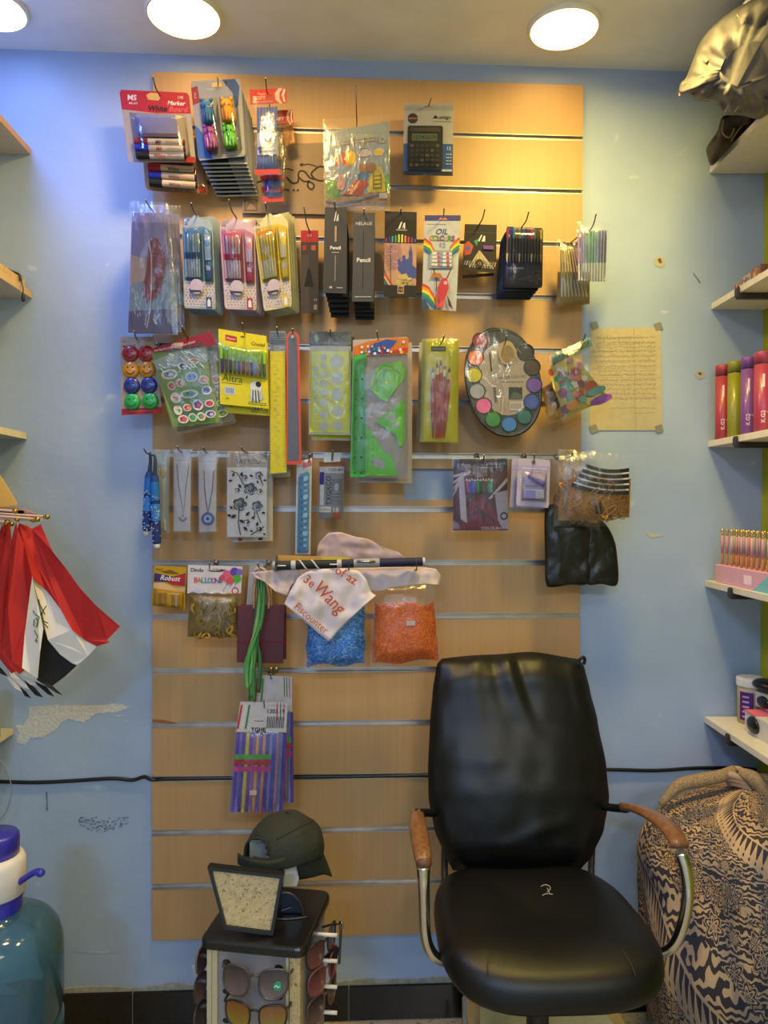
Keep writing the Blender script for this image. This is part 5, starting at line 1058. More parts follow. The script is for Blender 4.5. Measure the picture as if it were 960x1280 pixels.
# pencil sets
def pencil_set(q, d, col, pale, dark, tip, lb, accent, seed):
    t = root('pencil_set', q, d, lb, 'pencil pack', 'pastel pencil sets'); nm = [(0, 10), (0, 97), (4, 100), (96, 100), (100, 97), (100, 12), (88, 6), (62, 4), (52, 0), (40, 0), (24, 6)]
    c = Card(q, d, .001, pale, outline=nm, tilt=.004); c.p([(3, 15), (3, 70), (97, 72), (97, 18), (70, 12)], col); c.p([(3, 70), (3, 98), (97, 98), (97, 71)], 'c4bcc0')
    random.seed(seed)
    for i in range(9):
        for j in range(8): c.o(8+i*10.5+(j % 2)*4, 73+j*3.2, .8, '5a4c58' if (i+j) % 3 else accent, n=5)
    c.t('HB', 12, 9, 3, '3a3440', bold=.02); c.o(42, 76, 8.5, 'b8acc0', 9.5); c.r(20, 80, 56, 82.5, '3a3040'); c.r(70, 87, 88, 99, accent); c.p([(74, 91), (79, 88.5), (84, 91), (84, 97), (74, 97)], 'd8d8e0'); c.make('backing_card', t)
    for k in range(6):
        a = c.px(9+8.6*k, 17); z = c.px(12+8.0*k, 67); rods(t, 'pencil', [(a[0], a[1], z[0], z[1], [(0, .95, tip), (.07, .95, tip), (.071, 1, pale if k % 2 else col), (.45, 1, col), (.46, 1, accent), (.6, 1, pale), (.99, 1, pale), (1, .3, dark)])], d+.008, 1.75, n=6)
        rods(t, 'pencil_ferrule', [(a[0]+1.7, a[1]+4, z[0]+1.7, z[1], [(0, .3, dark), (1, .3, dark)])], d+.0095, 1.2, n=5)
    e = Card([c.px(70, 52), c.px(92, 54), c.px(92, 68), c.px(72, 70)], d+.010, .008, accent, outline=RND); e.r(20, 5, 80, 35, 'b8b8c0'); e.make('sharpener', t, label='small pencil sharpener in the pack')
    e = Card([c.px(69, 20), c.px(91, 22), c.px(91, 48), c.px(72, 48)], d+.009, .007, pale, outline=RND); e.o(50, 35, 4, col); e.make('eraser', t)
    film('blister', t, [c.px(4, 12), c.px(64, 12), c.px(66, 72), c.px(6, 72)], d, .018, BLIS, n=8, nx=8); film('blister', t, [c.px(66, 14), c.px(98, 16), c.px(98, 74), c.px(68, 74)], d, .020, BLIS, n=6, nx=6); return t
def stack_behind(mk, q, d, n_, dx, dy, dd, lbs, col, grp, name, cat, bag=None, txt=None):
    for i in range(n_):
        q2 = [(x+dx*(i+1), y+dy*(i+1)) for x, y in q]; t = root(name, q2, d-dd*(i+1), lbs[i], cat, grp); c = Card(q2, d-dd*(i+1), .001 if bag else min(.004, dd*.6), col, outline=RND); 
        if txt: txt(c)
        c.make('card', t)
        if bag: film('bag', t, q2, d-dd*(i+1)+.001, dd*.5, bag, n=6, nx=5, ny=7, cr=.001)
ORD = ['second', 'third', 'fourth', 'fifth', 'sixth', 'seventh']
for q, col, pale, dark, tip, ac, nm_, hk, sd in [([(227, 270), (265, 268), (270, 387), (230, 385)], '5a88b0', '98aabc', '26283c', '4a80b8', '2a5080', 'blue', ((246, 271), (239, 254)), 1),
    ([(274, 272), (318, 272), (321, 388), (281, 386)], 'b87898', 'c0a8b8', '3a2030', 'd04890', 'a82848', 'pink', ((296, 274), (286, 250)), 2), ([(316, 272), (359, 262), (365, 383), (330, 389)], 'c8b030', 'c8c090', '4a3018', 'd88028', 'c8b020', 'yellow', ((335, 270), (332, 254)), 3)]:
    pencil_set(q, .12, col, pale, dark, tip, nm_+' pencil set with six printed pencils and sharpener, front of its stack', ac, sd)
    stack_behind(None, q, .12, 3, 3.2, 2.6, .018, ['further '+nm_+' pencil set, '+ORD[i]+' in the stack behind the front '+nm_+' one' for i in range(3)], pale, 'pastel pencil sets', 'pencil_set', 'pencil pack', BLIS)
    hook(hk[0][0], hk[0][1], .12, hk[1][0], hk[1][1], 'the '+nm_+' pencil sets')
# small black pack with red top
q = [(376, 288), (398, 288), (398, 391), (376, 392)]; t = root('compass_pack', q, .07, 'narrow black pack with red top between yellow pencils and pencil boxes', 'pack'); c = Card(q, .07, .006, '3a363c'); c.r(0, 0, 100, 14, 'b02430'); c.t('HB', 50, 6, 3, 'e8b8b8'); c.r(10, 18, 30, 24, 'a82838'); c.r(60, 18, 84, 24, 'c05a50'); c.p([(0, 30), (0, 100), (50, 100), (44, 30)], '48444a'); c.p([(18, 68), (42, 44), (58, 50), (72, 68)], '0c0c10'); c.r(74, 90, 92, 96, '8a868c'); c.t('0.5', 84, 84, 2.4, 'b8b4b8'); c.make('box', t); hook(387, 290, .07, 380, 258, 'the narrow black pack')
# pencil boxes
def pencil_box(q, d, lb, col, top, th=.010):
    t = root('pencil_box', q, d, lb, 'pencil box', 'dark pencil boxes'); c = Card(q, d, th, col, tilt=.004)
    if top == 'A': c.p([(42, 16), (50, 5), (54, 5), (46, 16)], 'd8d4d8'); c.p([(52, 16), (58, 8), (62, 8), (62, 16), (58, 16), (58, 12), (56, 16)], 'd8d4d8'); c.line([(50, 22), (50, 40)], 2.2, '9a8878'); c.t('Pencil', 50, 47, 4, 'e8e4e8', bold=.02); squiggles(c, 34, 51, 66, 54, 1, 'b8b4c0', .9); c.line([(50, 56), (50, 86)], .9, '8a8894'); c.r(26, 92, 38, 94.5, 'a8a4ac'); squiggles(c, 58, 92, 84, 95, 1, 'b8b4c0', 1.1)
    elif top == 'B': c.t('HELRAISE' if 0 else 'HELAGE', 48, 12, 4, 'b8b8c4', bold=.01); c.line([(48, 20), (48, 86)], .9, '14141c'); c.t('Pencil', 50, 53, 5.2, 'd8d8e0', bold=.02); squiggles(c, 12, 93, 90, 96, 1, 'a8a8b4', 1.4)
    c.make('box', t); return t
pencil_box([(406, 259), (434, 259), (433, 367), (404, 366)], .13, 'tall dark pencil box with white logo at its top, left of the two', '34343e', 'A')
pencil_box([(442, 266), (469, 266), (467, 377), (440, 377)], .12, 'tall slate pencil box with large Pencil lettering, right of the two', '40414e', 'B')
for i in range(5):
    q = [(406+1.2*i, 276+5*i), (434+.6*i, 276+5*i), (435+.3*i, 371+6.5*i), (407+1.6*i, 371+6.5*i)]; pencil_box(q, .112-.018*i, 'dark pencil box behind the tall one with white logo, '+ORD[i]+' in its stack', '221f22', '', .008)
for i in range(5):
    q = [(442+.3*i, 284+5*i), (469, 284+5*i), (468, 380+5*i), (442+.5*i, 380+5*i)]; pencil_box(q, .102-.018*i, 'dark pencil box behind the slate Pencil box, '+ORD[i]+' in its stack', '2a272a', '', .008)
hook(419, 262, .13, 418, 252, 'the tall dark pencil boxes'); hook(455, 269, .12, 455, 261, 'the slate pencil boxes')
# colour pencils box with castle
q = [(481, 264), (521, 265), (520, 372), (480, 371)]; t = root('colour_pencil_box', q, .10, 'black colour pencil box picturing a blue castle, right of pencil boxes', 'pencil box', 'illustrated art supply boxes'); c = Card(q, .10, .012, '1c1a1e'); c.r(0, 0, 100, 10, '26242a')
c.p([(42, 20), (51, 12), (55, 12), (48, 20)], 'd8d4d8'); c.p([(54, 20), (60, 13), (64, 13), (64, 20), (60, 20), (60, 17)], 'd8d4d8'); c.r(36, 21, 70, 22, 'a8a4a8')
for k in range(10): c.line([(5+10*k, 26+abs(k-4.5)*1.2), (5+10*k, 36)], 2.2, ['8a2a5a', '2a3a9a', '3a8ac0', '2a9a5a', 'a8c040', 'e0c040', 'd87a30', 'c03a3a', '8a3a8a', '4a4ab0'][k])
c.p([(0, 37), (0, 90), (100, 90), (100, 37)], 'b08a78'); c.p([(0, 37), (0, 60), (30, 70), (60, 60), (50, 37)], '9a7480'); c.p([(42, 68), (42, 55), (50, 54), (50, 58), (56, 58), (56, 52), (64, 50), (68, 56), (76, 54), (76, 46), (82, 42), (88, 48), (88, 62), (100, 66), (100, 78), (60, 76)], '3c4a98'); c.p([(76, 46), (82, 38), (88, 46)], '5a5aa8')
c.p([(0, 68), (28, 90), (0, 90)], '3a5a8a'); c.line([(0, 72), (28, 88)], 2.6, 'b04a48'); c.line([(0, 76), (22, 89)], 2, 'c8a850'); c.p([(30, 90), (46, 74), (70, 72), (86, 90)], 'b8a468'); c.line([(20, 40), (20, 84)], .8, '4a3848')
random.seed(4)
for k in range(60): c.o(4+random.random()*40, 38+random.random()*30, .7, random.choice(['5a4a5a', 'c8b0a8', '7a6a90']), n=5)
for k in range(24): c.line([(40+random.random()*40, 78+random.random()*10), (44+random.random()*46, 74+random.random()*12)], .9, random.choice(['d8c888', '7a7048', 'c8a878']))
c.r(0, 86, 100, 100, '1c1a1e'); c.r(42, 86, 62, 96, 'a88870'); c.r(45, 88, 59, 94, '241c1c'); c.t('12', 52, 91, 3, 'c8a888'); c.make('box', t); hook(501, 268, .10, 501, 260, 'the castle pencil box')
# oil colours
q = [(531, 269), (576, 269), (570, 389), (527, 386)]; t = root('oil_colours_box', q, .11, 'white oil colours box with rainbows and a red bird', 'paint box', 'illustrated art supply boxes'); c = Card(q, .11, .012, 'b0b4c2'); c.r(0, 0, 100, 6, '3a3a80'); c.p([(38, 5), (44, 2.5), (58, 2.5), (64, 5)], 'c87a70'); squiggles(c, 8, 8, 60, 11, 1, '7a8aa0', .9); c.t('OIL', 48, 17, 7, '34508a', shear=.25, bold=.01)
for k, (ch_, cl) in enumerate(zip('COLOURS', ['c07a28', '4a9a48', 'c04a3a', '3a5aa8', 'c89028', '3a8a58', '8a3a88'])): c.t(ch_, 22+10*k, 24, 6.4, cl, bold=.03)
c.t('12', 52, 31, 6, '6a88b0')
for k, cl in enumerate(['b83a30', 'd88a28', 'd8c838', '3a8a4a', '2a6a98']):
    c.line([(0, 25+k*2.6), (16, 29+k*2.4), (27, 37+k*1.9), (31, 45+k)], 3.0, cl); c.line([(100, 24+k*2.6), (86, 29+k*2.3), (77, 34+k*2.4)], 3.0, cl)
    c.line([(0, 74+k*3.2), (16, 77+k*3), (30, 85+k*2.4), (40, 98)], 3.6, cl)
c.p([(0, 90), (12, 92), (24, 100), (0, 100)], '2a4a6a'); c.p([(30, 37), (80, 37), (84, 55), (16, 56), (18, 42)], '8a98a8')
for k in range(4): c.r(24, 39+4*k, 80, 41.6+4*k, 'c8c8d4'); c.r(38+k, 39+4*k, 46+k, 41.6+4*k, 'b04860'); c.r(64+k, 39+4*k, 72+k, 41.6+4*k, 'b04860'); c.r(47, 39+4*k, 55, 41.6+4*k, '7a90c8')
c.p([(22, 66), (30, 61), (50, 61), (58, 66)], 'a8683a'); c.line([(34, 62), (30, 56)], 1.4, '4a2a28'); c.line([(70, 66), (78, 58), (84, 54)], 1.2, '4a2a28'); c.line([(40, 66), (40, 80)], 1.2, '3a2a2a')
c.p([(44, 76), (56, 66), (70, 66), (76, 76), (66, 88), (52, 92), (44, 84)], 'b83048'); c.p([(52, 92), (44, 98), (64, 97), (66, 88)], 'c84a50'); c.p([(72, 84), (82, 90), (90, 98), (78, 95)], '4a2840'); c.o(66, 71, 2.4, 'd8a0a8'); c.p([(38, 84), (46, 84), (50, 97), (40, 96)], 'a8503a'); c.make('box', t); hook(554, 273, .11, 555, 261, 'the oil colours box')
# black box
q = [(581, 280), (621, 281), (620, 341), (578, 338)]; t = root('colour_pencil_box', q, .09, 'small black colour pencil box between the oil colours and the gel pens', 'pencil box', 'illustrated art supply boxes'); c = Card(q, .09, .016, '201c22'); c.r(0, 0, 100, 16, '1c1a1e'); c.line([(0, 17), (100, 17)], .7, '4a464c')
c.p([(42, 36), (52, 22), (56, 22), (48, 36)], 'd8d4d8'); c.p([(54, 36), (60, 24), (65, 24), (65, 36), (61, 36)], 'd8d4d8'); c.p([(0, 44), (14, 36), (30, 46), (22, 64), (4, 68)], 'b04a40'); c.p([(4, 52), (18, 46), (22, 58)], '4a5ab0'); c.p([(30, 36), (46, 30), (40, 46)], '3a8a6a')
for k in range(10): c.line([(48, 56), (20+8*k, 92)], 1.4, ['c8b088', '9a8a68', 'b8a890'][k % 3])
for k in range(14): c.line([(4+7*k, 88), (8+7*k, 78)], 1.3, ['8a7ab0', 'b89a68', '6a8a98'][k % 3])
c.o(50, 82, 5, '2a2622'); c.t('12', 50, 82, 3.4, 'b89a68'); c.r(60, 44, 92, 52, '6a4a98'); c.make('box', t)
c = Card([(578, 344), (618, 341), (617, 345), (578, 348)], .07, .01, '4a2c20'); c.make('lower_flap', t); hook(598, 283, .09, 606, 262, 'the small black pencil box')
# gel pens
GP = ['8a2a5a', '2a3a9a', '2a7a9a', '8a3030', '3a8a58', '6a4a9a', '2a3a6a', '6a2a6a', 'b03a4a', '2a6a8a', '7a3a2a', '8a8a30']
def gelset(q, d, lb, full):
    t = root('gel_pen_set', q, d, lb, 'pen set', 'gel pen sets'); c = Card(q, d, .001, '26263c', outline=RND); c.p([(2, 55), (2, 97), (97, 97), (98, 84), (98, 55)], '1c1e3c')
    if full:
        c.r(8, 66, 50, 69, '6a7090'); squiggles(c, 8, 70, 40, 74, 2, '6a7090'); random.seed(6)
        for k in range(22): c.o(58+random.random()*36, 72+random.random()*22, 1.3, random.choice(['3a4068', '4a3a50', '12142a']), n=5)
    c.make('backing_card', t)
    if full:
        for k in range(12):
            a = c.px(5+8.1*k, 3); z = c.px(5+8.1*k, 57); rods(t, 'gel_pen', [(a[0], a[1], z[0], z[1], [(0, .7, GP[k]), (.06, 1, GP[k]), (.3, 1, GP[k]), (.31, .9, '3a3a44'), (.75, .9, '2a2a34'), (.76, .85, 'b8a890' if k % 4 == 0 else '5a5a64'), (1, .4, '8a8a90')])], d+.007, 1.85, n=6)
        film('sleeve', t, [c.px(0, 0), c.px(100, 0), c.px(100, 100), c.px(0, 100)], d+.001, .014, BLIS, n=12, nx=8)
    else:
        film('sleeve', t, [c.px(0, 0), c.px(100, 0), c.px(100, 100), c.px(0, 100)], d+.001, .006, BLIS, n=8, nx=4, ny=6)
    return t
gelset([(633, 283), (679, 285), (678, 360), (630, 360)], .12, 'gel pen set with coloured pen tips over a navy card, frontmost', True)
for i in range(4): gelset([(630-1.5*i, 290+3*i), (676-2.5*i, 291+3*i), (673-3*i, 364+3.6*i), (626-2.2*i, 364+3.6*i)], .10-.018*i, 'gel pen set behind the frontmost, '+ORD[i]+' in its stack, dark lower edge showing', False)
hook(652, 285, .12, 661, 265, 'the gel pen sets')
# pastel pens
def pastel(q, qb, d, cols_, lb, open_top=False):
    t = root('pastel_pen_pack', qb, d, lb, 'pen pack', 'pastel pen packs'); c = Card(q, d, base=False); n_ = len(cols_)
    for k, cl in enumerate(cols_):
        a = c.px(100*(k+.5)/n_, 0); z = c.px(100*(k+.5)/n_, 100); rods(t, 'pastel_pen', [(a[0], a[1], z[0], z[1], [(0, .8, cl), (.04, 1, cl), (.62, 1, cl), (.63, .8, 'c8c8c0'), (.98, .8, cl), (1, .3, cl)])], d+.006, .43*math.dist(c.px(0, 0), c.px(100, 0))/n_, n=6)
    film('bag', t, qb, d+.001, .014, n=5, nx=10, ny=14, cr=.002); return t
pastel([(700, 312), (722, 310), (736, 372), (700, 372)], [(696, 298), (724, 300), (738, 374), (694, 380)], .07, ['b8a84a', 'a8a860', 'c0b070', '9aa870', '8a7a5a', 'b090a8', '8a80b0', 'c08a98'], 'clear bag of yellowish pastel pens, lower left one of two')
pastel([(722, 290), (759, 288), (757, 352), (722, 352)], [(720, 277), (762, 278), (760, 357), (722, 354)], .13, ['a890c0', 'b0a0c8', '9aa0c8', '78b8b0', '70b098', '60a8b0', '88a8c8', '6a80b8', '8078b8', '9088c0'], 'clear pack of lilac and mint pastel pens overlapping the wall, upper right')
t = root('pastel_pen_pack', Q4(700, 372, 735, 384), .05, 'rear pastel pen bag peeking out below the yellowish ones', 'pen pack', 'pastel pen packs'); c = Card([(697, 340), (737, 340), (737, 380), (696, 384)], .045, .004, '9a8248'); c.make('bag_end', t)
hook(737, 289, .13, 745, 268, 'the lilac and mint pens'); hook(712, 305, .07, 722, 296, 'the yellowish pens')
# ================= third row
# magnets card
ALB = .80
q = [(150, 420), (190, 420), (202, 517), (153, 519)]; q = [(150, 421), (192, 421), (203, 517), (152, 519)]
t = root('magnet_card', q, .09, 'card with eight round smiley magnets in red, yellow, blue and green', 'magnet card'); c = Card(q, .09, .0012, 'a89888'); c.t('110', 10, 6, 2.6, '6a3028'); c.t('MAGNET', 26, 12, 2.8, '5a2820', bold=.02); c.p([(0, 92), (0, 100), (100, 100), (100, 91)], 'a02830'); squiggles(c, 20, 94, 86, 97, 1, 'd09080'); c.make('backing_card', t)
for r_, cl in enumerate(('a01828', 'd08a18', '1c2c88', '18a048')):
    for k in range(2):
        u, v = (29, 22+20.5*r_) if k == 0 else (77, 22+20.5*r_); x, y = c.px(u-(3 if k else 0), v); ctr_ = P(x, y, .090); b = B(); mm_ = m(cl, .3, coat=.3, var=.03); n_ = 24; R_0 = 10.2*K(.1)
        b.rings([[ctr_+Vector((math.cos(a)*R_0*f, -hh, math.sin(a)*R_0*f)) for a in [2*math.pi*i/n_ for i in range(n_)]] for f, hh in ((1, 0), (1.0, .003), (.95, .006), (.8, .0085), (.5, .0102), (.02, .011))], mm_); mo = b.make('smiley_magnet', t, smooth=True)
        b = B(); dk = '14181c' if r_ != 3 else '0a5a28'
        for s_ in (-1, 1): b.ball(ctr_+Vector((s_*R_0*.3, -.0108, R_0*.25)), .0019, dk, n=6, sc=(1, .6, 1.5))
        b.tube([ctr_+Vector((R_0*.55*math.cos(a), -.0105, R_0*.55*math.sin(a))) for a in [math.pi*(1.12+.095*i) for i in range(9)]], .0012, dk, n=5, smooth=False); f_ = b.make('smile', mo)
hook(171, 425, .09, 168, 414, 'the smiley magnet card')
# sticker bags
def sticker(q, d, lb, seed, hdr=True, green='70904a'):
    t = root('sticker_pack', q, d, lb, 'sticker pack', 'puffy sticker packs'); c = Card(q, d, .003, green, tilt=.01); c.p([(0, 12), (0, 24), (100, 24), (100, 0), (50, 4)], '98a8a8')
    random.seed(seed); cs = ['c04a58', 'd8a030', '3a5aa8', '6a8ac8', 'b04a70', 'e0b8a0', '48a068', 'c86a30', 'd8c8b8']
    pos = [(22, 34, 13, 8), (50, 26, 7, 6), (72, 22, 10, 5), (20, 50, 6, 7), (38, 48, 6, 7), (62, 42, 10, 8), (84, 48, 8, 7), (22, 67, 8, 9), (50, 64, 15, 7), (86, 62, 8, 7), (20, 84, 7, 8), (40, 82, 7, 6), (62, 80, 9, 9), (86, 80, 8, 6), (26, 97, 9, 7), (46, 96, 7, 7), (64, 96, 7, 7), (84, 94, 9, 6)]
    for i, (u, v, rx, ry) in enumerate(pos):
        v *= .94; rx *= .8; ry *= .8; c.o(u, v, rx, 'd8cfc4', ry, n=12); a_, b_ = random.choice(cs), random.choice(cs); c.o(u, v, rx*.78, a_, ry*.75, n=9 if i % 2 else 5); c.o(u+2, v+.5, rx*.36, b_, ry*.4, n=7); c.o(u-3, v-1, rx*.14, '2a2028', n=5)
    random.seed(seed)
    for k in range(34): u = 5+random.random()*90; v = 5+random.random()*20; c.line([(u, v), (u+3+random.random()*5, v+2+random.random()*5)], .7, 'c8dcd8')
    c.make('sticker_sheet', t)
    if hdr:
        h = Card([(189, 436), (264, 414), (270, 431), (191, 441)], d+.004, .001, '8a1c30'); h.p([(28, 60), (36, 10), (52, 30), (46, 95)], 'b8a8a8'); h.t('EMO STICKERS' if 0 else 'Emotions', 58, 50, 3.4, 'd8b0b8', rot=-6, shear=.3); squiggles(h, 4, 40, 40, 80, 2, 'd8a8b0', .7); h.make('header_card', t)
    film('bag', t, [c.px(-3, -2), c.px(104, -4), c.px(105, 104), c.px(-2, 104)], d+.003, .010, n=4, nx=14, ny=18, cr=.004, seed=seed); return t
sticker([(189, 440), (256, 428), (275, 528), (216, 534)], .12, 'clear pack of puffy stickers on green sheet under a dark red header, front one', 3)
sticker([(206, 440), (272, 428), (291, 526), (222, 540)], .09, 'sticker pack behind the front sticker pack, right and lower edges showing', 8, False, '8a8468'); hook(236, 424, .12, 228, 408, 'the sticker packs')
# Altra pens
def altra(q, d, lb, full=True):
    t = root('pen_pack', q, d, lb, 'pen pack', 'yellow pen packs'); c = Card(q, d, .0012, 'cfc218'); c.r(0, 0, 100, 18, 'd2c41c')
    c.p([(14, 6), (14, 14), (38, 15), (38, 7)], 'a83028'); c.t('FLEXI' if 0 else 'Flexon', 26, 10.5, 3, 'e8c0b0', bold=.01); c.t('FOR ME' if 0 else 'Crucial', 82, 13, 4.2, '4a4018', bold=.02); c.r(46, 5, 54, 7, '5a5018')
    c.r(0, 56, 100, 100, 'd0c41e'); c.t('Altra', 27, 64, 9, '38401c', bold=-.005); c.line([(4, 71), (46, 71)], .8, '6a6418'); c.r(10, 75, 32, 86, 'b8c0d0')
    for k in range(5): c.r(13+3.5*k, 77, 14.5+3.5*k, 84, '4a6aa0')
    c.t('10', 15, 91, 3, '6a6418'); c.o(75, 72, 7.5, 'c8ccd0', 8); c.o(80, 68, 3.6, '20242c'); c.o(76, 84, 9, 'a8b4b8', 6)
    for k in range(6): c.line([(66+2.6*k, 76), (64+3.4*k, 92)], 1.2, '3a4450' if k % 2 else 'c8d0d8')
    squiggles(c, 58, 92, 98, 97, 2, '3a5a5a', 1)
    c.make('backing_card', t)
    if full:
        pc_ = ['3a3a78', '5a4a68', '38383c', '486a38', '3a3a78', '803850', 'a05838', '4a4a9a', '8a8ab8', '588048', '3a5870']
        for k in range(11):
            a = c.px(6+8.7*k, 21); z = c.px(6+8.7*k, 57); rods(t, 'green_pen', [(a[0], a[1], z[0], z[1], [(0, .7, '8ac838'), (.05, 1, '8ac838'), (.5, 1, 'a0d848'), (.51, .9, pc_[k]), (.9, .9, pc_[k]), (1, .5, 'b8c860')])], d+.006, 2.2, n=7)
        film('bag', t, [c.px(0, 18), c.px(100, 18), c.px(100, 60), c.px(0, 60)], d+.002, .014, n=6, nx=12, cr=.003)
    return t
altra([(273, 411), (333, 420), (336, 511), (275, 505)], .12, 'yellow pack of green-tipped pens lettered Altra, front one'); altra([(277, 419), (335, 428), (338, 520), (281, 516)], .10, 'yellow pen pack just behind the Altra pack, lower edge showing', False); hook(306, 419, .12, 303, 404, 'the yellow pen packs')
# yellow letter stencil
q = [(337, 414), (357, 414), (359, 592), (337, 594)]; t = root('letter_stencil', q, .10, 'long yellow alphabet stencil ruler in a sleeve, left of the grey ruler', 'stencil'); c = Card(q, .10, .001, 'a8a8a8'); c.r(0, 0, 100, 10, '8a8c90'); squiggles(c, 6, 1, 96, 9, 5, '3a5048', 1.1); c.p([(4, 14), (4, 99), (96, 99), (96, 14)], 'c8bc28')
for k, ch_ in enumerate('ABCDEFGHIJKLMNOPQRSTUVWXYZ'): c.t(ch_, 36+14*(k % 2), 18+3*k, 4, 'b0ac80', rot=90, bold=.01)
for k in range(42): c.line([(4, 15+2*k), (12 if k % 5 else 18, 15+2*k)], .5, '8a8018'); c.line([(96, 15+2*k), (88 if k % 5 else 80, 15+2*k)], .5, '8a8018')
c.make('stencil', t); film('sleeve', t, q, .101, .004, FILM, n=6, nx=4, ny=20, cr=.002); hook(347, 418, .10, 346, 409, 'the yellow alphabet stencil')
q2 = [(341, 418), (361, 418), (363, 596), (340, 597)]; t = root('letter_stencil', q2, .07, 'rear sleeve behind the yellow alphabet stencil, pale lower edge showing', 'stencil'); c = Card(q2, .07, .001, 'a09a80'); c.make('stencil', t)
# steel ruler in red
q = [(358, 415), (374, 415), (377, 580), (358, 581)]; t = root('metal_ruler', q, .115, 'grey metal ruler in a red-edged sleeve', 'ruler'); c = Card(q, .115, .002, 'c04a42', outline=[(0, 4), (0, 100), (100, 100), (100, 4), (80, 0), (20, 0)]); c.off = .0005; c.p([(14, 4), (10, 97), (84, 97), (80, 4), (64, 1), (30, 1)], m('5c5c60', .45, .6))
for k in range(40): c.line([(76, 6+2.2*k), (82, 6+2.2*k)], .5, '2a2a2c')
c.o(48, 3.4, 2.4, 'a8a8a8'); c.make('ruler', t); hook(366, 419, .115, 366, 411, 'the grey metal ruler')
# circle template
def ctemp(q, d, lb, full=True):
    t = root('circle_template', q, d, lb, 'drawing template', 'yellow circle templates'); c = Card(q, d, .0012, 'b8b8a8'); c.r(0, 0, 100, 14, '2a3024'); c.p([(10, 5), (16, 2), (22, 8), (16, 11)], '8a9a50'); squiggles(c, 34, 10, 70, 12, 1, '8a8c50', .9); c.t('GREEN LIFE' if 0 else 'TEMPLATE', 68, 6, 2.4, '6a7060'); c.p([(2, 19), (2, 98), (97, 98), (97, 19)], 'c8cc18')
    if full:
        for u, v, r_ in [(66, 29, 8.5), (66, 45, 8.8), (67, 61, 8), (68, 77, 7), (68, 91, 6.4), (34, 25, 4), (34, 33, 3.8), (34, 42, 4.2), (35, 50, 4.6), (35, 59, 5), (35, 69, 5.6), (36, 80, 5.6), (36, 92, 5.8), (15, 36, 3.4), (15, 43, 3.2), (14, 50, 2.9), (14, 56, 2.6), (15, 62, 2.4), (15, 67, 2.2), (15, 71, 2), (16, 76, 1.8)]: c.o(u, v, r_, 'b4b8ac', n=20)
        for k in range(38): c.line([(94, 20+2*k), (97, 20+2*k)], .5, '6a7010'); c.line([(2, 20+2*k), (5, 20+2*k)], .5, '6a7010')
        squiggles(c, 14, 80, 28, 96, 5, '8a8c18', .5)
    c.make('template_card', t)
    if full: film('bag', t, q, d+.001, .004, n=6, nx=8, ny=14, cr=.002)
    return t
ctemp([(387, 414), (439, 415), (439, 544), (386, 543)], .12, 'yellow circle template under a black header card, front one'); ctemp([(391, 420), (443, 421), (442, 551), (390, 550)], .10, 'yellow circle template behind the front one, lower edge showing', False)
hook(413, 420, .12, 413, 411, 'the circle templates')
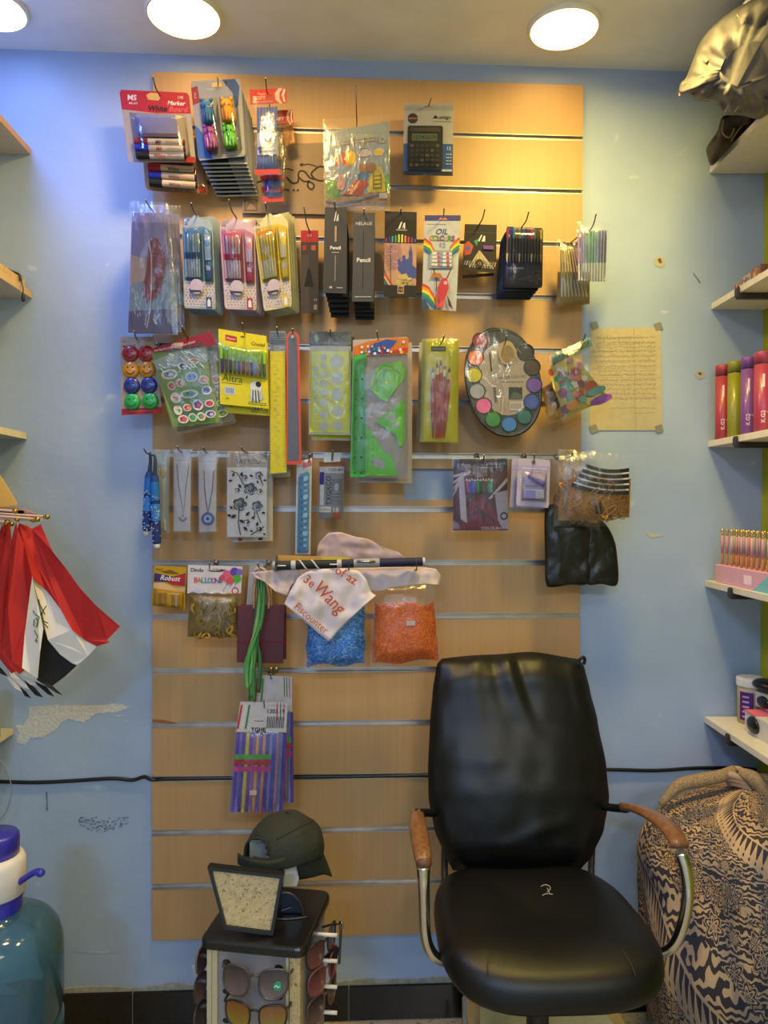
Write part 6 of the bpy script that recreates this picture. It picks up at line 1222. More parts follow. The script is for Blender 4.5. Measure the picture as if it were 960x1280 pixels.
# geometry set
def geo(q, d, lb, full=True):
    t = root('geometry_set', q, d, lb, 'geometry set', 'green geometry sets'); c = Card([(441, 425), (509, 421), (512, 598), (438, 596)] if full else q, d, .001, 'a49a9a')
    if full:
        c.make('backing_card', t)
        h = Card([(441, 428), (511, 420), (510, 443), (442, 446)], d+.003, .002, 'b86828', outline=[(0, 30), (0, 100), (100, 100), (100, 10), (70, 0), (30, 4)]); h.p([(30, 30), (30, 95), (60, 90), (80, 20), (60, 4)], '2a4aa0'); h.p([(55, 90), (99, 90), (99, 60), (75, 70)], 'b03018')
        for k in range(30): random.seed(k); h.o(6+random.random()*88, 30+random.random()*60, 1.2+random.random(), random.choice(['d8a030', 'c8c8d8', 'b83028', '2a8a9a', '3a3a90']), n=6)
        h.make('header_card', t)
        r_ = Card([(441, 446), (458, 442), (457, 596), (438, 596)], d+.006, .002, '3aa048')
        for k in range(50): r_.line([(4, 3+1.9*k), (24 if k % 5 else 40, 3+1.9*k)], .6, '14602a'); r_.line([(96, 3+1.9*k), (80, 3+1.9*k)], .5, '14602a')
        for v in (20, 36, 52, 68, 84, 97): r_.o(70, v, 1.2, '0e3018'); r_.o(26, v, 1, '0e3018')
        r_.make('green_ruler', t)
        G = '62c438'
        s_ = Card([(458, 440), (508, 438), (509, 596), (457, 596)], d+.006, base=False); s_.p([(0, 58), (0, 99), (78, 99), (60, 82), (52, 82), (40, 78), (30, 72)], G); s_.o(24, 88, 4, 'a8a0a8', 7); s_.o(38, 90, 4, 'a8a0a8', 6)
        for k in range(22): s_.line([(2, 60+1.7*k), (8, 60+1.7*k)], .5, '2a7a18')
        for k in range(6): s_.t(str(10-k), 16, 68+5*k, 2.4, '184a10')
        s_.make('set_square', t)
        s_ = Card([(458, 440), (508, 438), (509, 596), (457, 596)], d+.0075, base=False); s_.p([(96, 38), (24, 56), (60, 64), (74, 68), (80, 76), (90, 76), (95, 68)], G); s_.p([(46, 52), (70, 48), (74, 53), (54, 56)], 'a8a8a8'); s_.p([(62, 58), (80, 56), (80, 60), (64, 62)], 'a8a8a8'); s_.make('triangle', t)
        s_ = Card([(458, 440), (508, 438), (509, 596), (457, 596)], d+.009, base=False); s_.p([(10, 30), (14, 20), (28, 12), (46, 9), (66, 10), (84, 8), (98, 14), (96, 22), (80, 28), (64, 34), (50, 40), (34, 38)], G); s_.p([(20, 26), (30, 18), (44, 14), (54, 15), (30, 32), (24, 32)], '4aa838'); s_.o(50, 25, 2, 'd8d040'); s_.line([(16, 28), (26, 17), (44, 11), (66, 13)], .8, '1a6a20')
        for k in range(16): s_.line([(14+4.4*k, 28-14*math.sin(k/15*2.2)), (17+4.4*k, 29-13*math.sin(k/15*2.2))], .7, '1a6a20')
        s_.make('protractor', t)
        film('bag', t, [(441, 444), (511, 440), (512, 599), (437, 597)], d+.003, .012, n=6, nx=14, ny=24, cr=.003, seed=9)
    else: c.make('backing_card', t)
    return t
geo([(441, 420), (512, 420), (512, 598), (438, 597)], .13, 'green geometry set with protractor and ruler in a clear bag, front one'); geo([(450, 430), (515, 428), (515, 604), (446, 603)], .10, 'geometry set behind the front green one, lower right edge showing', False)
hook(473, 425, .13, 471, 414, 'the green geometry sets')
# brushes
q = [(528, 424), (574, 424), (572, 553), (525, 552)]; t = root('brush_set', q, .10, 'yellow card of red-handled paint brushes', 'brush set'); c = Card(q, .10, .001, 'c4bc20'); c.p([(0, 0), (0, 100), (8, 100), (10, 0)], 'a0a068'); c.r(24, 7, 64, 12, '2c3a38'); squiggles(c, 28, 8, 60, 11, 1, '98a8a0', .8); c.make('backing_card', t)
for k, (u0, v0, u1) in enumerate([(30, 27, 34), (42, 22, 44), (52, 20, 50), (62, 24, 57), (76, 27, 64)]):
    a = c.px(u0, v0); z = c.px(u1, 96); rods(t, 'brush', [(a[0], a[1], z[0], z[1], [(0, .15, '2c2420'), (.05, .75, '4a3828'), (.08, .8, 'd0b060'), (.17, .9, 'c8a850'), (.171, 1, 'a02018'), (.45, 1.3, 'a8281c'), (1, .5, '8a1c14')])], .108, 2.1, n=8)
film('bag', t, [(527, 423), (575, 423), (573, 554), (524, 553)], .102, .014, n=6, nx=10, ny=20, cr=.003)
q2 = [(524, 428), (568, 428), (566, 548), (521, 547)]; t2 = root('brush_set', q2, .07, 'rear yellow brush card, left edge showing beside the front one', 'brush set'); c2 = Card(q2, .07, .001, 'a8a070'); c2.make('backing_card', t2); hook(551, 430, .10, 555, 420, 'the yellow brush card')
# watercolour palette
ctp = (629, 478); t = thing('watercolour_palette', 'large black oval palette with twelve round watercolour pans', 'paint palette', tuple(P(634, 415, .11)))
def ov(f, a, dx=0, dy=0):
    # tilted oval outline
    ca, sa = math.cos(a), math.sin(a); n_ = 2.15; k = (abs(ca)**n_+abs(sa)**n_)**(-1/n_); X = 47.5*k*ca*f; Y = 69.5*k*sa*f; r_ = math.radians(-13); return (ctp[0]+dx+X*math.cos(r_)-Y*math.sin(r_)*.9, ctp[1]+dy+X*math.sin(r_)*.9+Y*math.cos(r_))
b = B(); N = 48; an_ = [2*math.pi*i/N for i in range(N)]; PBK = m('26262c', .4)
b.rings([[P(*ov(f, a), d_) for a in an_] for f, d_ in ((.02, .092), (.97, .092), (1, .096), (1, .108), (.97, .112), (.93, .111), (.02, .110))], PBK); b.make('tray', t)
b = B(); b.prism([P(*ov(.66, a, 2, -4), .1125) for a in an_[::-1]], [P(*ov(.66, a, 2, -4), .1105) for a in an_[::-1]], m('8c8078', .4)); b.make('printed_insert', t)
c = Card([(600, 430), (660, 430), (660, 520), (600, 520)], .1126, base=False); c.t('WATER COLORS', 66, 46, 3.4, '5a4c44', rot=-4); squiggles(c, 40, 50, 90, 55, 1, '5a4c44', .7); c.line([(20, 10), (24, 38)], 1.6, '2c2624'); c.r(60, 60, 88, 76, '2c3034'); c.p([(62, 76), (70, 66), (86, 70), (86, 76)], '4a5a58'); c.r(62, 80, 90, 92, 'b0a8a4'); 
for k in range(7): c.r(65+3.2*k, 82, 66.4+3.2*k, 90, '5a5a80')
c.line([(30, 60), (34, 80)], 3, '5a504a'); c.line([(48, 72), (46, 98)], 2.5, 'a89890')
for k in range(14): random.seed(k+50); u = 10+random.random()*70; v = random.random()*95; c.line([(u, v), (u+2+random.random()*6, v+8)], .5, 'b0a49c')
c.o(56, 12, 11, '9a886c', 15); c.o(58, 14, 8, '7a6a54', 11); c.make('insert_print', t)
for x, y, r_, cl in [(600.5, 426, 10, '7a1c30'), (594.5, 447, 9.8, 'c85a28'), (592.5, 468.5, 9.8, 'a8a018'), (596.5, 489, 9.8, '8a8c9c'), (604.5, 507, 10, 'c85898'), (616.5, 524, 9.8, '2c7840'), (636.5, 530, 9.8, '2c6ab8'), (655.5, 520.5, 9.6, '1c5a60'), (664.5, 502, 10, '28409a'), (667.5, 481, 9.8, '5a3a9a'), (665, 459, 10.3, '34242c'), (657, 440.5, 10.5, '14141c')]:
    b = B(); n_ = 24; rr = r_*K(.115); cc2 = P(x, y, .112)
    b.rings([[cc2+Vector((math.cos(a)*rr*f, hh, math.sin(a)*rr*f)) for a in [2*math.pi*i/n_ for i in range(n_)]] for f, hh in ((1.06, .001), (1.06, -.0025), (.98, -.003), (.94, -.0012), (.5, -.0016), (.02, -.0016))], None, mats=[PBK, PBK, PBK, m(cl, .6, var=.1), m(cl, .6, var=.1)]); b.make('paint_pan', t, smooth=False)
b = B(); b.grid(lambda u, v: P(*ov(.02+.96*v, 2*math.pi*u), .1165+.003*noise.noise(Vector((u*14, v*9, 2)))), 40, 8, BLIS); b.make('shrink_film', t, smooth=True)
b = B(); b.tube([P(606, 414, .11), P(614, 410, .11), P(624, 411, .11), P(634, 417, .11)], .0009, '2a2428', n=5); b.make('film_edge', t, smooth=True); hook(630, 432, .112, 633, 420, 'the watercolour palette')
# tilted bags at the right
t = root('sticker_bag', Q4(676, 430, 760, 528), .11, 'tilted clear bag of mixed puffy stickers overlapping the wall edge', 'sticker bag'); q = [(681, 456), (738, 428), (762, 500), (700, 528)]; c = Card([(683, 460), (716, 442), (762, 498), (706, 522)], .11, .002, 'b0a048')
random.seed(31)
for k in range(44): c.o(6+random.random()*88, 6+random.random()*88, 3+random.random()*5, random.choice(['c88a30', 'b85a28', 'd8c060', '3a8a5a', '6a3a5a', 'c07888', '5a9a98', 'a84030', 'c8c8c0', '8a4a70']), 2.5+random.random()*5, n=8)
c.o(88, 78, 11, '58989a', 5); c.o(84, 96, 12, '8a48b0', 5.5); c.make('sticker_sheet', t)
h = Card([(689, 446), (737, 421), (741, 432), (690, 461)], .108, .001, '6a9a90'); squiggles(h, 4, 20, 96, 80, 5, '1e3a38', 1.3); h.t('STICKERS', 52, 50, 4.6, '1e3434', bold=.02); h.make('header_card', t)
film('bag', t, [(686, 444), (739, 421), (764, 502), (702, 529)], .113, .016, n=4, cr=.005, nx=14, ny=18, seed=12)
q = [(676, 486), (712, 466), (722, 512), (688, 528)]; t = root('sticker_bag', q, .085, 'darker sticker bag tucked behind the tilted one, beside the palette', 'sticker bag'); c = Card(q, .085, .003, 'a87820')
for k in range(24): c.o(6+random.random()*88, 6+random.random()*88, 3+random.random()*4, random.choice(['c88a30', '4a3418', 'b85a28', '3a2a20', 'd8a040']), n=8)
c.make('sticker_sheet', t); film('bag', t, [(674, 484), (714, 462), (726, 514), (686, 530)], .088, .012, n=4, cr=.004); hook(726, 429, .11, 732, 417, 'the tilted sticker bags')
# note on the wall
q = [(738, 411), (826, 409), (828, 538), (737, 538)]; t = root('handwritten_note', q, -WY+.0015, 'yellowed handwritten paper note taped on the wall', 'note'); c = Card(q, -WY+.0025, .0005, 'c6b892'); random.seed(17)
for k in range(14):
    v = 9+k*4.6+.6*random.random(); u = 92
    while u > 8+random.random()*5:
        l = 2.5+random.random()*6; pts = []
        for j in range(6): pts.append((u-l*j/5, v+(random.random()-.5)*2.2))
        c.line(pts, .55, '7a6440'); 
        if random.random() > .5: c.o(u-l/2, v+(1.9 if random.random() > .5 else -1.9), .5, '7a6440', n=5)
        u -= l+1.2
for v0 in (78, 83):
    u = 90
    while u > (60 if v0 > 80 else 35): l = 3+random.random()*5; c.line([(u-l*j/5, v0+(random.random()-.5)*2) for j in range(6)], .5, '84704a'); u -= l+1.3
c.line([(62, 0), (63, 100)], .4, '9a8658'); c.line([(0, 48), (100, 49)], .4, '9a8658'); c.make('paper', t)
for x, y in ((742, 407), (822, 408), (741, 536), (823, 536)):
    tp = Card([(x-5, y-3), (x+4, y-6), (x+7, y+3), (x-2, y+6)], -WY+.0032, .0003, m('8c8c80', .3)); tp.make('tape', t)
# ================= fourth row
ALB = 1.0
# hanging blue pen cases
for i, (x0, y0, x1, y1, d, lb) in enumerate([(187, 590, 183, 664, .12, 'blue patterned tube pen with white tip hanging at far left, shorter one'), (193, 594, 196, 680, .13, 'blue patterned tube pen with white tip, longer and to the right')]):
    t = thing('patterned_tube_pen', lb, 'pen', tuple(P(x0, y0, d)), 'blue tube pens'); b = B(); b.seg(P(x0, y0, d), P(x1, y1, d), [(0, .009, '203a78'), (.1, .0115, '1e60b0'), (.35, .012, '2464b8'), (.36, .012, '16306a'), (.42, .012, '2a70c0'), (.66, .0118, '20306e'), (.98, .0112, '20306e'), (1, .007, '20306e')], n=14); b.make('tube', t, smooth=False)
    b = B(); random.seed(i+2)
    for k in range(46):
        f = .3+random.random()*.68; an2 = -math.pi/2+(random.random()-.5)*2.4; x = x0+(x1-x0)*f; y = y0+(y1-y0)*f; p_ = P(x, y, d)+Vector((math.cos(an2)*.0117, math.sin(an2)*.0117, 0)); b.ball(p_, .0014+.001*random.random(), random.choice(['98b0d0', '4a90d0', '9a7a98', '70a8d8', 'b8c0d0']), n=5)
    b.make('floral_print', t)
    b = B(); tp_ = P(x1, y1, d); b.lathe(tp_+Vector((0, 0, -.014)), [(.004, 0), (.008, .004), (.009, .014)], 'b8bcc4', n=14); b.make('tip', t, smooth=True)
    b = B(); b.tube([P(x0, y0, d), P(x0+1, y0-12, d), P(x0+.5, y0-24, d), P(187.5, 570, d-.005)], [.006, .0045, .003, .0022], m('16304a', .7, var=.2), n=8); b.make('cord_loop', t, smooth=True)
hook(188, 569, .12, 180, 561, 'the blue tube pens')
q = [(192, 562), (212, 562), (211, 665), (193, 664)]; t = root('ornament_pack', q, .07, 'white pack with a gold ornament and chain behind the blue tubes', 'jewellery pack'); c = Card(q, .07, .001, '9a968e'); c.r(0, 0, 100, 18, 'a8a8a0'); c.p([(34, 22), (80, 22), (80, 96), (44, 96)], 'b0aaa0'); c.o(60, 28, 4.5, 'a08848', 7); c.line([(62, 36), (64, 90)], 1.2, 'c8c4b8'); c.line([(72, 84), (78, 98)], 2, 'd8d4c8'); c.make('backing_card', t); film('bag', t, [(180, 562), (214, 562), (213, 667), (184, 666)], .072, .01, n=4, cr=.004, nx=8, ny=16)
def necklace(q, d, lb, chain, pend):
    t = root('necklace_card', q, d, lb, 'necklace', 'carded necklaces'); c = Card(q, d, .001, 'b4acb4'); c.line([(6, 13), (94, 13)], .6, '8a828c'); c.make('backing_card', t); ax, pts = c.px(0, 0), []
    b = B(); b.tube([P(*c.px(u, v), d+.003) for u, v in chain], .0011 if pend == 'eye' else .0008, m('3a3438', .5, .3), n=6, smooth=False); b.make('chain', t, smooth=True)
    if pend == 'eye':
        x, y = c.px(52, 84); cc2 = P(x, y, d+.004); b = B()
        for f, cl, hh in ((1, '1a1c60', 0), (.55, '8a9ac8', .0016), (.38, '4a6ab0', .0022), (.2, '0c0c20', .0027)):
            b.rings([[cc2+Vector((math.cos(a)*.0178*f, -hh-k_, math.sin(a)*.0178*f)) for a in [6.2832*i/24 for i in range(24)]] for k_ in (0, .0016)], m(cl, .15, coat=.5)); 
        b.make('eye_pendant', t, smooth=False, label='round dark blue eye pendant')
    else:
        b = B(); x, y = c.px(54, 84)
        for dx, dy in ((-4, 0), (4, 0), (0, -3), (0, 3), (-2.5, 2), (2.5, 2)): b.ball(P(x+dx, y+dy, d+.003), .0025, m('8a868c', .25, .8), n=8)
        b.make('silver_pendant', t, smooth=True)
    film('bag', t, [c.px(-8, -1), c.px(112, -1), c.px(112, 102), c.px(-8, 102)], d+.002, .007, n=4, cr=.004, nx=8, ny=18, seed=len(lb)); return t
necklace([(217, 562), (239, 562), (238, 664), (217, 664)], .09, 'fine silver necklace with small pendant on a white card', [(18, 18), (30, 45), (58, 80), (72, 45), (88, 18)], 'silver'); hook(227, 566, .09, 222, 558, 'the silver necklace card')
necklace([(248, 564), (271, 564), (270, 664), (249, 665)], .09, 'necklace with round blue eye pendant on a white card', [(26, 24), (30, 26), (32, 45), (44, 68), (53, 76), (60, 68), (78, 45), (82, 26), (86, 24)], 'eye'); hook(259, 567, .09, 254, 559, 'the blue eye necklace card')
# tattoo sheet
q = [(284, 564), (334, 564), (333, 671), (284, 671)]; t = root('tattoo_sheet', q, .10, 'sheet of black rose tattoos with a tan TATTOO header, front one', 'tattoo sheet', 'rose tattoo sheets'); c = Card(q, .10, .001, 'c4bebe'); c.r(0, 0, 100, 19, '9a8468'); c.p([(84, 2), (100, 12), (100, 0)], '2c2826'); c.t('TATTOO', 52, 12, 5.4, '4a3a2a', bold=.02); IN = '1e1a1e'; random.seed(13)
def rose(u, v, r_):
    for k in range(5): a = k*1.257; c.o(u+100*r_*.55*math.cos(a)/50, v+100*r_*.55*math.sin(a)/107, r_*.5, IN, r_*.42, n=8)
    for k in range(4): c.line([(u+100*(r_*.75)*math.cos(a_)/50*(1-.2*k), v+100*(r_*.75)*math.sin(a_)/107*(1-.2*k)) for a_ in [k+.5*j for j in range(7)]], .7, 'a8a4a8')
def leaf(u, v, a, l):
    ca, sa = math.cos(a), math.sin(a); c.p([(u, v), (u+2*(l*.5*ca-l*.28*sa), v+(l*.5*sa+l*.28*ca)*.93), (u+2*l*ca, v+.93*l*sa), (u+2*(l*.5*ca+l*.28*sa), v+(l*.5*sa-l*.28*ca)*.93)], IN)
for u, v, r_ in ((58, 44, 8.5), (44, 31, 4), (32, 62, 9), (76, 64, 7), (80, 28, 5), (26, 46, 3.5), (50, 83, 4), (82, 92, 4), (82, 47, 3.6)): rose(u, v, r_)
for pts in ([(10, 23), (26, 26), (40, 38), (56, 42)], [(30, 66), (28, 84), (34, 98)], [(74, 70), (80, 78), (86, 84)], [(70, 70), (68, 80)], [(60, 98), (80, 92), (94, 88)], [(82, 30), (90, 40)]): c.line(pts, 1.1, IN)
for u, v, a, l in ((18, 25, 2, 6), (34, 30, 5, 7), (14, 34, 3, 6), (28, 38, 1, 7), (12, 76, 3.4, 7), (24, 74, 2.6, 9), (30, 80, .5, 8), (46, 76, 5.5, 8), (40, 88, .7, 8), (70, 76, 2.5, 6), (86, 72, 0, 6), (78, 82, 1.8, 7), (66, 30, 3.6, 6), (74, 34, 1, 5), (90, 34, 0, 5), (66, 94, 3.5, 5), (90, 96, .4, 5), (14, 68, 4, 6), (48, 56, 5, 5)): leaf(u, v, a, l)
c.make('sheet', t); film('bag', t, [(283, 564), (336, 564), (336, 673), (283, 672)], .102, .004, n=6, nx=6, ny=12, cr=.002)
q = [(291, 570), (341, 569), (341, 676), (290, 678)]; t = root('tattoo_sheet', q, .075, 'tattoo sheet behind the front rose sheet, right and lower edges showing', 'tattoo sheet', 'rose tattoo sheets'); c = Card(q, .075, .001, 'a09a94'); c.r(0, 0, 100, 16, '7a6a58'); c.o(20, 97, 3, '8a3048', 2); c.o(70, 97, 3, '2a2628', 2); c.make('sheet', t); hook(310, 567, .10, 301, 559, 'the rose tattoo sheets')
# small blue ruler
q = [(370, 581), (391, 569), (389, 694), (369, 694)]; q = [(371, 578), (390, 572), (388, 693), (369, 693)]; t = root('blue_ruler_pack', q, .09, 'light blue plastic ruler in a narrow white pack', 'ruler'); c = Card(q, .09, .001, 'b8b4b0'); c.p([(40, 0), (60, 4), (96, 2), (96, 8), (40, 9)], 'b02c30'); c.make('backing_card', t)
k = Card([c.px(12, 14), c.px(86, 13), c.px(88, 98), c.px(12, 98)], .093, .002, '3a78a0', outline=[(0, 4), (0, 99), (4, 100), (96, 100), (100, 99), (100, 4), (80, 0), (20, 0)])
for i in range(34): k.line([(4, 4+2.8*i), (26, 4+2.8*i)], .5, '1c4a70'); k.line([(96, 4+2.8*i), (78, 4+2.8*i)], .5, '8ab0c8')
for i in range(12): k.t(str(i), 34, 6+7.6*i, 3, '14385a'); k.o(66, 8+7.6*i, 3.5 if i % 3 == 0 else 2, '6a98b8', n=8)
k.make('ruler', t); film('sleeve', t, q, .096, .003, FILM, n=6, nx=4, ny=16, cr=.002); hook(386, 578, .09, 387, 568, 'the light blue ruler')
# correction pen pack
q = [(399, 577), (431, 577), (429, 649), (398, 649)]; t = root('pen_refill_pack', q, .09, 'silver pack with a blue and white pen and vertical black lettering', 'pen pack'); c = Card(q, .09, .006, '7c7a7c'); c.r(0, 0, 100, 8, '8a5028'); c.r(2, 9, 98, 20, 'a8a8ac'); c.t('OSRMA' if 0 else 'OSAMA', 66, 14, 4, '5a5a60'); c.p([(4, 22), (4, 76), (20, 76), (20, 22)], 'b8b8c0'); c.p([(4, 18), (4, 40), (20, 40), (20, 18)], '24248a'); c.t('TXGXCO', 38, 50, 6, '1c1c20', rot=-90, bold=.015); c.r(48, 30, 92, 74, '6a686c'); c.o(70, 44, 3, '9a9aa0', 5); squiggles(c, 56, 50, 90, 74, 4, '96969c', .8)
c.r(2, 78, 50, 88, 'c0bcb8'); c.t('0.5mm', 26, 83, 3.4, '6a6460'); c.t('18', 68, 84, 6, 'd8c8c0', bold=.02); c.r(56, 88, 88, 99, 'a04a28'); c.make('box', t)
h = Card([(404, 566), (427, 566), (425, 577), (405, 578)], .093, .004, m('aab0b0', .3)); h.r(45, 10, 56, 90, '4a4a50'); h.make('clear_tab', t); film('blister', t, [(398, 576), (432, 576), (430, 651), (397, 651)], .091, .012, BLIS, n=8, nx=6, ny=10); hook(416, 572, .09, 416, 563, 'the silver pen pack')
# marker set purple
q = [(567, 574), (634, 573), (635, 663), (566, 663)]; t = root('marker_set', q, .10, 'maroon and navy bag of coloured marker pens', 'marker set'); c = Card(q, .10, .004, '4a1838'); c.r(0, 0, 100, 17, '1c1c48'); c.t('COLOURY' if 0 else 'MULTICOLOR', 80, 7, 2.6, '9a98b0'); c.t('Paint', 22, 8, 4, '9a98b8', shear=.3); squiggles(c, 44, 11, 92, 14, 1, '8a88a8', .7)
for k in range(4): c.p([(0, 22+9*k), (0, 26+9*k), (36-5*k, 18+k), (30-5*k, 18)], 'a8a0b0')
for k in range(3): c.p([(64+7*k, 56-4*k), (70+7*k, 56-4*k), (100, 32+10*k), (100, 26+10*k)], 'b0a0a8' if k != 1 else '28183a')
c.p([(76, 48), (100, 44), (100, 98), (84, 98)], '9890a8'); c.p([(50, 46), (70, 66), (90, 98), (10, 98), (28, 66)], '6a1840'); c.line([(22, 82), (50, 72), (80, 90)], 2.2, '2e2438'); c.line([(44, 66), (60, 88)], 3, '38203c'); c.p([(10, 32), (20, 26), (26, 90), (14, 84)], 'a89ab0'); c.o(93, 80, 5, '2a2a50'); c.o(93, 80, 3, '9890a8'); c.t('COLOUR+', 70, 97, 3.8, 'c8b8c8', bold=.01); c.p([(0, 86), (10, 90), (14, 98), (0, 98)], '8a7088'); c.make('box', t)
for k, cl in enumerate(['a83a70', '3a3aa0', '4a5ac0', '6a4a90', '2a8a60', '2a3038', '2a6a40', '7a2a48', '3a8a80', '48a0a0']):
    a = c.px(24+5.2*k, 27+(k % 2)); z = c.px(28+4.6*k, 48); rods(t, 'marker', [(a[0], a[1], z[0], z[1], [(0, .3, 'c8b8a0'), (.14, .9, 'b8a890'), (.16, 1.1, cl), (.9, 1.1, cl), (1, .6, cl)])], .107, 1.8, n=7)
film('bag', t, [(565, 573), (637, 572), (638, 666), (564, 665)], .103, .012, n=5, nx=14, ny=16, cr=.004, seed=22); hook(604, 575, .10, 605, 569, 'the marker pen bag')
# stapler
def stap(q, d, lb, full):
    t = root('stapler_pack', q, d, lb, 'stapler pack', 'lilac stapler packs'); c = Card(q, d, .001, 'a49ab4', outline=RND); c.r(0, 14, 100, 26, '988cb4'); squiggles(c, 14, 17, 90, 22, 1, 'c8c0d8', 1); c.o(48, 6, 2.6, '6a5a50'); c.make('backing_card', t)
    if full:
        b = B(); A, Z = c.px(22, 29), c.px(86, 52); b.seg(P(*A, d+.008), P(*Z, d+.010), [(0, .003, 'd8d4e0'), (.15, .006, 'd8d4e0'), (.16, .006, '8a78b8'), (.9, .007, '8070b0'), (1, .003, '8070b0')], n=8); b.make('stapler_arm', t); b = B(); b.box(P(*c.px(24, 56), d+.004), P(*c.px(86, 53), d+.012), m('8878b4', .4)); b.box(P(*c.px(80, 56), d+.003), P(*c.px(86, 44), d+.011), m('8878b4', .4)); b.make('stapler_base', t)
        b = B(); b.box(P(*c.px(22, 84), d+.002), P(*c.px(84, 62), d+.010), m('b8b4c0', .4)); b.make('staple_box', t); k = Card([c.px(26, 66), c.px(80, 66), c.px(80, 82), c.px(26, 82)], d+.0105, base=False); k.r(0, 0, 60, 100, '8a80c0'); squiggles(k, 64, 10, 98, 90, 3, '6a60a0', .7); k.make('staple_print', t)
        film('blister', t, [c.px(14, 26), c.px(92, 26), c.px(92, 88), c.px(14, 88)], d+.001, .018, BLIS, n=10, nx=10)
    return t
stap([(648, 573), (688, 575), (686, 635), (645, 632)], .11, 'lilac mini stapler pack with staples, front one', True); stap([(640, 572), (680, 574), (681, 637), (637, 634)], .085, 'stapler pack behind the front lilac one, left edge showing', False); hook(667, 578, .11, 668, 568, 'the lilac stapler packs')
# rubber band bags
def bands(q, d, lb, seed, full):
    t = root('rubber_band_bag', q, d, lb, 'bag of rubber bands', 'bags of brown rubber bands'); c = Card(q, d, base=False)
    random.seed(seed); b = B(); BR1 = [m('a86c20', .5), m('8a5418', .5), m('c08838', .5)]
    for k in range(60 if full else 16):
        u = 8+random.random()*84; v = 34+random.random()*56; a = random.random()*6.28; r1_, r2_ = 4+random.random()*9, 2+random.random()*3; dd_ = d+.002+random.random()*.016; px_c = c.px(u, v)
        b.tube([P(min(max(px_c[0]+r1_*math.cos(t_)*math.cos(a)-r2_*math.sin(t_)*math.sin(a), c.q[0][0]), c.q[1][0]), px_c[1]+r1_*math.cos(t_)*math.sin(a)+r2_*math.sin(t_)*math.cos(a), dd_) for t_ in [x*.785 for x in range(9)]], .0016, BR1[k % 3], n=5, smooth=False)
    b.make('rubber_bands', t, kind='stuff', smooth=True)
    b = B(); q2 = [c.px(4, 40), c.px(98, 36), c.px(98, 94), c.px(4, 96)]; cb_ = Card(q2, d, base=False); b.grid(lambda u, v: cb_.W(u*100, v*100, .012*(1-abs(2*u-1)**4)*(1-abs(2*v-1)**4)+.003*noise.noise(Vector((u*8, v*8, seed)))), 10, 8, m('9a6420', .6, var=.35, scale=150)); b.make('band_mass', t, kind='stuff', smooth=True)
    if full:
        lb_ = Card([c.px(24, 16), c.px(95, 20), c.px(96, 62), c.px(14, 54)], d+.018, base=False)
        b2 = B(); 
        for k in range(5):
            v0, v1 = k*20, k*20+14; b2.grid(lambda u, v: lb_.W(u*100+(0 if k == 0 else -3*k*(1-u)), v0+(v1-v0)*v+14*math.sin(u*3.1)*.9, .002*math.sin(u*9)), 12, 1, '1a181a')
            if k < 4: b2.grid(lambda u, v: lb_.W(u*100+(0 if k == 0 else -3*k*(1-u)), v1+(v)*6+14*math.sin(u*3.1)*.9, .002*math.sin(u*9)), 12, 1, 'c0b8b0')
        b2.make('striped_label', t, label='black and white striped label'); 
        bk = Card([c.px(44, 74), c.px(56, 70), c.px(58, 92), c.px(48, 92)], d+.019, base=False); bk.p([(0, 20), (40, 30), (30, 100), (0, 90)], '2a241c'); bk.p([(55, 0), (90, 0), (100, 90), (60, 100)], '1c1a18'); bk.make('barcode_patch', t)
    film('bag', t, [c.px(-3, -2), c.px(103, 0), c.px(103, 103), c.px(-3, 104)], d+.004, .022, n=4, nx=14, ny=14, cr=.008, seed=seed); return t
bands([(716, 566), (791, 568), (788, 652), (704, 648)], .15, 'bag of brown rubber bands with black striped label, frontmost and widest', 3, True); bands([(700, 563), (770, 566), (768, 656), (694, 654)], .12, 'bag of brown rubber bands, second behind the striped-label one', 5, False); bands([(692, 572), (750, 566), (748, 660), (688, 656)], .095, 'bag of brown rubber bands, rearmost, leaning left', 7, False); hook(712, 572, .12, 716, 566, 'the bags of rubber bands')
# black folded bag
t = thing('black_plastic_bag', 'folded black plastic bags hanging below the rubber band bags', 'plastic bag', tuple(P(725, 640, .08)))
blob('folded_bag', t, [(681, 640), (690, 630), (715, 632), (736, 640), (737, 690), (736, 728), (712, 731), (690, 734), (682, 728), (681, 690)], .09, .03, m('101012', .35, bump=.5, scale=60, var=.2), .0035, 2); blob('right_flap', t, [(728, 640), (745, 645), (757, 655), (766, 670), (771, 690), (772, 730), (752, 730), (732, 728), (730, 690)], .085, .022, m('0e0e10', .35, bump=.5, scale=60, var=.2), .003, 6)
# ================= fifth row
q = [(193, 707), (233, 709), (231, 763), (189, 757)]; t = root('sharpener_pack', q, .08, 'yellow card pack of two sharpeners lettered Robust', 'sharpener pack'); c = Card(q, .08, .001, 'b08a18', outline=RND); c.t('Axel', 16, 8, 3.4, '4a3a18'); c.p([(20, 14), (50, 8), (80, 16), (60, 18), (40, 18)], '6a5018'); c.p([(2, 18), (2, 40), (40, 38), (60, 44), (98, 40), (98, 14), (60, 24)], '3a2c60'); c.p([(40, 38), (60, 44), (98, 44), (98, 16), (70, 22)], 'a02838'); c.t('Robust', 50, 28, 6, 'd8d0d8', bold=.02, shear=.3); c.p([(2, 44), (30, 40), (70, 50), (98, 46), (98, 60), (2, 56)], 'c8a878'); c.make('backing_card', t)
for k, u in enumerate((20, 60)):
    b = B(); x0, y0 = c.px(u, 66); x1, y1 = c.px(u+24, 94); b.box(P(x0, y0, .083), P(x1, y1, .092), m('3a3436', .4, .4)); b.box(P(x0+4, y0+1, .092), P(x1-3, y1-1, .0935), m('a8a4a0', .2, .9)); b.ball(P((x0+x1)/2, (y0+y1)/2, .0935), .0018, METAL, n=8); b.make('sharpener', t)
